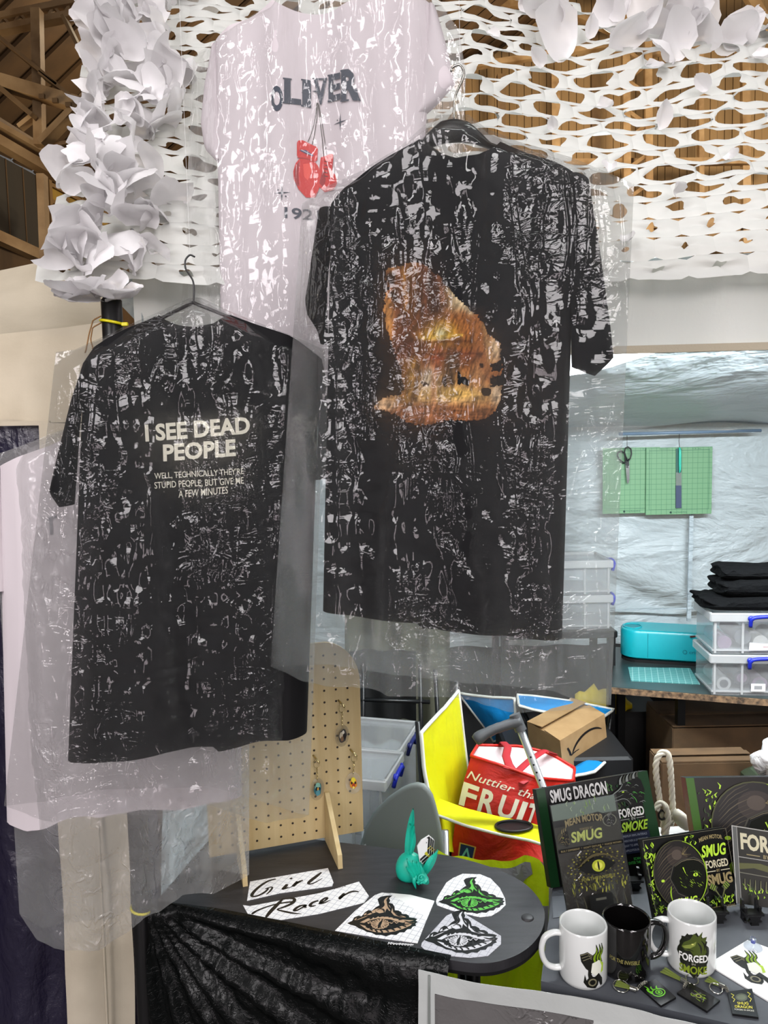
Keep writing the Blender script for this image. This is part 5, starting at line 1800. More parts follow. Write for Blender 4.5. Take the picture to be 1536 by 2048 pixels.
for fx in (664, 486):
    s, _ = pb.px(fx - 10, 1660 if fx > 600 else 1690)
    zt_ = pb.px(660, 1580)[1]
    prof = [(.0045, zt_), (.012, zt_), (.125, TZ + .030), (.128, TZ + .0006), (-.03, TZ + .0006), (-.03, z_b - .003), (.0045, z_b - .003)]
    X2 = pb.X
    obj('foot', MB().prism([pb.pt(s + .005, z, d) for d, z in prof], pb.X, .010), PINE, bo)

GOLD = mat('pale_gold_wire', srgb(206, 190, 140), rough=.25, metal=1.0)
ACR = film('clear_acrylic', haze=.08, rough=.05, ior=1.5, tint=(.97, .97, .97), specs=[('noise', 20, .03, .001, U)])
KEYS = ((679, 1402, 681, 1466, 'oval acrylic keyring with a dark grey picture, highest on the peg board',
         ((0, 0, .95, (70, 66, 62)), (-.2, .1, .5, (190, 176, 150)), (.3, -.1, .4, (36, 30, 30)), (-.1, -.3, .35, (128, 96, 70)), (.1, .35, .28, (222, 214, 196)))),
        (703, 1500, 703, 1560, 'oval acrylic keyring with an orange and yellow picture at the board edge',
         ((0, -.05, .75, (232, 150, 30)), (0, .35, .42, (246, 226, 60)), (-.25, .05, .2, (40, 24, 14)), (.25, .05, .2, (40, 24, 14)), (0, -.2, .3, (190, 60, 20)), (0, -.42, .2, (250, 236, 120)))),
        (629, 1512, 632, 1572, 'oval acrylic keyring with a blue-green feathered picture, half behind the bag',
         ((0, 0, .9, (52, 110, 120)), (0, .3, .6, (140, 190, 170)), (-.2, .1, .3, (20, 40, 50)), (.2, .0, .3, (24, 44, 54)), (0, -.35, .45, (90, 150, 160)), (.0, .05, .2, (230, 170, 60)))))
for hx, hy, dx, dy, lab, spl in KEYS:
    s0, z0 = pb.px(hx, hy); s1, z1 = pb.px(dx, dy)
    t = thing('keyring', lab, 'keyring', pb.pt(s1, z1 - .02, .02), 'keyrings on the peg board')
    hkp = [pb.pt(s0 - .004, z0 + .004, .0045), pb.pt(s0, z0, .016), pb.pt(s0 + .005, z0 - .006, .026)]
    obj('peg', MB().tube(hkp, [.0022, .002, .0026], 8), GOLD, t, smooth=True)
    cc = pb.pt(s0 + .001, z0 - .012, .018)
    obj('split_ring', MB().tube([cc + pb.X * (.007 * math.cos(q)) + Vector((0, 0, .010 * math.sin(q))) for q in np.linspace(0, 6.283, 18, endpoint=False)], .0008, 5, closed=True), GOLD, t, smooth=True)
    zc0 = z0 - .022; zc1 = z1 + .024
    for k in range(7):
        c = pb.pt(lerp(s0 + .001, s1, k / 6), lerp(zc0, zc1, k / 6), .018)
        obj('chain_link', MB().tube([c + (pb.X if k % 2 else pb.N) * (.0016 * math.cos(q)) + Vector((0, 0, .003 * math.sin(q))) for q in np.linspace(0, 6.283, 8, endpoint=False)], .0006, 4, closed=True), GOLD, t)
    rx, rz = .0185, .0255
    tilt = Matrix.Rotation(.35 if hx != 703 else -.2, 3, 'Z')
    Xk = tilt @ pb.X; Nk = tilt @ pb.N
    cz = pb.pt(s1, z1, .018)
    obj('disc', MB().prism([cz + Xk * (rx * math.cos(q)) + Vector((0, 0, rz * math.sin(q))) for q in np.linspace(0, 6.283, 32, endpoint=False)], Nk, .003), ACR, t)
    A = Art()
    rgk = random.Random(hx)
    for x_, y_, r_, c_ in spl:
        pts = []
        for k in range(14):
            q = 2 * math.pi * k / 14; rr = r_ * (.75 + .25 * rgk.random())
            pts.append(((x_ + rr * math.cos(q) * .8) * rx * .9, (y_ + rr * math.sin(q) * .8) * rz * .9))
        A.poly(pts, ink(*c_))
    A.build('picture', lambda x, y, h: cz + Xk * x + Vector((0, 0, y)) + Nk * (.0006 + h), t)

# ---- vinyl stickers on gridded backing paper
BACKG = gridmat('gridded_backing_paper', srgb(240, 240, 240), srgb(176, 178, 188), .0125, .0009, rot=.45, rough=.35)
BACKG2 = gridmat('grey_gridded_backing', srgb(206, 206, 212), srgb(160, 160, 170), .0125, .0009, rot=.5, rough=.35)
WPAP = mat('white_paper', srgb(244, 244, 242), rough=.35)
def dpx(pts, ox=700, oy=1700, k=3.84): return [(ox + x / k, oy + y / k) for x, y in pts]


EC = PZ(700 + 925 / 3.84, 1700 + 400 / 3.84, TZ)       # centre of the green eye


def eloc(pts):
    out = []
    for x, y in dpx(pts):
        p = PZ(x, y, TZ); out.append((p.x - EC.x, p.y - EC.y))
    return out


EYE_OUT = eloc([(678, 402), (712, 386), (722, 362), (752, 350), (775, 356), (796, 326), (820, 312), (842, 318), (868, 294), (892, 280), (880, 256), (872, 238), (890, 222), (930, 214), (976, 213), (956, 232), (966, 250), (960, 264),
                (986, 270), (1004, 292), (1010, 316), (1036, 318), (1060, 330), (1066, 342), (1098, 344), (1120, 356), (1122, 366), (1160, 370), (1184, 378), (1172, 390), (1190, 398), (1174, 412), (1182, 424), (1156, 432), (1150, 446),
                (1120, 450), (1104, 470), (1070, 470), (1046, 488), (1010, 484), (976, 496), (940, 486), (900, 486), (866, 470), (830, 464), (800, 448), (768, 438), (740, 422), (706, 414)])
EYE_FL = [eloc(p) for p in ([(724, 380), (742, 364), (738, 382), (760, 372), (790, 358), (790, 342), (806, 330), (808, 346), (836, 332), (850, 338), (800, 362), (752, 380)],
                            [(840, 322), (872, 306), (900, 300), (918, 280), (908, 258), (918, 240), (948, 222), (936, 246), (948, 270), (970, 286), (980, 310), (992, 326), (970, 320), (950, 302), (940, 330), (900, 336), (880, 328), (852, 336)],
                            [(990, 300), (1000, 330), (1024, 336), (1044, 350), (1080, 358), (1100, 366), (1060, 366), (1010, 352), (986, 330)],
                            [(770, 398), (820, 372), (900, 358), (980, 362), (1040, 378), (1100, 384), (1160, 388), (1120, 398), (1080, 404), (1040, 396), (990, 380), (900, 372), (840, 384), (800, 402)],
                            [(770, 412), (812, 422), (850, 440), (900, 452), (960, 454), (1020, 446), (1070, 428), (1110, 416), (1150, 412), (1140, 424), (1090, 446), (1030, 464), (960, 472), (890, 466), (830, 450)],
                            [(1100, 402), (1140, 398), (1168, 402), (1130, 410), (1096, 412)])]
EYE_ALM = eloc([(800, 404), (840, 388), (880, 378), (930, 376), (980, 382), (1020, 394), (1062, 408), (1030, 426), (980, 440), (930, 446), (880, 442), (840, 426)])
EYE_IRIS = eloc([(918 + 62 * math.cos(q) * (1 + .10 * (k % 2)), 411 + 33 * math.sin(q) * (1 + .10 * (k % 2))) for k, q in enumerate(np.linspace(0, 6.283, 28, endpoint=False))])
EYE_PUP = eloc([(914, 444), (902, 424), (910, 400), (934, 380), (930, 404), (922, 430)])


def eye_art(col):
    a = Art(); kx = ink(14, 14, 14, .3)
    a.poly(EYE_OUT, kx)
    for f in EYE_FL: a.poly(f, col)
    a.poly(EYE_ALM, kx); a.poly(EYE_IRIS, col); a.poly(EYE_PUP, kx)
    # scale lines and lashes
    for x0, y0, x1, y1 in ((840, 376, 850, 366), (870, 368, 884, 358), (905, 362, 918, 354), (940, 360, 950, 354), (975, 364, 990, 360), (1010, 372, 1028, 368), (1050, 384, 1070, 380),
                           (820, 428, 836, 440), (850, 442, 866, 456), (890, 452, 902, 468), (930, 454, 940, 472), (970, 452, 984, 468), (1010, 446, 1028, 460), (1050, 434, 1070, 446), (1085, 424, 1106, 434)):
        a.stroke(eloc([(x0 - 3, y0), ((x0 + x1) / 2 + 5, (y0 + y1) / 2), (x1 + 4, y1)]), .0032, kx)
    for pts in ([(760, 372), (800, 352), (830, 350)], [(930, 232), (912, 256), (926, 280), (912, 300), (880, 316)], [(944, 262), (960, 292), (984, 318), (978, 332)], [(900, 306), (930, 312), (936, 334)], [(1006, 330), (1040, 356), (1076, 366)], [(1040, 342), (1060, 356)], [(780, 350), (790, 362)], [(1090, 392), (1130, 404), (1160, 404)], [(1100, 424), (1130, 420)], [(868, 320), (876, 334)]):
        a.stroke(eloc(pts), [.0008, .0044, .0010], kx, smooth=1)
    for k in range(16):
        q = 2 * math.pi * k / 16 + .2
        a.stroke(eloc([(918 + 30 * math.cos(q), 411 + 16 * math.sin(q)), (918 + 58 * math.cos(q), 411 + 31 * math.sin(q))]), [.0004, .0018], kx)
    for k in range(10):
        x = 830 + k * 4; y = 404 + 7 * math.sin(k * 1.3)
        a.ell(*eloc([(x, y)])[0], .0016, .0012, col, 6); a.ell(*eloc([(x + 160 + k * 4, y + 2)])[0], .0016, .0012, col, 6)
    return a


def sticker(label, outline, m, col, cpx, rot, sc=1.0, extra=None):
    o = obj('sticker', MB().prism([PZ(x, y, TZ + .0012) for x, y in outline], (0, 0, 1), .0009), m)
    tag(o, label, 'sticker', 'eye stickers on the dark table')
    if extra:
        a = Art(); a.poly([(PZ(x, y, TZ).x, PZ(x, y, TZ).y) for x, y in extra], WPAP)
        a.build('plain_corner', lambda x, y, h: Vector((x, y, TZ + .00122 + h)), o, step=.00002)
    c = PZ(*cpx, TZ); cs, sn = math.cos(rot) * sc, math.sin(rot) * sc
    eye_art(col).build('vinyl_eye', lambda x, y, h: Vector((c.x + x * cs - y * sn, c.y + x * sn + y * cs, TZ + .00130 + h)), o, step=.00003)
    return o


sticker('green flaming dragon-eye vinyl sticker on rounded backing paper', dpx([(660, 396), (668, 368), (740, 250), (790, 215), (865, 182), (1000, 186), (1080, 218), (1150, 290), (1190, 370), (1196, 420), (1150, 466), (1085, 505), (1000, 514), (880, 490), (770, 460), (668, 422)]),
        BACKG, ink(98, 196, 76, .35), (700 + 925 / 3.84, 1700 + 400 / 3.84), 0)
sticker('tan flaming dragon-eye vinyl sticker on square white paper', [(670, 1861), (712, 1820), (750, 1790), (764, 1785), (820, 1790), (869, 1802), (850, 1847), (835, 1886), (760, 1876)],
        BACKG, ink(188, 158, 128, .35), (460 + 715 / 2.363, 1680 + 393 / 2.363), 0.02, 1.02, extra=[(780, 1787), (820, 1790.5), (868, 1802.5), (852, 1842), (850, 1834)])
sticker('white and black flaming dragon-eye sticker on grey backing paper', dpx([(546, 738), (552, 712), (740, 505), (776, 488), (880, 490), (1160, 660), (1160, 722), (1060, 812), (920, 826), (700, 806), (580, 770)]),
        BACKG2, ink(222, 222, 226, .35), (700 + 842 / 3.84, 1700 + 690 / 3.84), 0.02, 1.03)

# ---- "Girl Racer" vinyl lettering
kx = ink(16, 16, 17, .3)


def script_sticker(label, outline, strokes):
    o = obj('sticker', MB().prism([PZ(x, y, TZ + .0012) for x, y in outline], (0, 0, 1), .0009), BACKG)
    tag(o, label, 'sticker')
    a = Art()
    for pts, w in strokes:
        pp = [(460 + x / 3.84, 1350 + y / 3.84) for x, y in pts]
        q = [PZ(x, y, TZ) for x, y in pp]
        a.stroke([(p.x, p.y) for p in q], [k * .00040 for k in w], kx, smooth=2)
    a.build('vinyl_lettering', lambda x, y, h: Vector((x, y, TZ + .0014 + h)), o, step=.00002)


script_sticker('upper vinyl sticker lettered Girl in brush script by the peg board foot', [(494, 1801), (500, 1763), (656, 1736), (667, 1765), (664, 1772), (560, 1786)],
               [([(352, 1572), (300, 1582), (240, 1618), (190, 1660), (165, 1695), (172, 1708), (215, 1702), (270, 1672), (300, 1640), (262, 1650), (300, 1636), (330, 1632), (312, 1662), (280, 1690)], [10, 14, 16, 18, 18, 14, 12, 14, 10, 4, 8, 10, 12, 6]),
                ([(440, 1612), (420, 1636), (402, 1650), (420, 1648), (450, 1632)], [16, 20, 14, 8, 5]), ([(462, 1572), (478, 1562)], [16, 10]),
                ([(520, 1590), (496, 1616), (478, 1634), (500, 1612), (530, 1590), (560, 1582)], [16, 20, 14, 8, 12, 10]),
                ([(702, 1520), (668, 1548), (620, 1584), (598, 1606), (620, 1612), (660, 1596), (710, 1566)], [10, 20, 22, 16, 10, 8, 4]),
                ([(420, 1650), (470, 1634), (520, 1606), (560, 1584)], [4, 5, 5, 4])])
script_sticker('lower vinyl sticker lettered Racer in brush script by the peg board foot', [(486, 1810), (500, 1812), (640, 1786), (718, 1763), (738, 1792), (728, 1805), (640, 1827), (546, 1842), (496, 1828)],
               [([(500, 1745), (420, 1752), (320, 1772), (210, 1812), (168, 1840), (182, 1838)], [14, 12, 10, 12, 16, 4]),
                ([(410, 1720), (360, 1772), (310, 1822), (275, 1868), (285, 1862)], [10, 22, 22, 14, 4]),
                ([(395, 1728), (470, 1718), (502, 1726), (480, 1760), (410, 1790), (350, 1806), (420, 1822), (490, 1836), (550, 1840)], [8, 14, 18, 18, 14, 8, 14, 12, 3]),
                ([(580, 1772), (540, 1776), (500, 1800), (490, 1818), (520, 1812), (570, 1782), (588, 1768), (570, 1790), (590, 1790)], [10, 14, 16, 14, 10, 10, 12, 14, 5]),
                ([(680, 1738), (640, 1748), (612, 1772), (624, 1784), (660, 1774)], [12, 14, 18, 14, 5]),
                ([(680, 1764), (730, 1740), (752, 1716), (730, 1716), (698, 1742), (694, 1760), (724, 1756), (770, 1734)], [8, 10, 14, 10, 16, 16, 10, 5]),
                ([(880, 1682), (850, 1712), (836, 1728), (872, 1700), (920, 1672), (960, 1664), (990, 1672)], [16, 20, 16, 8, 14, 14, 6]),
                ])
A = Art()
A.text('car vinyl stickers', 0, 0, .085, .007, kx, shear=.2)
p0, p1 = PZ(612, 1793, TZ), PZ(702, 1773, TZ)
dx_ = (p1 - p0).normalized()
o = A.build('paper_note', lambda x, y, h: p0 + dx_ * x + Vector((-dx_.y, dx_.x, 0)) * y + Vector((0, 0, .0015)))
tag(o, 'small handwritten note between the two script stickers', 'note')
# clear sticker with tiny white lettering
A = Art()
rgk = random.Random(2)
for k in range(9):
    x = k * .0052
    A.stroke([(x, 0), (x + .001, .006 + .003 * rgk.random()), (x + .003, .001), (x + .0045, .006)], .0014, ink(226, 226, 226), smooth=1)
p0, p1 = PZ(776, 1893, TZ), PZ(820, 1896, TZ)
dx_ = (p1 - p0).normalized()
tag(A.build('lettering_scrap', lambda x, y, h: p0 + dx_ * x + Vector((-dx_.y, dx_.x, 0)) * y + Vector((0, 0, .004))), 'tiny white vinyl lettering scrap at the edge of the black sheet', 'sticker')

# ---- turquoise feathered card holder with cards
TQ = mat('turquoise_print_plastic', srgb(20, 178, 152), rough=.4, bump=[('noise', 300, .1, .0006, (1, 1, 6))])
hb = PZ(829, 1768, TZ)
H0 = Vector((hb.x, hb.y + .012, TZ))
ch = thing('card_holder', 'turquoise printed card holder shaped like a feathered creature', 'card holder', H0)


def hpx(x, y, dy=0.0):
    """pixel -> point on the upright plane through the holder, shifted dy away from the viewer"""
    return P(x, y, H0.y + dy)


# body: squashed dome
Gd = []
cB = hpx(820, 1740); rx_, rz_ = .030, .036
for j in range(13):
    q = math.radians(-62 + 152 * j / 12)
    Gd.append([(cB.x + rx_ * math.cos(q) * math.cos(a_) * 1.0, cB.y + .012 + .026 * math.cos(q) * math.sin(a_), max(TZ + .0005, cB.z - .004 + rz_ * math.sin(q))) for a_ in np.linspace(0, 6.2832, 29)])
obj('body', MB().grid(np.array(Gd)), TQ, ch, smooth=True)


def feather(pts, w, th, dy, name='feather', lean=(0, 0, 0)):
    """spindle plate along pixel points"""
    c = resample([hpx(x, y, dy) for x, y in pts], 12)
    mb = MB(); G = []
    for i in range(12):
        t = i / 11
        ww = w * math.sin(math.pi * min(.99, .18 + .80 * t)) ** .7
        d = Vector(c[min(11, i + 1)] - c[max(0, i - 1)]).normalized()
        s = d.cross(Vector((0, 1, 0))).normalized()
        p = Vector(c[i])
        G.append([tuple(p + s * ww), tuple(p + Vector((0, -th, 0))), tuple(p - s * ww), tuple(p + Vector((0, th, 0))), tuple(p + s * ww)])
    mb.grid(np.array(G)); mb.add([G[0][k] for k in range(4)], [(0, 1, 2, 3)])
    return obj(name, mb, TQ, ch)


for pts, w, th, dy in (([(815, 1712), (817, 1690), (822, 1650), (826, 1618)], .0085, .006, .014), ([(818, 1708), (822, 1680), (828, 1650)], .0075, .006, .010), ([(822, 1706), (826, 1685), (829, 1664)], .006, .005, .007),
                       ([(816, 1700), (818, 1676), (820, 1648)], .007, .0055, .006)):
    feather(pts, w, th, dy, 'wing_feather')
for pts, w in (([(834, 1756), (824, 1738), (814, 1718)], .006), ([(838, 1754), (831, 1737), (825, 1722)], .006), ([(842, 1752), (838, 1738), (834, 1724)], .006), ([(845, 1750), (843, 1742), (840, 1730)], .005), ([(830, 1760), (822, 1746), (812, 1734)], .005)):
    feather(pts, w, .005, -.026, 'crest_feather')
for pts, w in (([(848, 1748), (858, 1730), (874, 1704)], .009), ([(850, 1742), (862, 1722), (876, 1700)], .005)):
    feather(pts, w, .005, -.006, 'wing_feather')
c = hpx(843, 1754, -.032)
obj('eye_ring', MB().tube([c + Vector((.0062 * math.cos(q), -.002, .0062 * math.sin(q))) for q in np.linspace(0, 6.283, 18, endpoint=False)], .0018, 6, closed=True), TQ, ch, smooth=True)
obj('eye', MB().tube([c + Vector((0, .004, 0)), c + Vector((0, -.001, 0)), c + Vector((0, -.003, 0))], [.004, .0035, .001], 10), TQ, ch, smooth=True)
obj('snout', MB().tube([hpx(836, 1746, -.012), hpx(844, 1756, -.024), hpx(852, 1762, -.028), hpx(855, 1766, -.026)], [.014, .012, .008, .004], 8), TQ, ch, smooth=30)
for pts in ([(829, 1754), (828, 1764), (832, 1778)], [(836, 1762), (838, 1770)], [(842, 1764), (845, 1768)], [(830, 1752), (834, 1756), (832, 1760)]):
    k = resample([hpx(x, y, -.03) for x, y in pts], 6)
    obj('claw', MB().tube(k, [.0045, .0045, .004, .003, .002, .0008], 7), TQ, ch, smooth=True)
BCW = ink(236, 236, 236); BCB = ink(18, 20, 16)
for k in range(3):
    off = .010 - k * .0065
    q = [hpx(847 - k * 3.6, 1733 - k * 4, off), hpx(866 - k * 3.6, 1716 - k * 4, off + .006), hpx(868.5 - k * 3.6, 1680 - k * 3, off + .010), hpx(866 - k * 3.6, 1677 - k * 3, off + .010), hpx(850 - k * 3.6, 1686 - k * 2.5, off + .004), hpx(842 - k * 3.6, 1697 - k * 2, off)]
    n = (q[1] - q[0]).cross(q[2] - q[0]).normalized()
    if n.y > 0: n = -n
    o = obj('business_card', MB().prism(q, n, .0042), BCW)
    tag(o, ('front', 'middle', 'rear')[k] + ' rounded business card standing in the turquoise holder', 'card', 'business cards in the turquoise holder')
    cen = sum(q, Vector()) / 6
    A = Art(); ee = (q[1] - q[0]).normalized(); uu = n.cross(ee); uu = uu if uu.z > 0 else -uu
    loc = [((p - q[0]).dot(ee), (p - q[0]).dot(uu)) for p in q]
    cx = sum(p[0] for p in loc) / 6; cy = sum(p[1] for p in loc) / 6
    A.poly([(cx + (a_ - cx) * .93, cy + (b_ - cy) * .93) for a_, b_ in loc], BCB)
    A.ell(cx - .006, cy - .004, .004, .010, ink(84, 110, 30)); A.ell(cx - .007, cy - .014, .003, .006, ink(190, 180, 40)); A.rect(cx - .001, cy + .002, .009, .009, ink(86, 88, 84)); A.rect(cx, cy - .010, .010, .0016, ink(200, 176, 70))
    A.build('printed_face', lambda x, y, h: q[0] + ee * x + uu * y + n * (.0003 + h), o, step=.0001)

# =================================================================== RIGHT TABLE TOP
RZ = TZ - .012
EASM = mat('black_easel_plastic', srgb(16, 16, 17), rough=.3)
GRN = ink(150, 190, 40, .4); GRB = ink(180, 222, 60, .4); GDK = ink(40, 62, 18, .4); BLK = ink(12, 13, 12, .3); CREAM = ink(196, 190, 160, .4); GREY = ink(150, 150, 146, .4); TAN = ink(142, 128, 88, .4)
BGR = ink(30, 34, 22, .3); DGR = ink(22, 58, 30, .3)


def quadthing(name, label, cat, tl, tr, br, bl, z0, lean, th, m, group=None):
    BL, BR = PZ(*bl, z0), PZ(*br, z0)
    TL = P(*tl, BL.y + lean)
    nn = (BR - BL).cross(TL - BL); dr_ = ray(*tr)
    TR = CAM + dr_ * ((BL - CAM).dot(nn) / dr_.dot(nn))
    n = (BR - BL).cross(TL - BL).normalized()
    if n.y > 0: n = -n
    o = obj(name, MB().prism([BL, BR, TR, TL], n, th), m)
    tag(o, label, cat, group)

    def fn(x, y, h):
        return BL.lerp(BR, x).lerp(TL.lerp(TR, x), y) + n * (.0003 + h)
    return o, fn, n, (BL, BR, TL, TR)


def flames(a, x0, x1, y0, y1, n, seed, cols=(GRN, GRB, GDK)):
    r = random.Random(seed)
    for k in range(n):
        x, y = r.uniform(x0, x1), r.uniform(y0, y1)
        l = r.uniform(.02, .07)
        a.stroke([(x, y), (x + r.uniform(-.02, .02), y + l * .5), (x + r.uniform(-.025, .025), y + l)], [.012, .016, .002], cols[k % len(cols)])


def dragon_head(a, cx, cy, s, m=GREY, m2=GRN, seed=1, eye=GRB, fl=False):
    """profile head facing left made of brush strokes"""
    f = -1 if fl else 1
    T_ = lambda p: (cx + f * p[0] * s, cy + p[1] * s)
    S_ = lambda pts, w, mm: a.stroke([T_(p) for p in pts], [k * s for k in w], mm, smooth=1)
    a.poly([T_(p) for p in ((-.5, -.12), (-.42, .02), (-.2, .14), (-.05, .34), (.1, .46), (.3, .5), (.45, .3), (.5, 0), (.42, -.35), (.2, -.5), (.0, -.42), (-.1, -.26), (-.34, -.28), (-.5, -.2))], BLK)
    for k in range(6):
        x = -.12 + k * .095
        S_([(x, .26 + .03 * k), (x + .01, .42 + .02 * k), (x + .10, .54 + .015 * k)], [.075, .05, .004], (m, ink(56, 60, 50, .4))[k % 2])
    r_ = random.Random(seed)
    for k in range(16):      # scales
        x, y = r_.uniform(-.05, .4), r_.uniform(-.36, .3)
        S_([(x, y), (x + .05, y + .03), (x + .11, y - .03)], [.004, .022, .004], (m, ink(64, 70, 54, .4), m2)[k % 3])
    S_([(-.48, -.1), (-.36, .02), (-.18, .12), (-.06, .28)], [.01, .03, .03, .01], m)
    S_([(-.46, -.2), (-.3, -.2), (-.12, -.16), (.0, -.24), (.05, -.38)], [.01, .02, .025, .02, .01], m)
    S_([(-.4, -.12), (-.25, -.1), (-.1, -.04)], [.006, .012, .006], m)
    S_([(-.22, .05), (-.1, .08), (.02, .05)], [.01, .03, .008], m)
    a.ell(*T_((-.1, .03)), .035 * s, .02 * s, eye, 10)
    S_([(.1, -.1), (.2, -.22), (.22, -.36)], [.008, .025, .008], m2)


def helmet(a, cx, cy, w, h, seed):
    r = random.Random(seed)
    E = lambda rx, ry, m, dx=0, dy=0, n=32: a.ell(cx + dx * w, cy + dy * h, rx * w, ry * h, m, n)
    flames(a, cx - .62 * w, cx - .36 * w, cy - .6 * h, cy + .4 * h, 34, seed)
    E(.52, .53, ink(70, 72, 40, .4)); E(.505, .515, ink(24, 20, 19, .4))
    E(.20, .16, ink(52, 44, 40, .4), .0, .27); E(.1, .08, ink(80, 70, 62, .4), .0, .3)
    for k in range(15):      # feather lines sweeping back from the face
        t = k / 14
        y = lerp(.38, -.3, t)
        a.stroke([(cx - (.40 + .05 * math.sin(t * 3)) * w, cy + (y - .12) * h), (cx - .25 * w, cy + (y + .04) * h), (cx - (.06 - .06 * t) * w, cy + (y + .12) * h)], [.002, .006 + .006 * (k % 3 == 0), .002], ink(74 + 22 * (k % 2), 66 + 20 * (k % 2), 52 + 16 * (k % 2), .4), smooth=1)
    a.ell(cx - .36 * w, cy - .06 * h, .035 * w, .022 * h, GRB, 10)
    a.stroke([(cx - .22 * w, cy - .16 * h), (cx - .26 * w, cy - .28 * h), (cx - .24 * w, cy - .40 * h)], [.004, .02, .004], GRN, smooth=1)
    # visor
    vis = [(-.12, -.02), (-.04, .10), (.10, .15), (.30, .16), (.43, .10), (.46, -.06), (.42, -.22), (.30, -.28), (.12, -.25), (-.04, -.18)]
    rr = lambda k: [(cx + (.15 + (x - .17) * k * 1.12) * w, cy + (-.10 + (y + .06) * k * 1.3) * h) for x, y in vis]
    a.poly(rr(1.16), ink(70, 68, 60, .3)); a.poly(rr(1.10), BLK); a.poly(rr(1.0), ink(20, 22, 16, .2))
    for k in range(34):
        x, y = r.uniform(-.06, .38), r.uniform(-.22, .06)
        a.stroke([(cx + x * w, cy + y * h), (cx + (x + .03) * w, cy + (y - .03) * h)], [.004, .009, .002], (GRN, GDK, GRB)[k % 3])
    a.ell(cx + .28 * w, cy - .04 * h, .05 * w, .028 * h, GRB, 12); a.ell(cx + .28 * w, cy - .04 * h, .012 * w, .026 * h, BLK, 8)
    a.stroke([(cx + .06 * w, cy + .1 * h), (cx + .09 * w, cy + 0 * h)], [.014, .005], GRB)
    a.stroke([(cx + .18 * w, cy + .02 * h), (cx + .3 * w, cy + .02 * h), (cx + .4 * w, cy - .06 * h)], [.006, .012, .006], GDK)
    a.stroke([(cx + .505 * w * math.cos(q), cy + .515 * h * math.sin(q)) for q in np.linspace(-1.2, 1.3, 24)], [.006, .014, .012, .006], GRN)
    a.stroke([(cx - .10 * w, cy + .13 * h), (cx + .1 * w, cy + .21 * h), (cx + .36 * w, cy + .19 * h), (cx + .48 * w, cy + .08 * h)], [.004, .009, .009, .004], ink(110, 102, 80, .4), smooth=1)
    for k in range(8):
        a.stroke([(cx + (.08 + .03 * r.random()) * w, cy + .3 * h), (cx + r.uniform(.1, .3) * w, cy + r.uniform(.22, .42) * h)], [.003, .001], TAN)


def pistons(a, cx, cy, s, m=GRN):
    for f in (-1, 1):
        a.poly([(cx + f * x * s, cy + y * s) for x, y in ((.22, .10), (.50, .34), (.36, .56), (.08, .32))], ink(58, 62, 44, .4))
        for k in range(3):
            o_ = .05 + .07 * k
            a.stroke([(cx + f * (.50 - o_) * s, cy + (.34 - o_ * .86) * s + .0), (cx + f * (.36 - o_) * s, cy + (.56 - o_ * .86) * s)], .016 * s * 1.4, m)
        a.stroke([(cx + f * .24 * s, cy + .26 * s), (cx + f * .08 * s, cy - .1 * s), (cx, cy - .34 * s)], [.07 * s, .05 * s, .06 * s], ink(96, 100, 60, .4))
    a.ell(cx, cy - .34 * s, .15 * s, .15 * s, m, 16); a.ell(cx, cy - .34 * s, .08 * s, .08 * s, BLK, 12)
    flames(a, cx - .5 * s, cx + .5 * s, cy - .5 * s, cy - .2 * s, 18, 5)


def easel(label, c, s):
    """small black curled display easel in front of c (point on table)"""
    t = thing('easel', label, 'easel', c, 'black display easels')
    for f in (-1, 1):
        pr = [(0, .062), (.010, .060), (.014, .046), (.024, .040), (.030, .050), (.036, .048), (.034, .030), (.020, .020), (.022, .008), (.034, .006), (.036, 0), (.004, 0), (.006, .014), (.0, .030)]
        X_ = Vector((1, 0, 0))
        pts = [c + Vector((f * .026 * s, -y * s * .9 + .02, z * s)) for y, z in pr]
        obj('side', MB().prism(pts, (f, 0, 0), .005), EASM, t)
    obj('ledge', MB().box(c + Vector((0, .004, .030 * s)), (.06 * s, .02, .004)), EASM, t)
    obj('front_scroll', MB().prism([c + Vector((x * s, -.014 * s, z * s)) for x, z in ((-.020, .030), (.020, .030), (.014, .020), (.022, .012), (.010, .010), (.012, .0), (-.012, .0), (-.010, .010), (-.022, .012), (-.014, .020))], (0, -1, 0), .005), EASM, t)
    return t


# A: tall dark green pack, at the back left
o, fn, n, cs_ = quadthing('display_pack', 'dark green pack headed with the dragon name, behind the clear pouch', 'display pack', (1072, 1579), (1294, 1541), (1334, 1742), (1102, 1776), RZ + .006, .07, .022, BLK)
A = Art()
A.rect(0.0, 0, .075, 1, DGR); A.rect(.075, 0, .925, 1, BLK); A.rect(.905, 0, .095, 1, DGR)
flames(A, .55, .9, .50, .95, 46, 3, (GDK, DGR, ink(52, 96, 40, .4)))
A.text('SMUG DRAGON', .105, .835, .50, .135, ink(206, 206, 204, .4), bold=.03)
dragon_head(A, .77, .82, .33, ink(120, 126, 122, .4), ink(70, 150, 60, .4))
A.text('FORGED', .665, .575, .225, .09, ink(216, 216, 212, .4), bold=.03)
A.stroke([(.67, .557), (.75, .557)], .006, GREY); A.text('IN', .765, .542, .035, .03, GREY, bold=.02); A.stroke([(.81, .557), (.88, .557)], .006, GREY)
A.text('SMOKE', .655, .435, .23, .095, GRN, bold=.03, shear=.25)
A.rect(.65, .22, .25, .2, ink(18, 28, 52, .4))
for k, s in enumerate(('PREMIUM VINYL MATERIALS', 'WEATHER & UV RESISTANT', 'EASY TO APPLY', 'APPLICATION INSTRUCTIONS')):
    A.text(s, .665, .382 - k * .047, .21 if k != 2 else .13, .022, ink(150, 156, 170, .4))
A.text('SCAN TO', .72, .155, .10, .024, ink(70, 190, 80, .4)); A.text('ENTER THE DRAGON', .67, .118, .2, .026, ink(70, 190, 80, .4))
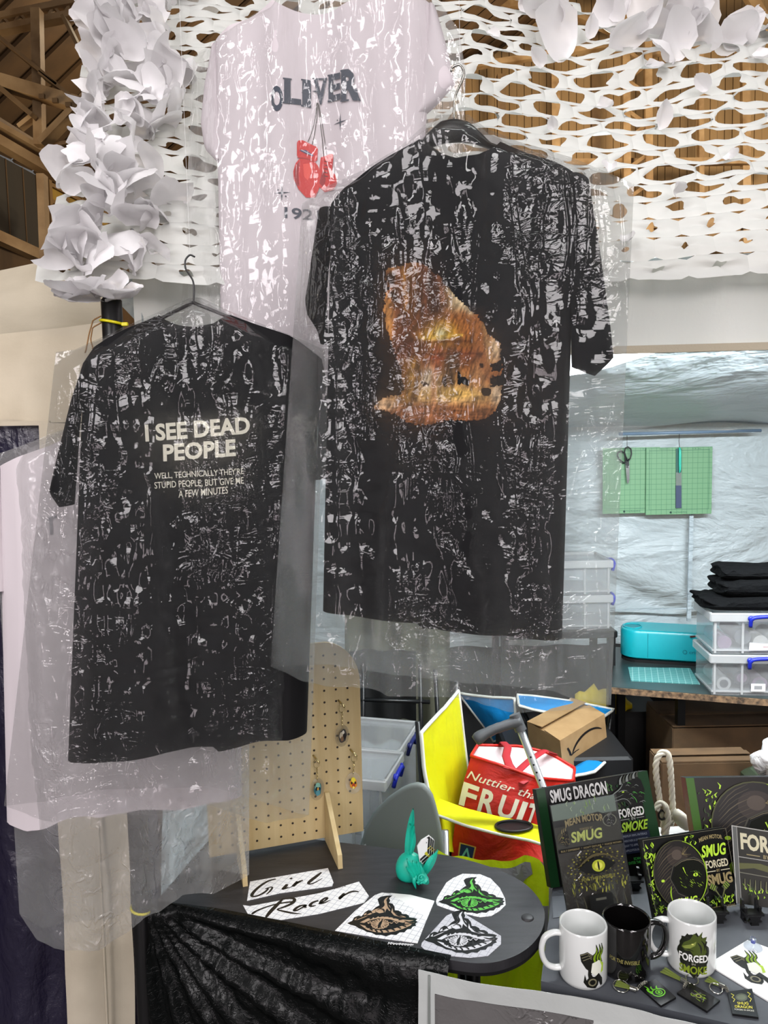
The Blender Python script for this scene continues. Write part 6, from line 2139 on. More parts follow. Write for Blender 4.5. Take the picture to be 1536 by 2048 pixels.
A.build('printed_front', fn, o, step=.00008)
easel('black easel leg at the lower right of the green pack', PZ(1268, 1778, RZ), .6)

# B: clear pouch in front
POU = film('clear_pouch', haze=.04, tlshare=.7, rough=.06, ior=1.45, specs=[('crease', 16, .35, .003, (1, 1, 1)), ('noise', 9, .2, .02, U)])
o, fn, n, cs_ = quadthing('display_pack', 'tall dark pouch with yellow-green eye print, behind the mugs', 'display pack', (1101, 1612), (1228, 1590), (1266, 1816), (1138, 1838), RZ + .003, .055, .006, BLK)
A = Art()
A.rect(0, 0, 1, 1, ink(34, 30, 22, .3)); A.rect(0, .86, 1, .14, ink(108, 122, 112, .25)); flames(A, .2, .9, .86, .98, 16, 8, (ink(120, 150, 80, .3), ink(150, 168, 140, .3)))
A.rect(0, .60, 1, .26, ink(42, 42, 34, .3))
A.poly([(0, .80), (.3, .86), (.7, .88), (1, .80), (1, .84), (0, .86)], BLK)
A.text('MEAN MOTOR', .17, .765, .6, .065, TAN, bold=.03, warp=lambda x, y: (x, y + .045 - .25 * (x - .47) ** 2))
A.text('FORGED BY', .38, .742, .2, .02, TAN)
A.text('SMUG', .22, .645, .48, .095, ink(176, 186, 96, .4), bold=.03, shear=.2)
A.ell(.86, .79, .11, .055, ink(110, 112, 96, .3)); A.ell(.86, .79, .095, .047, BLK); dragon_head(A, .86, .79, .12, GREY, GREY)
A.ell(.11, .70, .10, .06, ink(60, 60, 46, .3)); dragon_head(A, .11, .70, .16, TAN, TAN)
A.rect(0, .575, 1, .032, BLK); A.text('BUILT DIFFERENT  *  DON\'T DISTURB  *  FORGE WITHIN', .03, .582, .94, .017, TAN)
for k in range(150):
    q = k * 2.399; rr = .05 + .36 * math.sqrt(k / 150)
    x, y = .52 + rr * 1.15 * math.cos(q), .42 + rr * .42 * math.sin(q)
    if .04 < x < .96: A.ell(x, y, .016, .007, (ink(96, 92, 30, .4), ink(66, 60, 28, .4), ink(140, 136, 46, .4), ink(52, 46, 30, .4))[k % 4], 6)
A.poly([(.22, .42), (.34, .47), (.5, .50), (.66, .485), (.8, .43), (.68, .385), (.5, .36), (.34, .38)], BLK)
A.ell(.53, .43, .10, .052, ink(168, 176, 50, .3), 20); A.ell(.53, .43, .06, .03, ink(206, 206, 90, .3), 16); A.ell(.53, .43, .014, .042, BLK, 10)
A.stroke([(.22, .44), (.36, .50), (.5, .53), (.68, .52), (.84, .46)], [.004, .02, .022, .016, .004], ink(78, 70, 40, .4), smooth=1)
A.text('FOR THE INVISIBLE', .24, .315, .52, .028, ink(140, 136, 50, .4), shear=.1)
flames(A, .08, .95, .20, .29, 34, 12, (ink(120, 124, 40, .4), ink(80, 80, 30, .4), ink(160, 160, 60, .4)))
A.rect(.30, .02, .36, .17, ink(22, 22, 22, .3)); A.rect(.40, .14, .16, .02, ink(90, 90, 80, .3))
for x in (.10, .22, .70, .84):
    A.stroke([(x, .02), (x + .02, .1), (x, .19)], [.004, .02, .004], ink(74, 72, 56, .3))
A.build('printed_insert', fn, o, step=.00006)
obj('clear_sleeve', MB().prism([fn(-.02, -.005, .004), fn(1.02, -.005, .004), fn(1.02, 1.01, .004), fn(-.02, 1.01, .004)], n, .0008), POU, o)

# C: helmet sign
o, fn, n, cs_ = quadthing('framed_sign', 'black sign with helmeted dragon and stacked lettering on an easel', 'sign', (1278, 1679), (1444, 1654), (1473, 1809), (1307, 1838), RZ + .012, .05, .006, BLK)


def sign_art(A):
    A.rect(0, 0, 1, 1, BLK)
    flames(A, .02, .16, .1, .9, 50, 21); flames(A, .05, .95, .02, .12, 40, 22); flames(A, .5, .62, .82, .94, 12, 24)
    helmet(A, .38, .50, .60, .82, 4)
    A.text('SMUG', .26, .105, .24, .11, GRB, bold=.03, shear=.2)
    A.text('MEAN MOTOR', .66, .855, .28, .055, TAN, bold=.03, warp=lambda x, y: (x, y + .03 - 1.4 * (x - .80) ** 2))
    A.text('SMUG', .655, .66, .29, .155, GRB, bold=.03, shear=.15)
    A.text('FORGED', .685, .515, .27, .10, CREAM, bold=.03)
    A.stroke([(.68, .475), (.79, .475)], .010, CREAM); A.text('BY', .80, .46, .04, .035, TAN, bold=.02); A.stroke([(.85, .475), (.96, .475)], .010, CREAM)
    A.text('SMUG', .67, .30, .30, .14, TAN, bold=.04)
    pistons(A, .80, .19, .26)
    A.text('NOT FOR HUMANS', .66, .012, .28, .03, TAN)
    A.stroke([(.005, .005), (.995, .005), (.995, .995), (.005, .995), (.005, .005)], .006, ink(120, 118, 100, .3))


A = Art(); sign_art(A); A.build('printed_face', fn, o, step=.00005)
easel('black scrolled easel under the helmet sign', PZ(1436, 1842, RZ), .62)

# D: large pack behind
o, fn, n, cs_ = quadthing('display_pack', 'large dark green-sided pack with the helmeted dragon at the back right', 'display pack', (1371, 1556), (1590, 1553), (1622, 1748), (1402, 1752), RZ + .006, .06, .03, BLK)
A = Art(); A.rect(0, 0, 1, 1, ink(24, 18, 16, .3)); A.rect(0, 0, .075, 1, ink(58, 100, 26, .3))
flames(A, .12, .3, .1, .9, 40, 31); helmet(A, .60, .44, .86, .98, 6)
A.text('SMUG', .16, .02, .24, .12, GRN, bold=.03, shear=.2)
A.build('printed_face', fn, o, step=.00005)
# E: pack at the right edge
o, fn, n, cs_ = quadthing('display_pack', 'clear-edged pack with large cream lettering at the right edge', 'display pack', (1463, 1650), (1600, 1672), (1606, 1826), (1473, 1806), RZ + .012, .05, .006, BLK)
A = Art(); A.rect(0, 0, 1, 1, ink(30, 30, 24, .3)); A.rect(0, 0, .075, 1, ink(96, 98, 96, .2)); A.stroke([(.005, 0), (.005, 1)], .012, ink(190, 190, 186, .2)); A.stroke([(.075, 0), (.075, 1)], .008, ink(160, 160, 156, .2)); A.stroke([(0, .992), (1, .992)], .012, ink(170, 170, 164, .2))
A.text('FORGED', .12, .70, .86, .22, CREAM, bold=.04); A.text('BY', .45, .62, .09, .05, TAN, bold=.02); A.stroke([(.2, .645), (.40, .645)], .012, TAN); A.stroke([(.58, .645), (.9, .645)], .012, TAN)
A.stroke([(.08, .60), (1, .60)], .01, GREY); A.poly([(.08, .52), (.4, .55), (.7, .5), (1, .53), (1, .46), (.6, .44), (.3, .48), (.08, .44)], ink(84, 86, 48, .3)); A.stroke([(.08, .40), (1, .38)], .01, ink(110, 110, 96, .3))
flames(A, .1, .95, .08, .22, 40, 41)
for x in (.14, .22, .30, .38, .46):
    A.stroke([(x, .20), (x + .01, .33)], [.02, .008], ink(110, 112, 80, .3))
A.rect(.52, .04, .42, .2, ink(20, 22, 30, .3))
A.build('printed_face', fn, o, step=.00005)
easel('black scrolled easel under the pack at the right edge', PZ(1506, 1846, RZ), .62)

# ---- mugs
GLZW = mat('white_glaze', srgb(214, 217, 215), rough=.12, coat=.6)
GLZB = mat('black_glaze', srgb(10, 9, 9), rough=.08, coat=.8)


def mug(label, bpx, m, hang, art, face):
    c = PZ(*bpx, RZ + .0006)
    R, H = .0405, .0965
    t = thing('mug', label, 'mug', c, 'mugs on the grey table')
    T = Matrix.Translation(c)
    prof = [(0, .001), (R - .006, .001), (R - .003, 0), (R - .001, .003), (R, .007), (R, H - .003), (R - .0008, H - .0008), (R - .002, H), (R - .0034, H - .0012), (R - .0042, H - .004), (R - .0044, .010), (R - .010, .006), (0, .006)]
    mb = MB(); mb.lathe(prof, 56, T); obj('cup', mb, m, t, smooth=50)
    d = Vector((math.cos(hang), math.sin(hang), 0))
    hp = [(R - .002, .080), (R + .012, .081), (R + .026, .074), (R + .032, .056), (R + .030, .038), (R + .022, .024), (R + .010, .018), (R - .002, .018)]
    obj('handle', MB().tube(spline([c + d * r + Vector((0, 0, z)) for r, z in hp], 34), .0062, 12, flat=.8), m, t, smooth=True)
    fa = math.atan2(-c.y, -c.x) + face         # angle on the cup that looks at the viewer, plus an offset

    def fn(x, y, h):
        q = fa + x / R
        return c + Vector(((R + .0003 + h) * math.cos(q), (R + .0003 + h) * math.sin(q), y))
    art.build('printed_motif', fn, t, step=.00003, maxlen=.004)
    return t


def piston_motif(s=1.0):
    a = Art(); dk = ink(24, 24, 20, .25); mt = ink(120, 116, 92, .25); lg = ink(120, 150, 30, .25)
    a.poly([(-.020, .010), (-.022, .022), (-.010, .028), (.002, .020), (.004, .006), (-.006, -.006), (-.012, -.002)], dk)
    for k in range(3):
        a.stroke([(-.021 + k * .002, .0205 - k * .0042), (-.010 + k * .002, .026 - k * .0042), (.001 + k * .001, .0185 - k * .0042)], .0012, mt)
    a.stroke([(-.004, .004), (-.006, -.012), (-.002, -.024)], [.008, .006, .010], dk)
    a.ell(-.001, -.026, .011, .010, dk, 20); a.ell(-.001, -.026, .0075, .0068, mt, 18); a.ell(-.001, -.026, .005, .0045, dk, 14)
    a.poly([(-.014, -.012), (-.016, -.026), (-.010, -.034), (.004, -.037), (.010, -.030), (.002, -.034), (-.009, -.030)], dk)
    for x0, w in ((.004, .008), (.010, .007), (.015, .006)):
        a.stroke([(x0, .006), (x0 - .004, .018), (x0 + .004, .026), (x0 + .001, .040)], [w, w, w * .7, .0008], dk, smooth=1)
        a.stroke([(x0, .008), (x0 - .003, .018), (x0 + .003, .026), (x0 + .001, .036)], [w * .5, w * .55, w * .35, .0004], lg, smooth=1)
    a.poly([(-.002, .008), (.010, .012), (.020, .004), (.018, -.010), (.006, -.016), (-.004, -.008)], ink(226, 228, 214, .25))
    a.poly([(.012, .010), (.020, .004), (.019, -.010), (.014, -.012), (.016, .0)], ink(170, 200, 60, .25))
    a.stroke([(.006, -.014), (.014, -.024), (.016, -.034)], [.010, .008, .004], dk)
    return a


A = Art(); A.sub(piston_motif(), lambda x, y: (-(x + .0) * -1.0, y + .042))
mug('white mug with piston and green flame motif, leftmost of three', (1166, 1950), GLZW, math.pi * 1.02, A, .42)
A = Art(); A.text('FOR THE INVISIBLE', -.026, .036, .052, .007, ink(150, 144, 84, .3), shear=.1)
mug('glossy black mug standing between the two white mugs', (1252, 1938), GLZB, math.radians(8), A, -.08)
A = Art()
sm = ink(30, 32, 22, .25)
rgk = random.Random(5)
A.poly([(.026 * math.cos(q) * (.9 + .2 * rgk.random()), .043 + .040 * math.sin(q) * (.9 + .15 * rgk.random())) for q in np.linspace(0, 6.283, 40, endpoint=False)], sm)
A.poly([(-.020, .053), (-.016, .062), (-.006, .070), (.000, .082), (.006, .076), (.014, .086), (.012, .074), (.022, .076), (.018, .062), (.022, .048), (.016, .040), (.0, .042), (-.006, .050), (-.014, .048)], ink(72, 84, 34, .25))
A.poly([(-.019, .054), (-.012, .058), (-.004, .062), (.004, .068), (.002, .060), (-.006, .054), (-.014, .051)], ink(128, 140, 66, .25))
A.stroke([(-.018, .050), (-.008, .052), (.0, .050)], [.0006, .0016, .0006], sm); A.ell(-.002, .062, .002, .0012, ink(220, 220, 120, .25), 8)
A.stroke([(.006, .066), (.012, .058), (.012, .046)], [.001, .004, .001], sm, smooth=1); A.stroke([(.012, .070), (.018, .062), (.018, .052)], [.001, .003, .001], sm, smooth=1)
A.text('FORGED', -.024, .030, .048, .0135, ink(232, 232, 228, .25), bold=.03)
A.text('IN', -.003, .0245, .006, .004, ink(150, 150, 140, .25), bold=.02)
A.text('SMOKE', -.023, .0085, .046, .0145, ink(126, 144, 40, .25), bold=.03)
mug('white mug with dragon head and smoke lettering, rightmost', (1382, 1927), GLZW, math.radians(176), A, .10)

# ---- keyring tags lying on the table
TASS = mat('olive_suede', srgb(108, 122, 50), rough=.8)
NICK = mat('nickel', srgb(196, 194, 186), rough=.2, metal=1.0)
TAGM = mat('black_acrylic', srgb(18, 18, 19), rough=.2)
KT = (([(1274, 1969), (1312, 1958), (1352, 1994), (1322, 2011)], (1242, 1973), [(1232, 1966), (1262, 1976)], 'black keyring tag with a green eye motif, leftmost on the table', 0),
      ([(1354, 1985), (1382, 1966), (1440, 2000), (1414, 2022)], (1384, 1960), [(1326, 1940), (1364, 1960)], 'black keyring tag with a piston motif, between the other tags', 1),
      ([(1455, 1983), (1504, 1977), (1517, 2034), (1465, 2027)], (1432, 1978), [(1414, 1958), (1440, 1970)], 'black keyring tag with yellow lettering, rightmost on the table', 2))
for quad, rc, tas, lab, k in KT:
    q = [PZ(x, y, RZ + .0042) for x, y in quad]
    cen = sum(q, Vector()) / 4
    t = thing('keyring', lab, 'keyring', (cen.x, cen.y, RZ), 'keyring tags on the grey table')
    obj('tag', MB().prism(q, (0, 0, 1), .0038), TAGM, t)
    rcw = PZ(*rc, RZ + .003)
    rr = .0125 if k == 0 else .010
    obj('split_ring', MB().tube([rcw + Vector((rr * math.cos(a_), rr * math.sin(a_), .001 + .002 * math.sin(a_))) for a_ in np.linspace(0, 6.283, 24, endpoint=False)], .0011, 6, closed=True), NICK, t, smooth=True)
    a0, a1_ = PZ(*tas[0], RZ + .004), PZ(*tas[1], RZ + .005)
    for j in range(6):
        off = Vector((a1_ - a0)).cross(Vector((0, 0, 1))).normalized() * (.0022 * (j - 2.5))
        obj('tassel_strip', MB().bar(a0 + off * 1.5 + Vector((0, 0, .001 * (j % 2))), a1_ + off * .4, .0022, .0014), TASS, t)
    dr = (a1_ - a0).normalized()
    obj('tassel_cap', MB().tube([a1_ - dr * .001, a1_ + dr * .009], .0042, 10), NICK, t, smooth=40)
    p_end = (q[0] + q[1]) / 2 if k != 2 else q[0]
    ch_ = resample([a1_ + dr * .009, (a1_ + dr * .009 + p_end) / 2 + Vector((0, 0, .003)), p_end], 9)
    for j in range(8):
        c = Vector((ch_[j] + ch_[j + 1]) / 2)
        obj('chain_link', MB().tube([c + Vector((.0022 * math.cos(a_), .0022 * math.sin(a_) * (1 if j % 2 else .4), (.0008 if j % 2 else .0018) * math.sin(a_))) for a_ in np.linspace(0, 6.283, 8, endpoint=False)], .0007, 4, closed=True), NICK, t)
    ex = (q[1] - q[0]); ey = (q[3] - q[0]);
    f_ = lambda x, y, h: q[0].lerp(q[1], x).lerp(q[3].lerp(q[2], x), y) + Vector((0, 0, .0002 + h))
    A = Art()
    if k == 0:
        g1 = ink(110, 200, 40, .25)
        A.ell(.5, .56, .34, .18, g1, 24); A.ell(.5, .56, .29, .14, TAGM, 24); A.ell(.52, .56, .17, .11, g1, 18); A.ell(.52, .56, .12, .075, TAGM, 14); A.ell(.52, .56, .07, .05, g1, 12)
        A.stroke([(.2, .5), (.12, .34), (.26, .30), (.2, .14)], [.14, .1, .08, .01], g1, smooth=1); A.stroke([(.4, .42), (.36, .32), (.46, .24)], [.1, .07, .01], g1, smooth=1); A.stroke([(.6, .44), (.6, .36), (.72, .28)], [.1, .07, .01], g1, smooth=1)
    elif k == 1:
        for j in range(16):
            A.stroke([(.25 + .5 * rgk.random(), .2 + .5 * rgk.random()), (.3 + .4 * rgk.random(), .25 + .5 * rgk.random())], [.02, .06, .01], (GRN, GREY, GDK, GRB)[j % 4])
        A.ell(.5, .5, .12, .09, ink(150, 160, 70, .3), 14); A.ell(.5, .5, .07, .05, TAGM, 12)
    else:
        yl = ink(206, 200, 60, .25)
        A.ell(.5, .3, .24, .16, ink(60, 66, 44, .3), 18); A.ell(.5, .3, .18, .10, ink(90, 96, 70, .3), 18)
        for sx in (.12, .78):
            A.stroke([(sx, .12), (sx + .1, .2), (sx, .28), (sx + .1, .38), (sx + .02, .48)], .03, yl)
        fl_ = lambda x, y: (x, 1 - y)
        A.text('SMUG', .28, .40, .44, .11, yl, bold=.02, warp=lambda x, y: (x, 1 - y + 0)); A.text('DRAGON', .16, .26, .68, .11, yl, bold=.02, warp=lambda x, y: (x, 1 - y))
        A.text('FORGED IN SMOKE', .12, .16, .76, .06, ink(220, 220, 200, .3), warp=lambda x, y: (x, 1 - y))
    # texts were flipped into the tag's own frame: make all faces look up
    o = A.build('printed_motif', f_, t, step=.00004)

# white card with piston motif and suction cup
q = [(1415, 1928), (1495, 1880), (1600, 1918), (1600, 2040)]
sh = obj('suction_sign', MB().prism([PZ(x, y, RZ + .0028) for x, y in q], (0, 0, 1), .0024), WPAP)
tag(sh, 'white card printed with a flaming piston at the right edge of the table', 'card')
A = Art(); A.sub(piston_motif(), lambda x, y: (x * 1.15, y * 1.15))
cc = PZ(1500, 1938, RZ)
ca, sa = math.cos(-.12), math.sin(-.12)
A.build('printed_motif', lambda x, y, h: Vector((cc.x + x * ca - y * sa, cc.y + x * sa + y * ca, RZ + .003 + h)), sh, step=.00004)
SUC = film('clear_suction_rubber', haze=.12, rough=.05, ior=1.55, tint=(.86, .9, .96), specs=[('noise', 20, .05, .001, U)])
c = PZ(1506, 1894, RZ + .0032)
mb = MB(); mb.lathe([(.016, 0), (.0155, .0015), (.011, .005), (.006, .0075), (.0035, .009), (.0035, .012), (.006, .013), (.006, .017), (.0, .018)], 28, Matrix.Translation(c))
su = obj('suction_cup', mb, SUC, None, smooth=40); tag(su, 'clear suction cup on the corner of the white piston card', 'suction cup')
obj('nub', MB().tube([c + Vector((0, 0, .0085)), c + Vector((0, 0, .0125))], .004, 10), mat('blue_nub', srgb(70, 80, 160), rough=.2), su, smooth=True)
# business card lying behind the mugs
q = [PZ(x, y, RZ + .0012) for x, y in ((1104, 1793), (1136, 1790), (1140, 1830), (1106, 1836))]
tag(obj('leaflet', MB().prism(q, (0, 0, 1), .001), ink(96, 100, 106)), 'grey leaflet lying flat beside the tall dark pouch', 'leaflet')

# =================================================================== CLEAR BANNER ALONG THE FRONT
BW = mat('white_vinyl_border', srgb(178, 182, 180), rough=.45, bump=[('noise', 12, .3, .01, U)])
BNF = film('banner_film', haze=.34, tlshare=.55, rough=.12, ior=1.6, hazecol=(.62, .60, .60), tint=(.8, .8, .8), specs=[('crease', 10, .6, .006, U), ('crease', 26, .6, .004, U), ('noise', 60, .4, .004, U)])
tl0, tr0 = PZ(838, 1910, TZ - .006), PZ(1590, 2068, TZ - .012)
tl0 += Vector((0, -.034, 0)); tr0 += Vector((0, -.01, 0))
bx = (tr0 - tl0).normalized(); bL = (tr0 - tl0).length
bn = Vector((bx.y, -bx.x, 0)).normalized()
bh = .40


def bfn(x, y, d=0.0):
    return tl0 + bx * x + Vector((0, 0, -y)) + bn * (.004 + .05 * y + .006 * math.sin(x * 17 + y * 9) + d)


def bstrip(x0, x1, y0, y1, d, nx=40, ny=14):
    return np.array([[tuple(bfn(lerp(x0, x1, i / nx), lerp(y0, y1, j / ny), d + .004 * float(vn(lerp(x0, x1, i / nx) * 30, lerp(y0, y1, j / ny) * 30, 4)))) for i in range(nx + 1)] for j in range(ny + 1)])


bnr = thing('banner', 'clear plastic banner pocket with white border along the table front', 'banner', bfn(.3, bh))
sxm = (PZ(1188, 1990, TZ - .02) - tl0).dot(bx)
GT = bstrip(0, bL, -.004, .030, .004, 60, 4)
obj('top_border', closed_sheet(GT, .0012, tuple(bn)), BW, bnr, smooth=60)
obj('side_border', closed_sheet(bstrip(0, .030, .030, bh, .004, 5, 24), .0012, tuple(bn)), BW, bnr, smooth=60)
obj('side_seam', MB().tube([bfn(.020, y, .0085) for y in np.linspace(.0, bh, 16)], .0016, 6), mat('seam_grey', srgb(120, 126, 122), rough=.6), bnr, smooth=True)
obj('middle_border', closed_sheet(bstrip(sxm, sxm + .036, .030, bh, .004, 5, 24), .0012, tuple(bn)), BW, bnr, smooth=60)
obj('window_film', MB().grid(bstrip(.030, sxm, .030, bh, .005, 60, 40), flip=True), BNF, bnr, smooth=True)
obj('window_film', MB().grid(bstrip(sxm + .036, bL, .030, bh, .005, 60, 40), flip=True), BNF, bnr, smooth=True)
obj('backing', closed_sheet(bstrip(.01, bL, .02, bh, -.003, 30, 10), .001, tuple(bn)), mat('grey_backing_film', srgb(70, 68, 66), rough=.5), bnr, smooth=60)

# =================================================================== PRINTS ON THE SHIRTS
def on_shirt(g, px_):
    return lambda x, y, h: g.front(*g.pl.px(*px_(x, y)), e=.0012 + h)


def affine(bl, br, tl_):
    """unit square -> pixel frame of the photograph, turned into shirt coordinates"""
    return lambda x, y: (bl[0] + (br[0] - bl[0]) * x + (tl_[0] - bl[0]) * y, bl[1] + (br[1] - bl[1]) * x + (tl_[1] - bl[1]) * y)


CRM = ink(226, 222, 204, .7)
for nm, s, bl, br, tl_, bold in (('slogan_line', 'I SEE DEAD', (291, 884), (497, 868), (289, 850), .035), ('slogan_line', 'PEOPLE', (326, 923), (468, 912), (325, 889), .035),
                                 ('small_line', "WELL, TECHNICALLY THEY'RE", (309, 959), (484, 949), (308, 945), .006), ('small_line', 'STUPID PEOPLE, BUT GIVE ME', (309, 978), (484, 968), (308, 963), .006), ('small_line', 'A FEW MINUTES', (356, 994), (452, 985), (356, 980), .006)):
    A = Art(); A.text(s, 0, 0, 1, 1, CRM, bold=bold)
    A.build(nm, on_shirt(dead, affine(bl, br, tl_)), t_d, maxlen=.06)

# OLIVER, slab letters with spurs
SLT = ink(58, 64, 76, .7)
A = Art()
for chx, (x0, y0, x1, y1) in zip('OLIVER', ((558, 190, 581, 240), (583, 174, 613, 223), (615, 172, 630, 225), (634, 167, 662, 218), (665, 162, 692, 215), (694, 159, 731, 220))):
    A.text(chx, x0, -y1, x1 - x0, y1 - y0, SLT, bold=.045, shear=0)
    if chx != 'O':
        for yy in (y0 + 1, y1 - 1):
            if chx == 'V' and yy > y0 + 5: continue
            A.stroke([(x0 - 2, -yy), (x0 + (x1 - x0) * (.45 if chx in 'LER' else 1.0), -yy)], 3.2, SLT)
    A.stroke([(x0 - 1.5, -(y0 + y1) / 2), (x0 + 6, -(y0 + y1) / 2)], [.6, 4], SLT)
A.stroke([(722, -196), (726, -212), (734, -222)], [9, 7, 1], SLT, smooth=1)
ofn = lambda x, y, h: oliv.front(*PLO.px(x, -y), e=.0012 + h)
A.build('name_lettering', ofn, t_o, maxlen=9)
RED = ink(196, 38, 32, .6); REDD = ink(146, 24, 26, .6); REDL = ink(222, 74, 60, .6); STRG = ink(92, 88, 84, .7)
c4 = lambda pts: [(540 + x / 6.2, -(130 + y / 6.2)) for x, y in pts]
A = Art()
for pts in ([(620, 520), (605, 700), (560, 900), (520, 1010)], [(630, 520), (620, 720), (590, 920), (565, 1040)], [(635, 520), (660, 760), (690, 980), (705, 1180)], [(645, 540), (690, 800), (725, 1020), (750, 1170)]):
    A.stroke(c4(pts), 1.4, STRG, smooth=1)
A.poly(c4([(420, 1010), (470, 1000), (620, 1060), (632, 1090), (625, 1220), (600, 1245), (420, 1225), (405, 1190), (405, 1040)]), RED)
A.poly(c4([(430, 1230), (520, 1220), (600, 1245), (640, 1300), (660, 1420), (650, 1560), (600, 1680), (500, 1690), (420, 1600), (370, 1480), (365, 1390), (390, 1290)]), RED)
A.poly(c4([(405, 1300), (440, 1250), (420, 1400), (430, 1560), (400, 1560), (375, 1460), (380, 1360)]), REDD)
A.poly(c4([(470, 1290), (540, 1270), (560, 1360), (520, 1480), (480, 1440)]), REDL)
A.stroke(c4([(410, 1222), (500, 1216), (605, 1246)]), 1.6, REDD)
A.poly(c4([(670, 1190), (800, 1160), (835, 1165), (838, 1200), (820, 1370), (870, 1430), (890, 1530), (840, 1600), (720, 1620), (640, 1540), (620, 1440), (650, 1330)]), RED)
A.poly(c4([(690, 1360), (720, 1340), (735, 1480), (700, 1560), (650, 1500)]), REDD)
for k in range(5):
    A.stroke(c4([(715, 1240 + k * 45), (765, 1255 + k * 45)]), 1.5, ink(50, 22, 26, .7))
A.poly(c4([(430, 1130), (500, 1115), (590, 1170), (570, 1180), (480, 1150)]), ink(60, 74, 110, .6)); A.stroke(c4([(455, 1120), (560, 1165)]), 1.2, ink(200, 190, 190, .6))
A.build('boxing_gloves', ofn, t_o, maxlen=9)
A = Art()
for cx, cy in ((935, 795), (238, 1660)):
    for dx, dy in ((90, -12), (0, 100)):
        A.stroke(c4([(cx - dx, cy - dy), (cx, cy), (cx + dx, cy + dy)]), [.3, 3.2, .3], SLT)
    A.ell(*c4([(cx + 45, cy + 40)])[0], 1.6, 1.6, SLT, 8); A.ell(*c4([(cx - 40, cy - 30)])[0], 1.4, 1.4, SLT, 8)
A.build('star_motif', ofn, t_o, maxlen=9)
A = Art(); A.text('1921', 583, -447, 62, 22, SLT, bold=.02); A.build('year_lettering', ofn, t_o, maxlen=9)
# dark strokes of lettering showing on the white T-shirt at the left
A = Art(); wfn = lambda x, y, h: wht.front(*PLW.px(x, -y), e=.0012 + h)
A.stroke([(104, -1036), (122, -1030)], 6, SLT); A.stroke([(110, -1034), (111, -1066)], 6, SLT)
A.build('lettering', wfn, t_w, maxlen=9)

# ---- the lion, painted as a fine printed mesh
LK = lambda x, y: (760 + x / 5.12, 500 + y / 5.12)
SIL = np.array([(150, 225), (220, 205), (290, 200), (330, 165), (390, 150), (470, 160), (540, 200), (600, 260), (660, 290), (700, 330), (720, 390), (770, 430), (820, 480), (880, 540), (950, 600), (1000, 660), (1060, 700), (1110, 760), (1140, 830), (1165, 890), (1230, 930), (1270, 980), (1290, 1050), (1285, 1120), (1240, 1180), (1190, 1200), (1200, 1250), (1270, 1250), (1290, 1170), (1310, 1200), (1305, 1260), (1270, 1310), (1200, 1310),
                (1190, 1350), (1195, 1400), (1260, 1390), (1300, 1380), (1290, 1480), (1260, 1600), (1210, 1690), (1130, 1740), (980, 1760), (800, 1750), (650, 1770), (520, 1800), (420, 1800), (330, 1770), (240, 1700), (120, 1660), (20, 1640), (10, 1610), (60, 1560), (140, 1510), (280, 1490), (300, 1440), (290, 1360), (280, 1260), (260, 1180), (230, 1120), (200, 1010), (150, 870), (140, 780), (115, 650), (130, 560), (135, 480), (170, 440), (125, 330), (130, 270)], float)
HOLES = [np.array(h, float) for h in ([(700, 1330), (730, 1310), (745, 1330), (740, 1400), (725, 1415), (700, 1370)], [(862, 1290), (870, 1265), (890, 1300), (895, 1330), (930, 1320), (978, 1360), (975, 1405), (930, 1390), (900, 1375), (880, 1395), (865, 1380), (872, 1340)],
                                      [(1100, 1440), (1130, 1425), (1180, 1440), (1185, 1480), (1150, 1505), (1115, 1500), (1098, 1470)], [(1085, 1190), (1105, 1185), (1112, 1220), (1095, 1225)])]


def inpoly(x, y, poly):
    ins = np.zeros(x.shape, bool); n = len(poly); j = n - 1
    for i in range(n):
        xi, yi = poly[i]; xj, yj = poly[j]
        cnd = ((yi > y) != (yj > y)) & (x < (xj - xi) * (y - yi) / (yj - yi + 1e-9) + xi)
        ins ^= cnd; j = i
    return ins


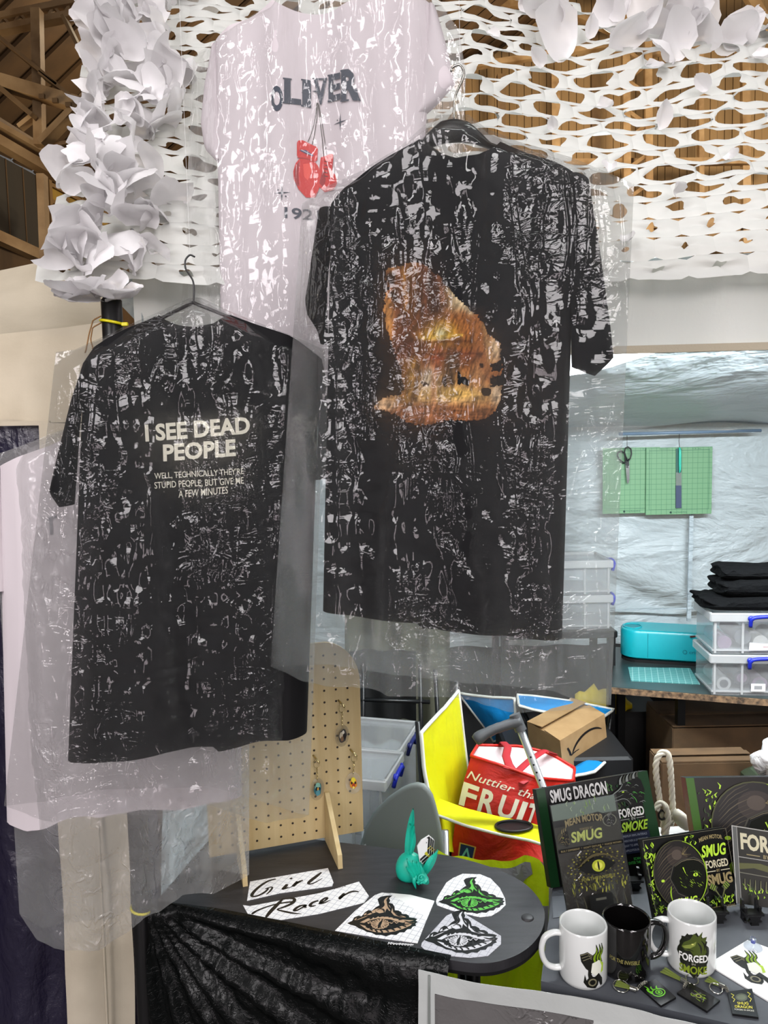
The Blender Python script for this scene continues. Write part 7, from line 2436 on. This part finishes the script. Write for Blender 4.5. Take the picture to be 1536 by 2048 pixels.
st_ = 9.0
gx, gy = np.meshgrid(np.arange(-10, 1330, st_), np.arange(130, 1830, st_))
fx = gx + 26 * (vn(gx / 11, gy / 22, 3) - .5) + 14 * (vn(gx / 5, gy / 9, 4) - .5)
fy = gy + 26 * (vn(gx / 12, gy / 11, 5) - .5)
mask = inpoly(fx, fy, SIL)
for h in HOLES: mask &= ~inpoly(gx + 8 * (vn(gx / 20, gy / 20, 6) - .5), gy, h)
mask &= ~((fx > 480) & (fx < 540) & (fy > 1362) & (fy < 1392) & (vn(gx / 14, gy / 8, 1) > .5))
col = np.zeros(gx.shape + (3,)); col[:] = (150, 88, 42)
for cx, cy, rx, ry, c, w in ((700, 1500, 600, 140, (214, 168, 98), 1.0), (600, 1660, 520, 90, (156, 94, 54), .9), (120, 1590, 150, 70, (222, 180, 134), .9), (560, 1330, 120, 120, (206, 196, 172), .9), (760, 1330, 240, 90, (170, 126, 66), .6),
                             (820, 1480, 260, 60, (206, 160, 70), .8), (330, 800, 240, 420, (104, 54, 28), .8), (560, 420, 170, 230, (76, 44, 28), .9), (380, 380, 70, 260, (176, 116, 36), .8), (160, 720, 60, 330, (224, 150, 70), .95), (190, 330, 46, 70, (34, 28, 24), .95),
                             (170, 250, 50, 30, (120, 74, 34), .8), (160, 430, 40, 40, (214, 120, 80), .7), (220, 480, 40, 60, (40, 30, 26), .7), (620, 600, 90, 90, (48, 30, 24), .8), (860, 560, 140, 120, (176, 156, 116), .9), (720, 560, 60, 180, (196, 130, 70), .6), (980, 860, 200, 160, (150, 88, 36), .8),
                             (1220, 1040, 80, 140, (222, 186, 140), .95), (1100, 1000, 60, 200, (172, 98, 44), .6), (380, 1000, 150, 130, (76, 38, 26), .8), (560, 900, 150, 60, (224, 160, 44), .7), (680, 880, 170, 130, (240, 190, 40), .85), (640, 1120, 60, 170, (188, 92, 50), .7), (680, 890, 60, 60, (255, 246, 190), 1.0),
                             (880, 980, 180, 60, (120, 72, 30), .6), (900, 1110, 260, 70, (120, 62, 34), .7), (330, 1300, 60, 190, (112, 70, 26), .8), (410, 1280, 60, 200, (150, 104, 40), .7), (340, 1540, 80, 90, (92, 58, 26), .8), (800, 1200, 100, 140, (92, 66, 40), .8), (1080, 1300, 90, 140, (186, 128, 76), .8), (600, 1450, 34, 260, (214, 140, 96), .6), (1240, 1480, 60, 120, (228, 196, 156), .9)):
    k = np.clip(w * np.exp(-((((gx - cx) / rx) ** 2 + ((gy - cy) / ry) ** 2) ** 1.6)), 0, 1)[..., None]
    col = col * (1 - k) + np.array(c) * k
k = (.55 * np.exp(-(((gx - 470) / 300) ** 2 + ((gy - 480) / 330) ** 2) ** 1.5))[..., None]
col = col * (1 - k) + np.array((80, 46, 26)) * k
for x0, y0, x1, y1, w, c in ((390, 1180, 340, 1520, 45, (170, 124, 50)), (445, 1180, 405, 1520, 24, (84, 56, 22)), (300, 1160, 310, 1480, 32, (120, 76, 32)), (300, 200, 330, 650, 20, (196, 130, 48)), (380, 180, 380, 700, 18, (96, 56, 26)), (480, 200, 520, 640, 24, (110, 62, 36)),
                            (560, 260, 640, 640, 20, (60, 36, 28)), (430, 300, 450, 620, 14, (70, 40, 24)), (660, 320, 720, 600, 20, (150, 92, 56)), (140, 250, 240, 230, 22, (176, 116, 54)), (150, 325, 205, 385, 18, (18, 13, 11)), (150, 420, 190, 460, 14, (206, 124, 74)), (200, 480, 232, 545, 26, (32, 23, 19)),
                            (760, 450, 1000, 680, 30, (204, 180, 136)), (1120, 800, 1180, 1150, 26, (190, 140, 84)), (420, 965, 1000, 965, 13, (104, 56, 24)), (470, 920, 900, 905, 14, (244, 196, 64)), (790, 1120, 800, 1380, 28, (80, 58, 36)), (1100, 1180, 1170, 1330, 30, (150, 92, 52)), (560, 1120, 700, 1130, 16, (150, 64, 36)), (300, 1080, 1100, 1090, 10, (92, 46, 26))):
    dx, dy = x1 - x0, y1 - y0
    tt = np.clip(((gx - x0) * dx + (gy - y0) * dy) / (dx * dx + dy * dy), 0, 1)
    k = (.85 * np.exp(-(np.hypot(gx - x0 - tt * dx + 14 * (vn(gx / 40, gy / 40, 5) - .5), gy - y0 - tt * dy) / w) ** 2))[..., None]
    col = col * (1 - k) + np.array(c) * k
fur = (vn(gx / 16 + gy / 60, gy / 55, 8) - .5) * .5 + (vn(gx / 60, gy / 14, 9) - .5) * .35 * (gy > 1480) + (vn(gx / 9, gy / 12, 2) - .5) * .25
lum = col.mean(-1, keepdims=True)
col = lerp(lum, col, .86) * .86
col = np.clip(col * (1 + 1.3 * fur[..., None]), 4, 255) / 255
col = np.where(col <= .04045, col / 12.92, ((col + .055) / 1.055) ** 2.4)
idx = -np.ones(gx.shape, int); vv = []; cc_ = []
quadm = mask[:-1, :-1] & mask[1:, :-1] & mask[:-1, 1:] & mask[1:, 1:]
mb = MB()
for j, i in zip(*np.nonzero(quadm)):
    f = []
    for jj, ii in ((j + 1, i), (j + 1, i + 1), (j, i + 1), (j, i)):
        if idx[jj, ii] < 0:
            idx[jj, ii] = len(mb.v)
            s, z = PLN.px(*LK(gx[jj, ii], gy[jj, ii]))
            mb.v.append((s, z, 0)); cc_.append((*col[jj, ii], 1))
        f.append(idx[jj, ii])
    mb.f.append(tuple(f)); mb.m.append(0)
sv = np.array(mb.v); D = lion.th + lion.depth(sv[:, 0], sv[:, 1]) + .0014
V3 = np.array(PLN.O)[None] + np.array(PLN.X)[None] * sv[:, :1] + np.array(PLN.N)[None] * D[:, None]; V3[:, 2] = sv[:, 1]
mb.v = [tuple(p) for p in V3]
lo = obj('lion_print', mb, vcolmat('printed_lion_ink'), t_l, smooth=True)
at = lo.data.color_attributes.new('ink', 'FLOAT_COLOR', 'POINT')
at.data.foreach_set('color', np.array(cc_, dtype=np.float32).ravel())
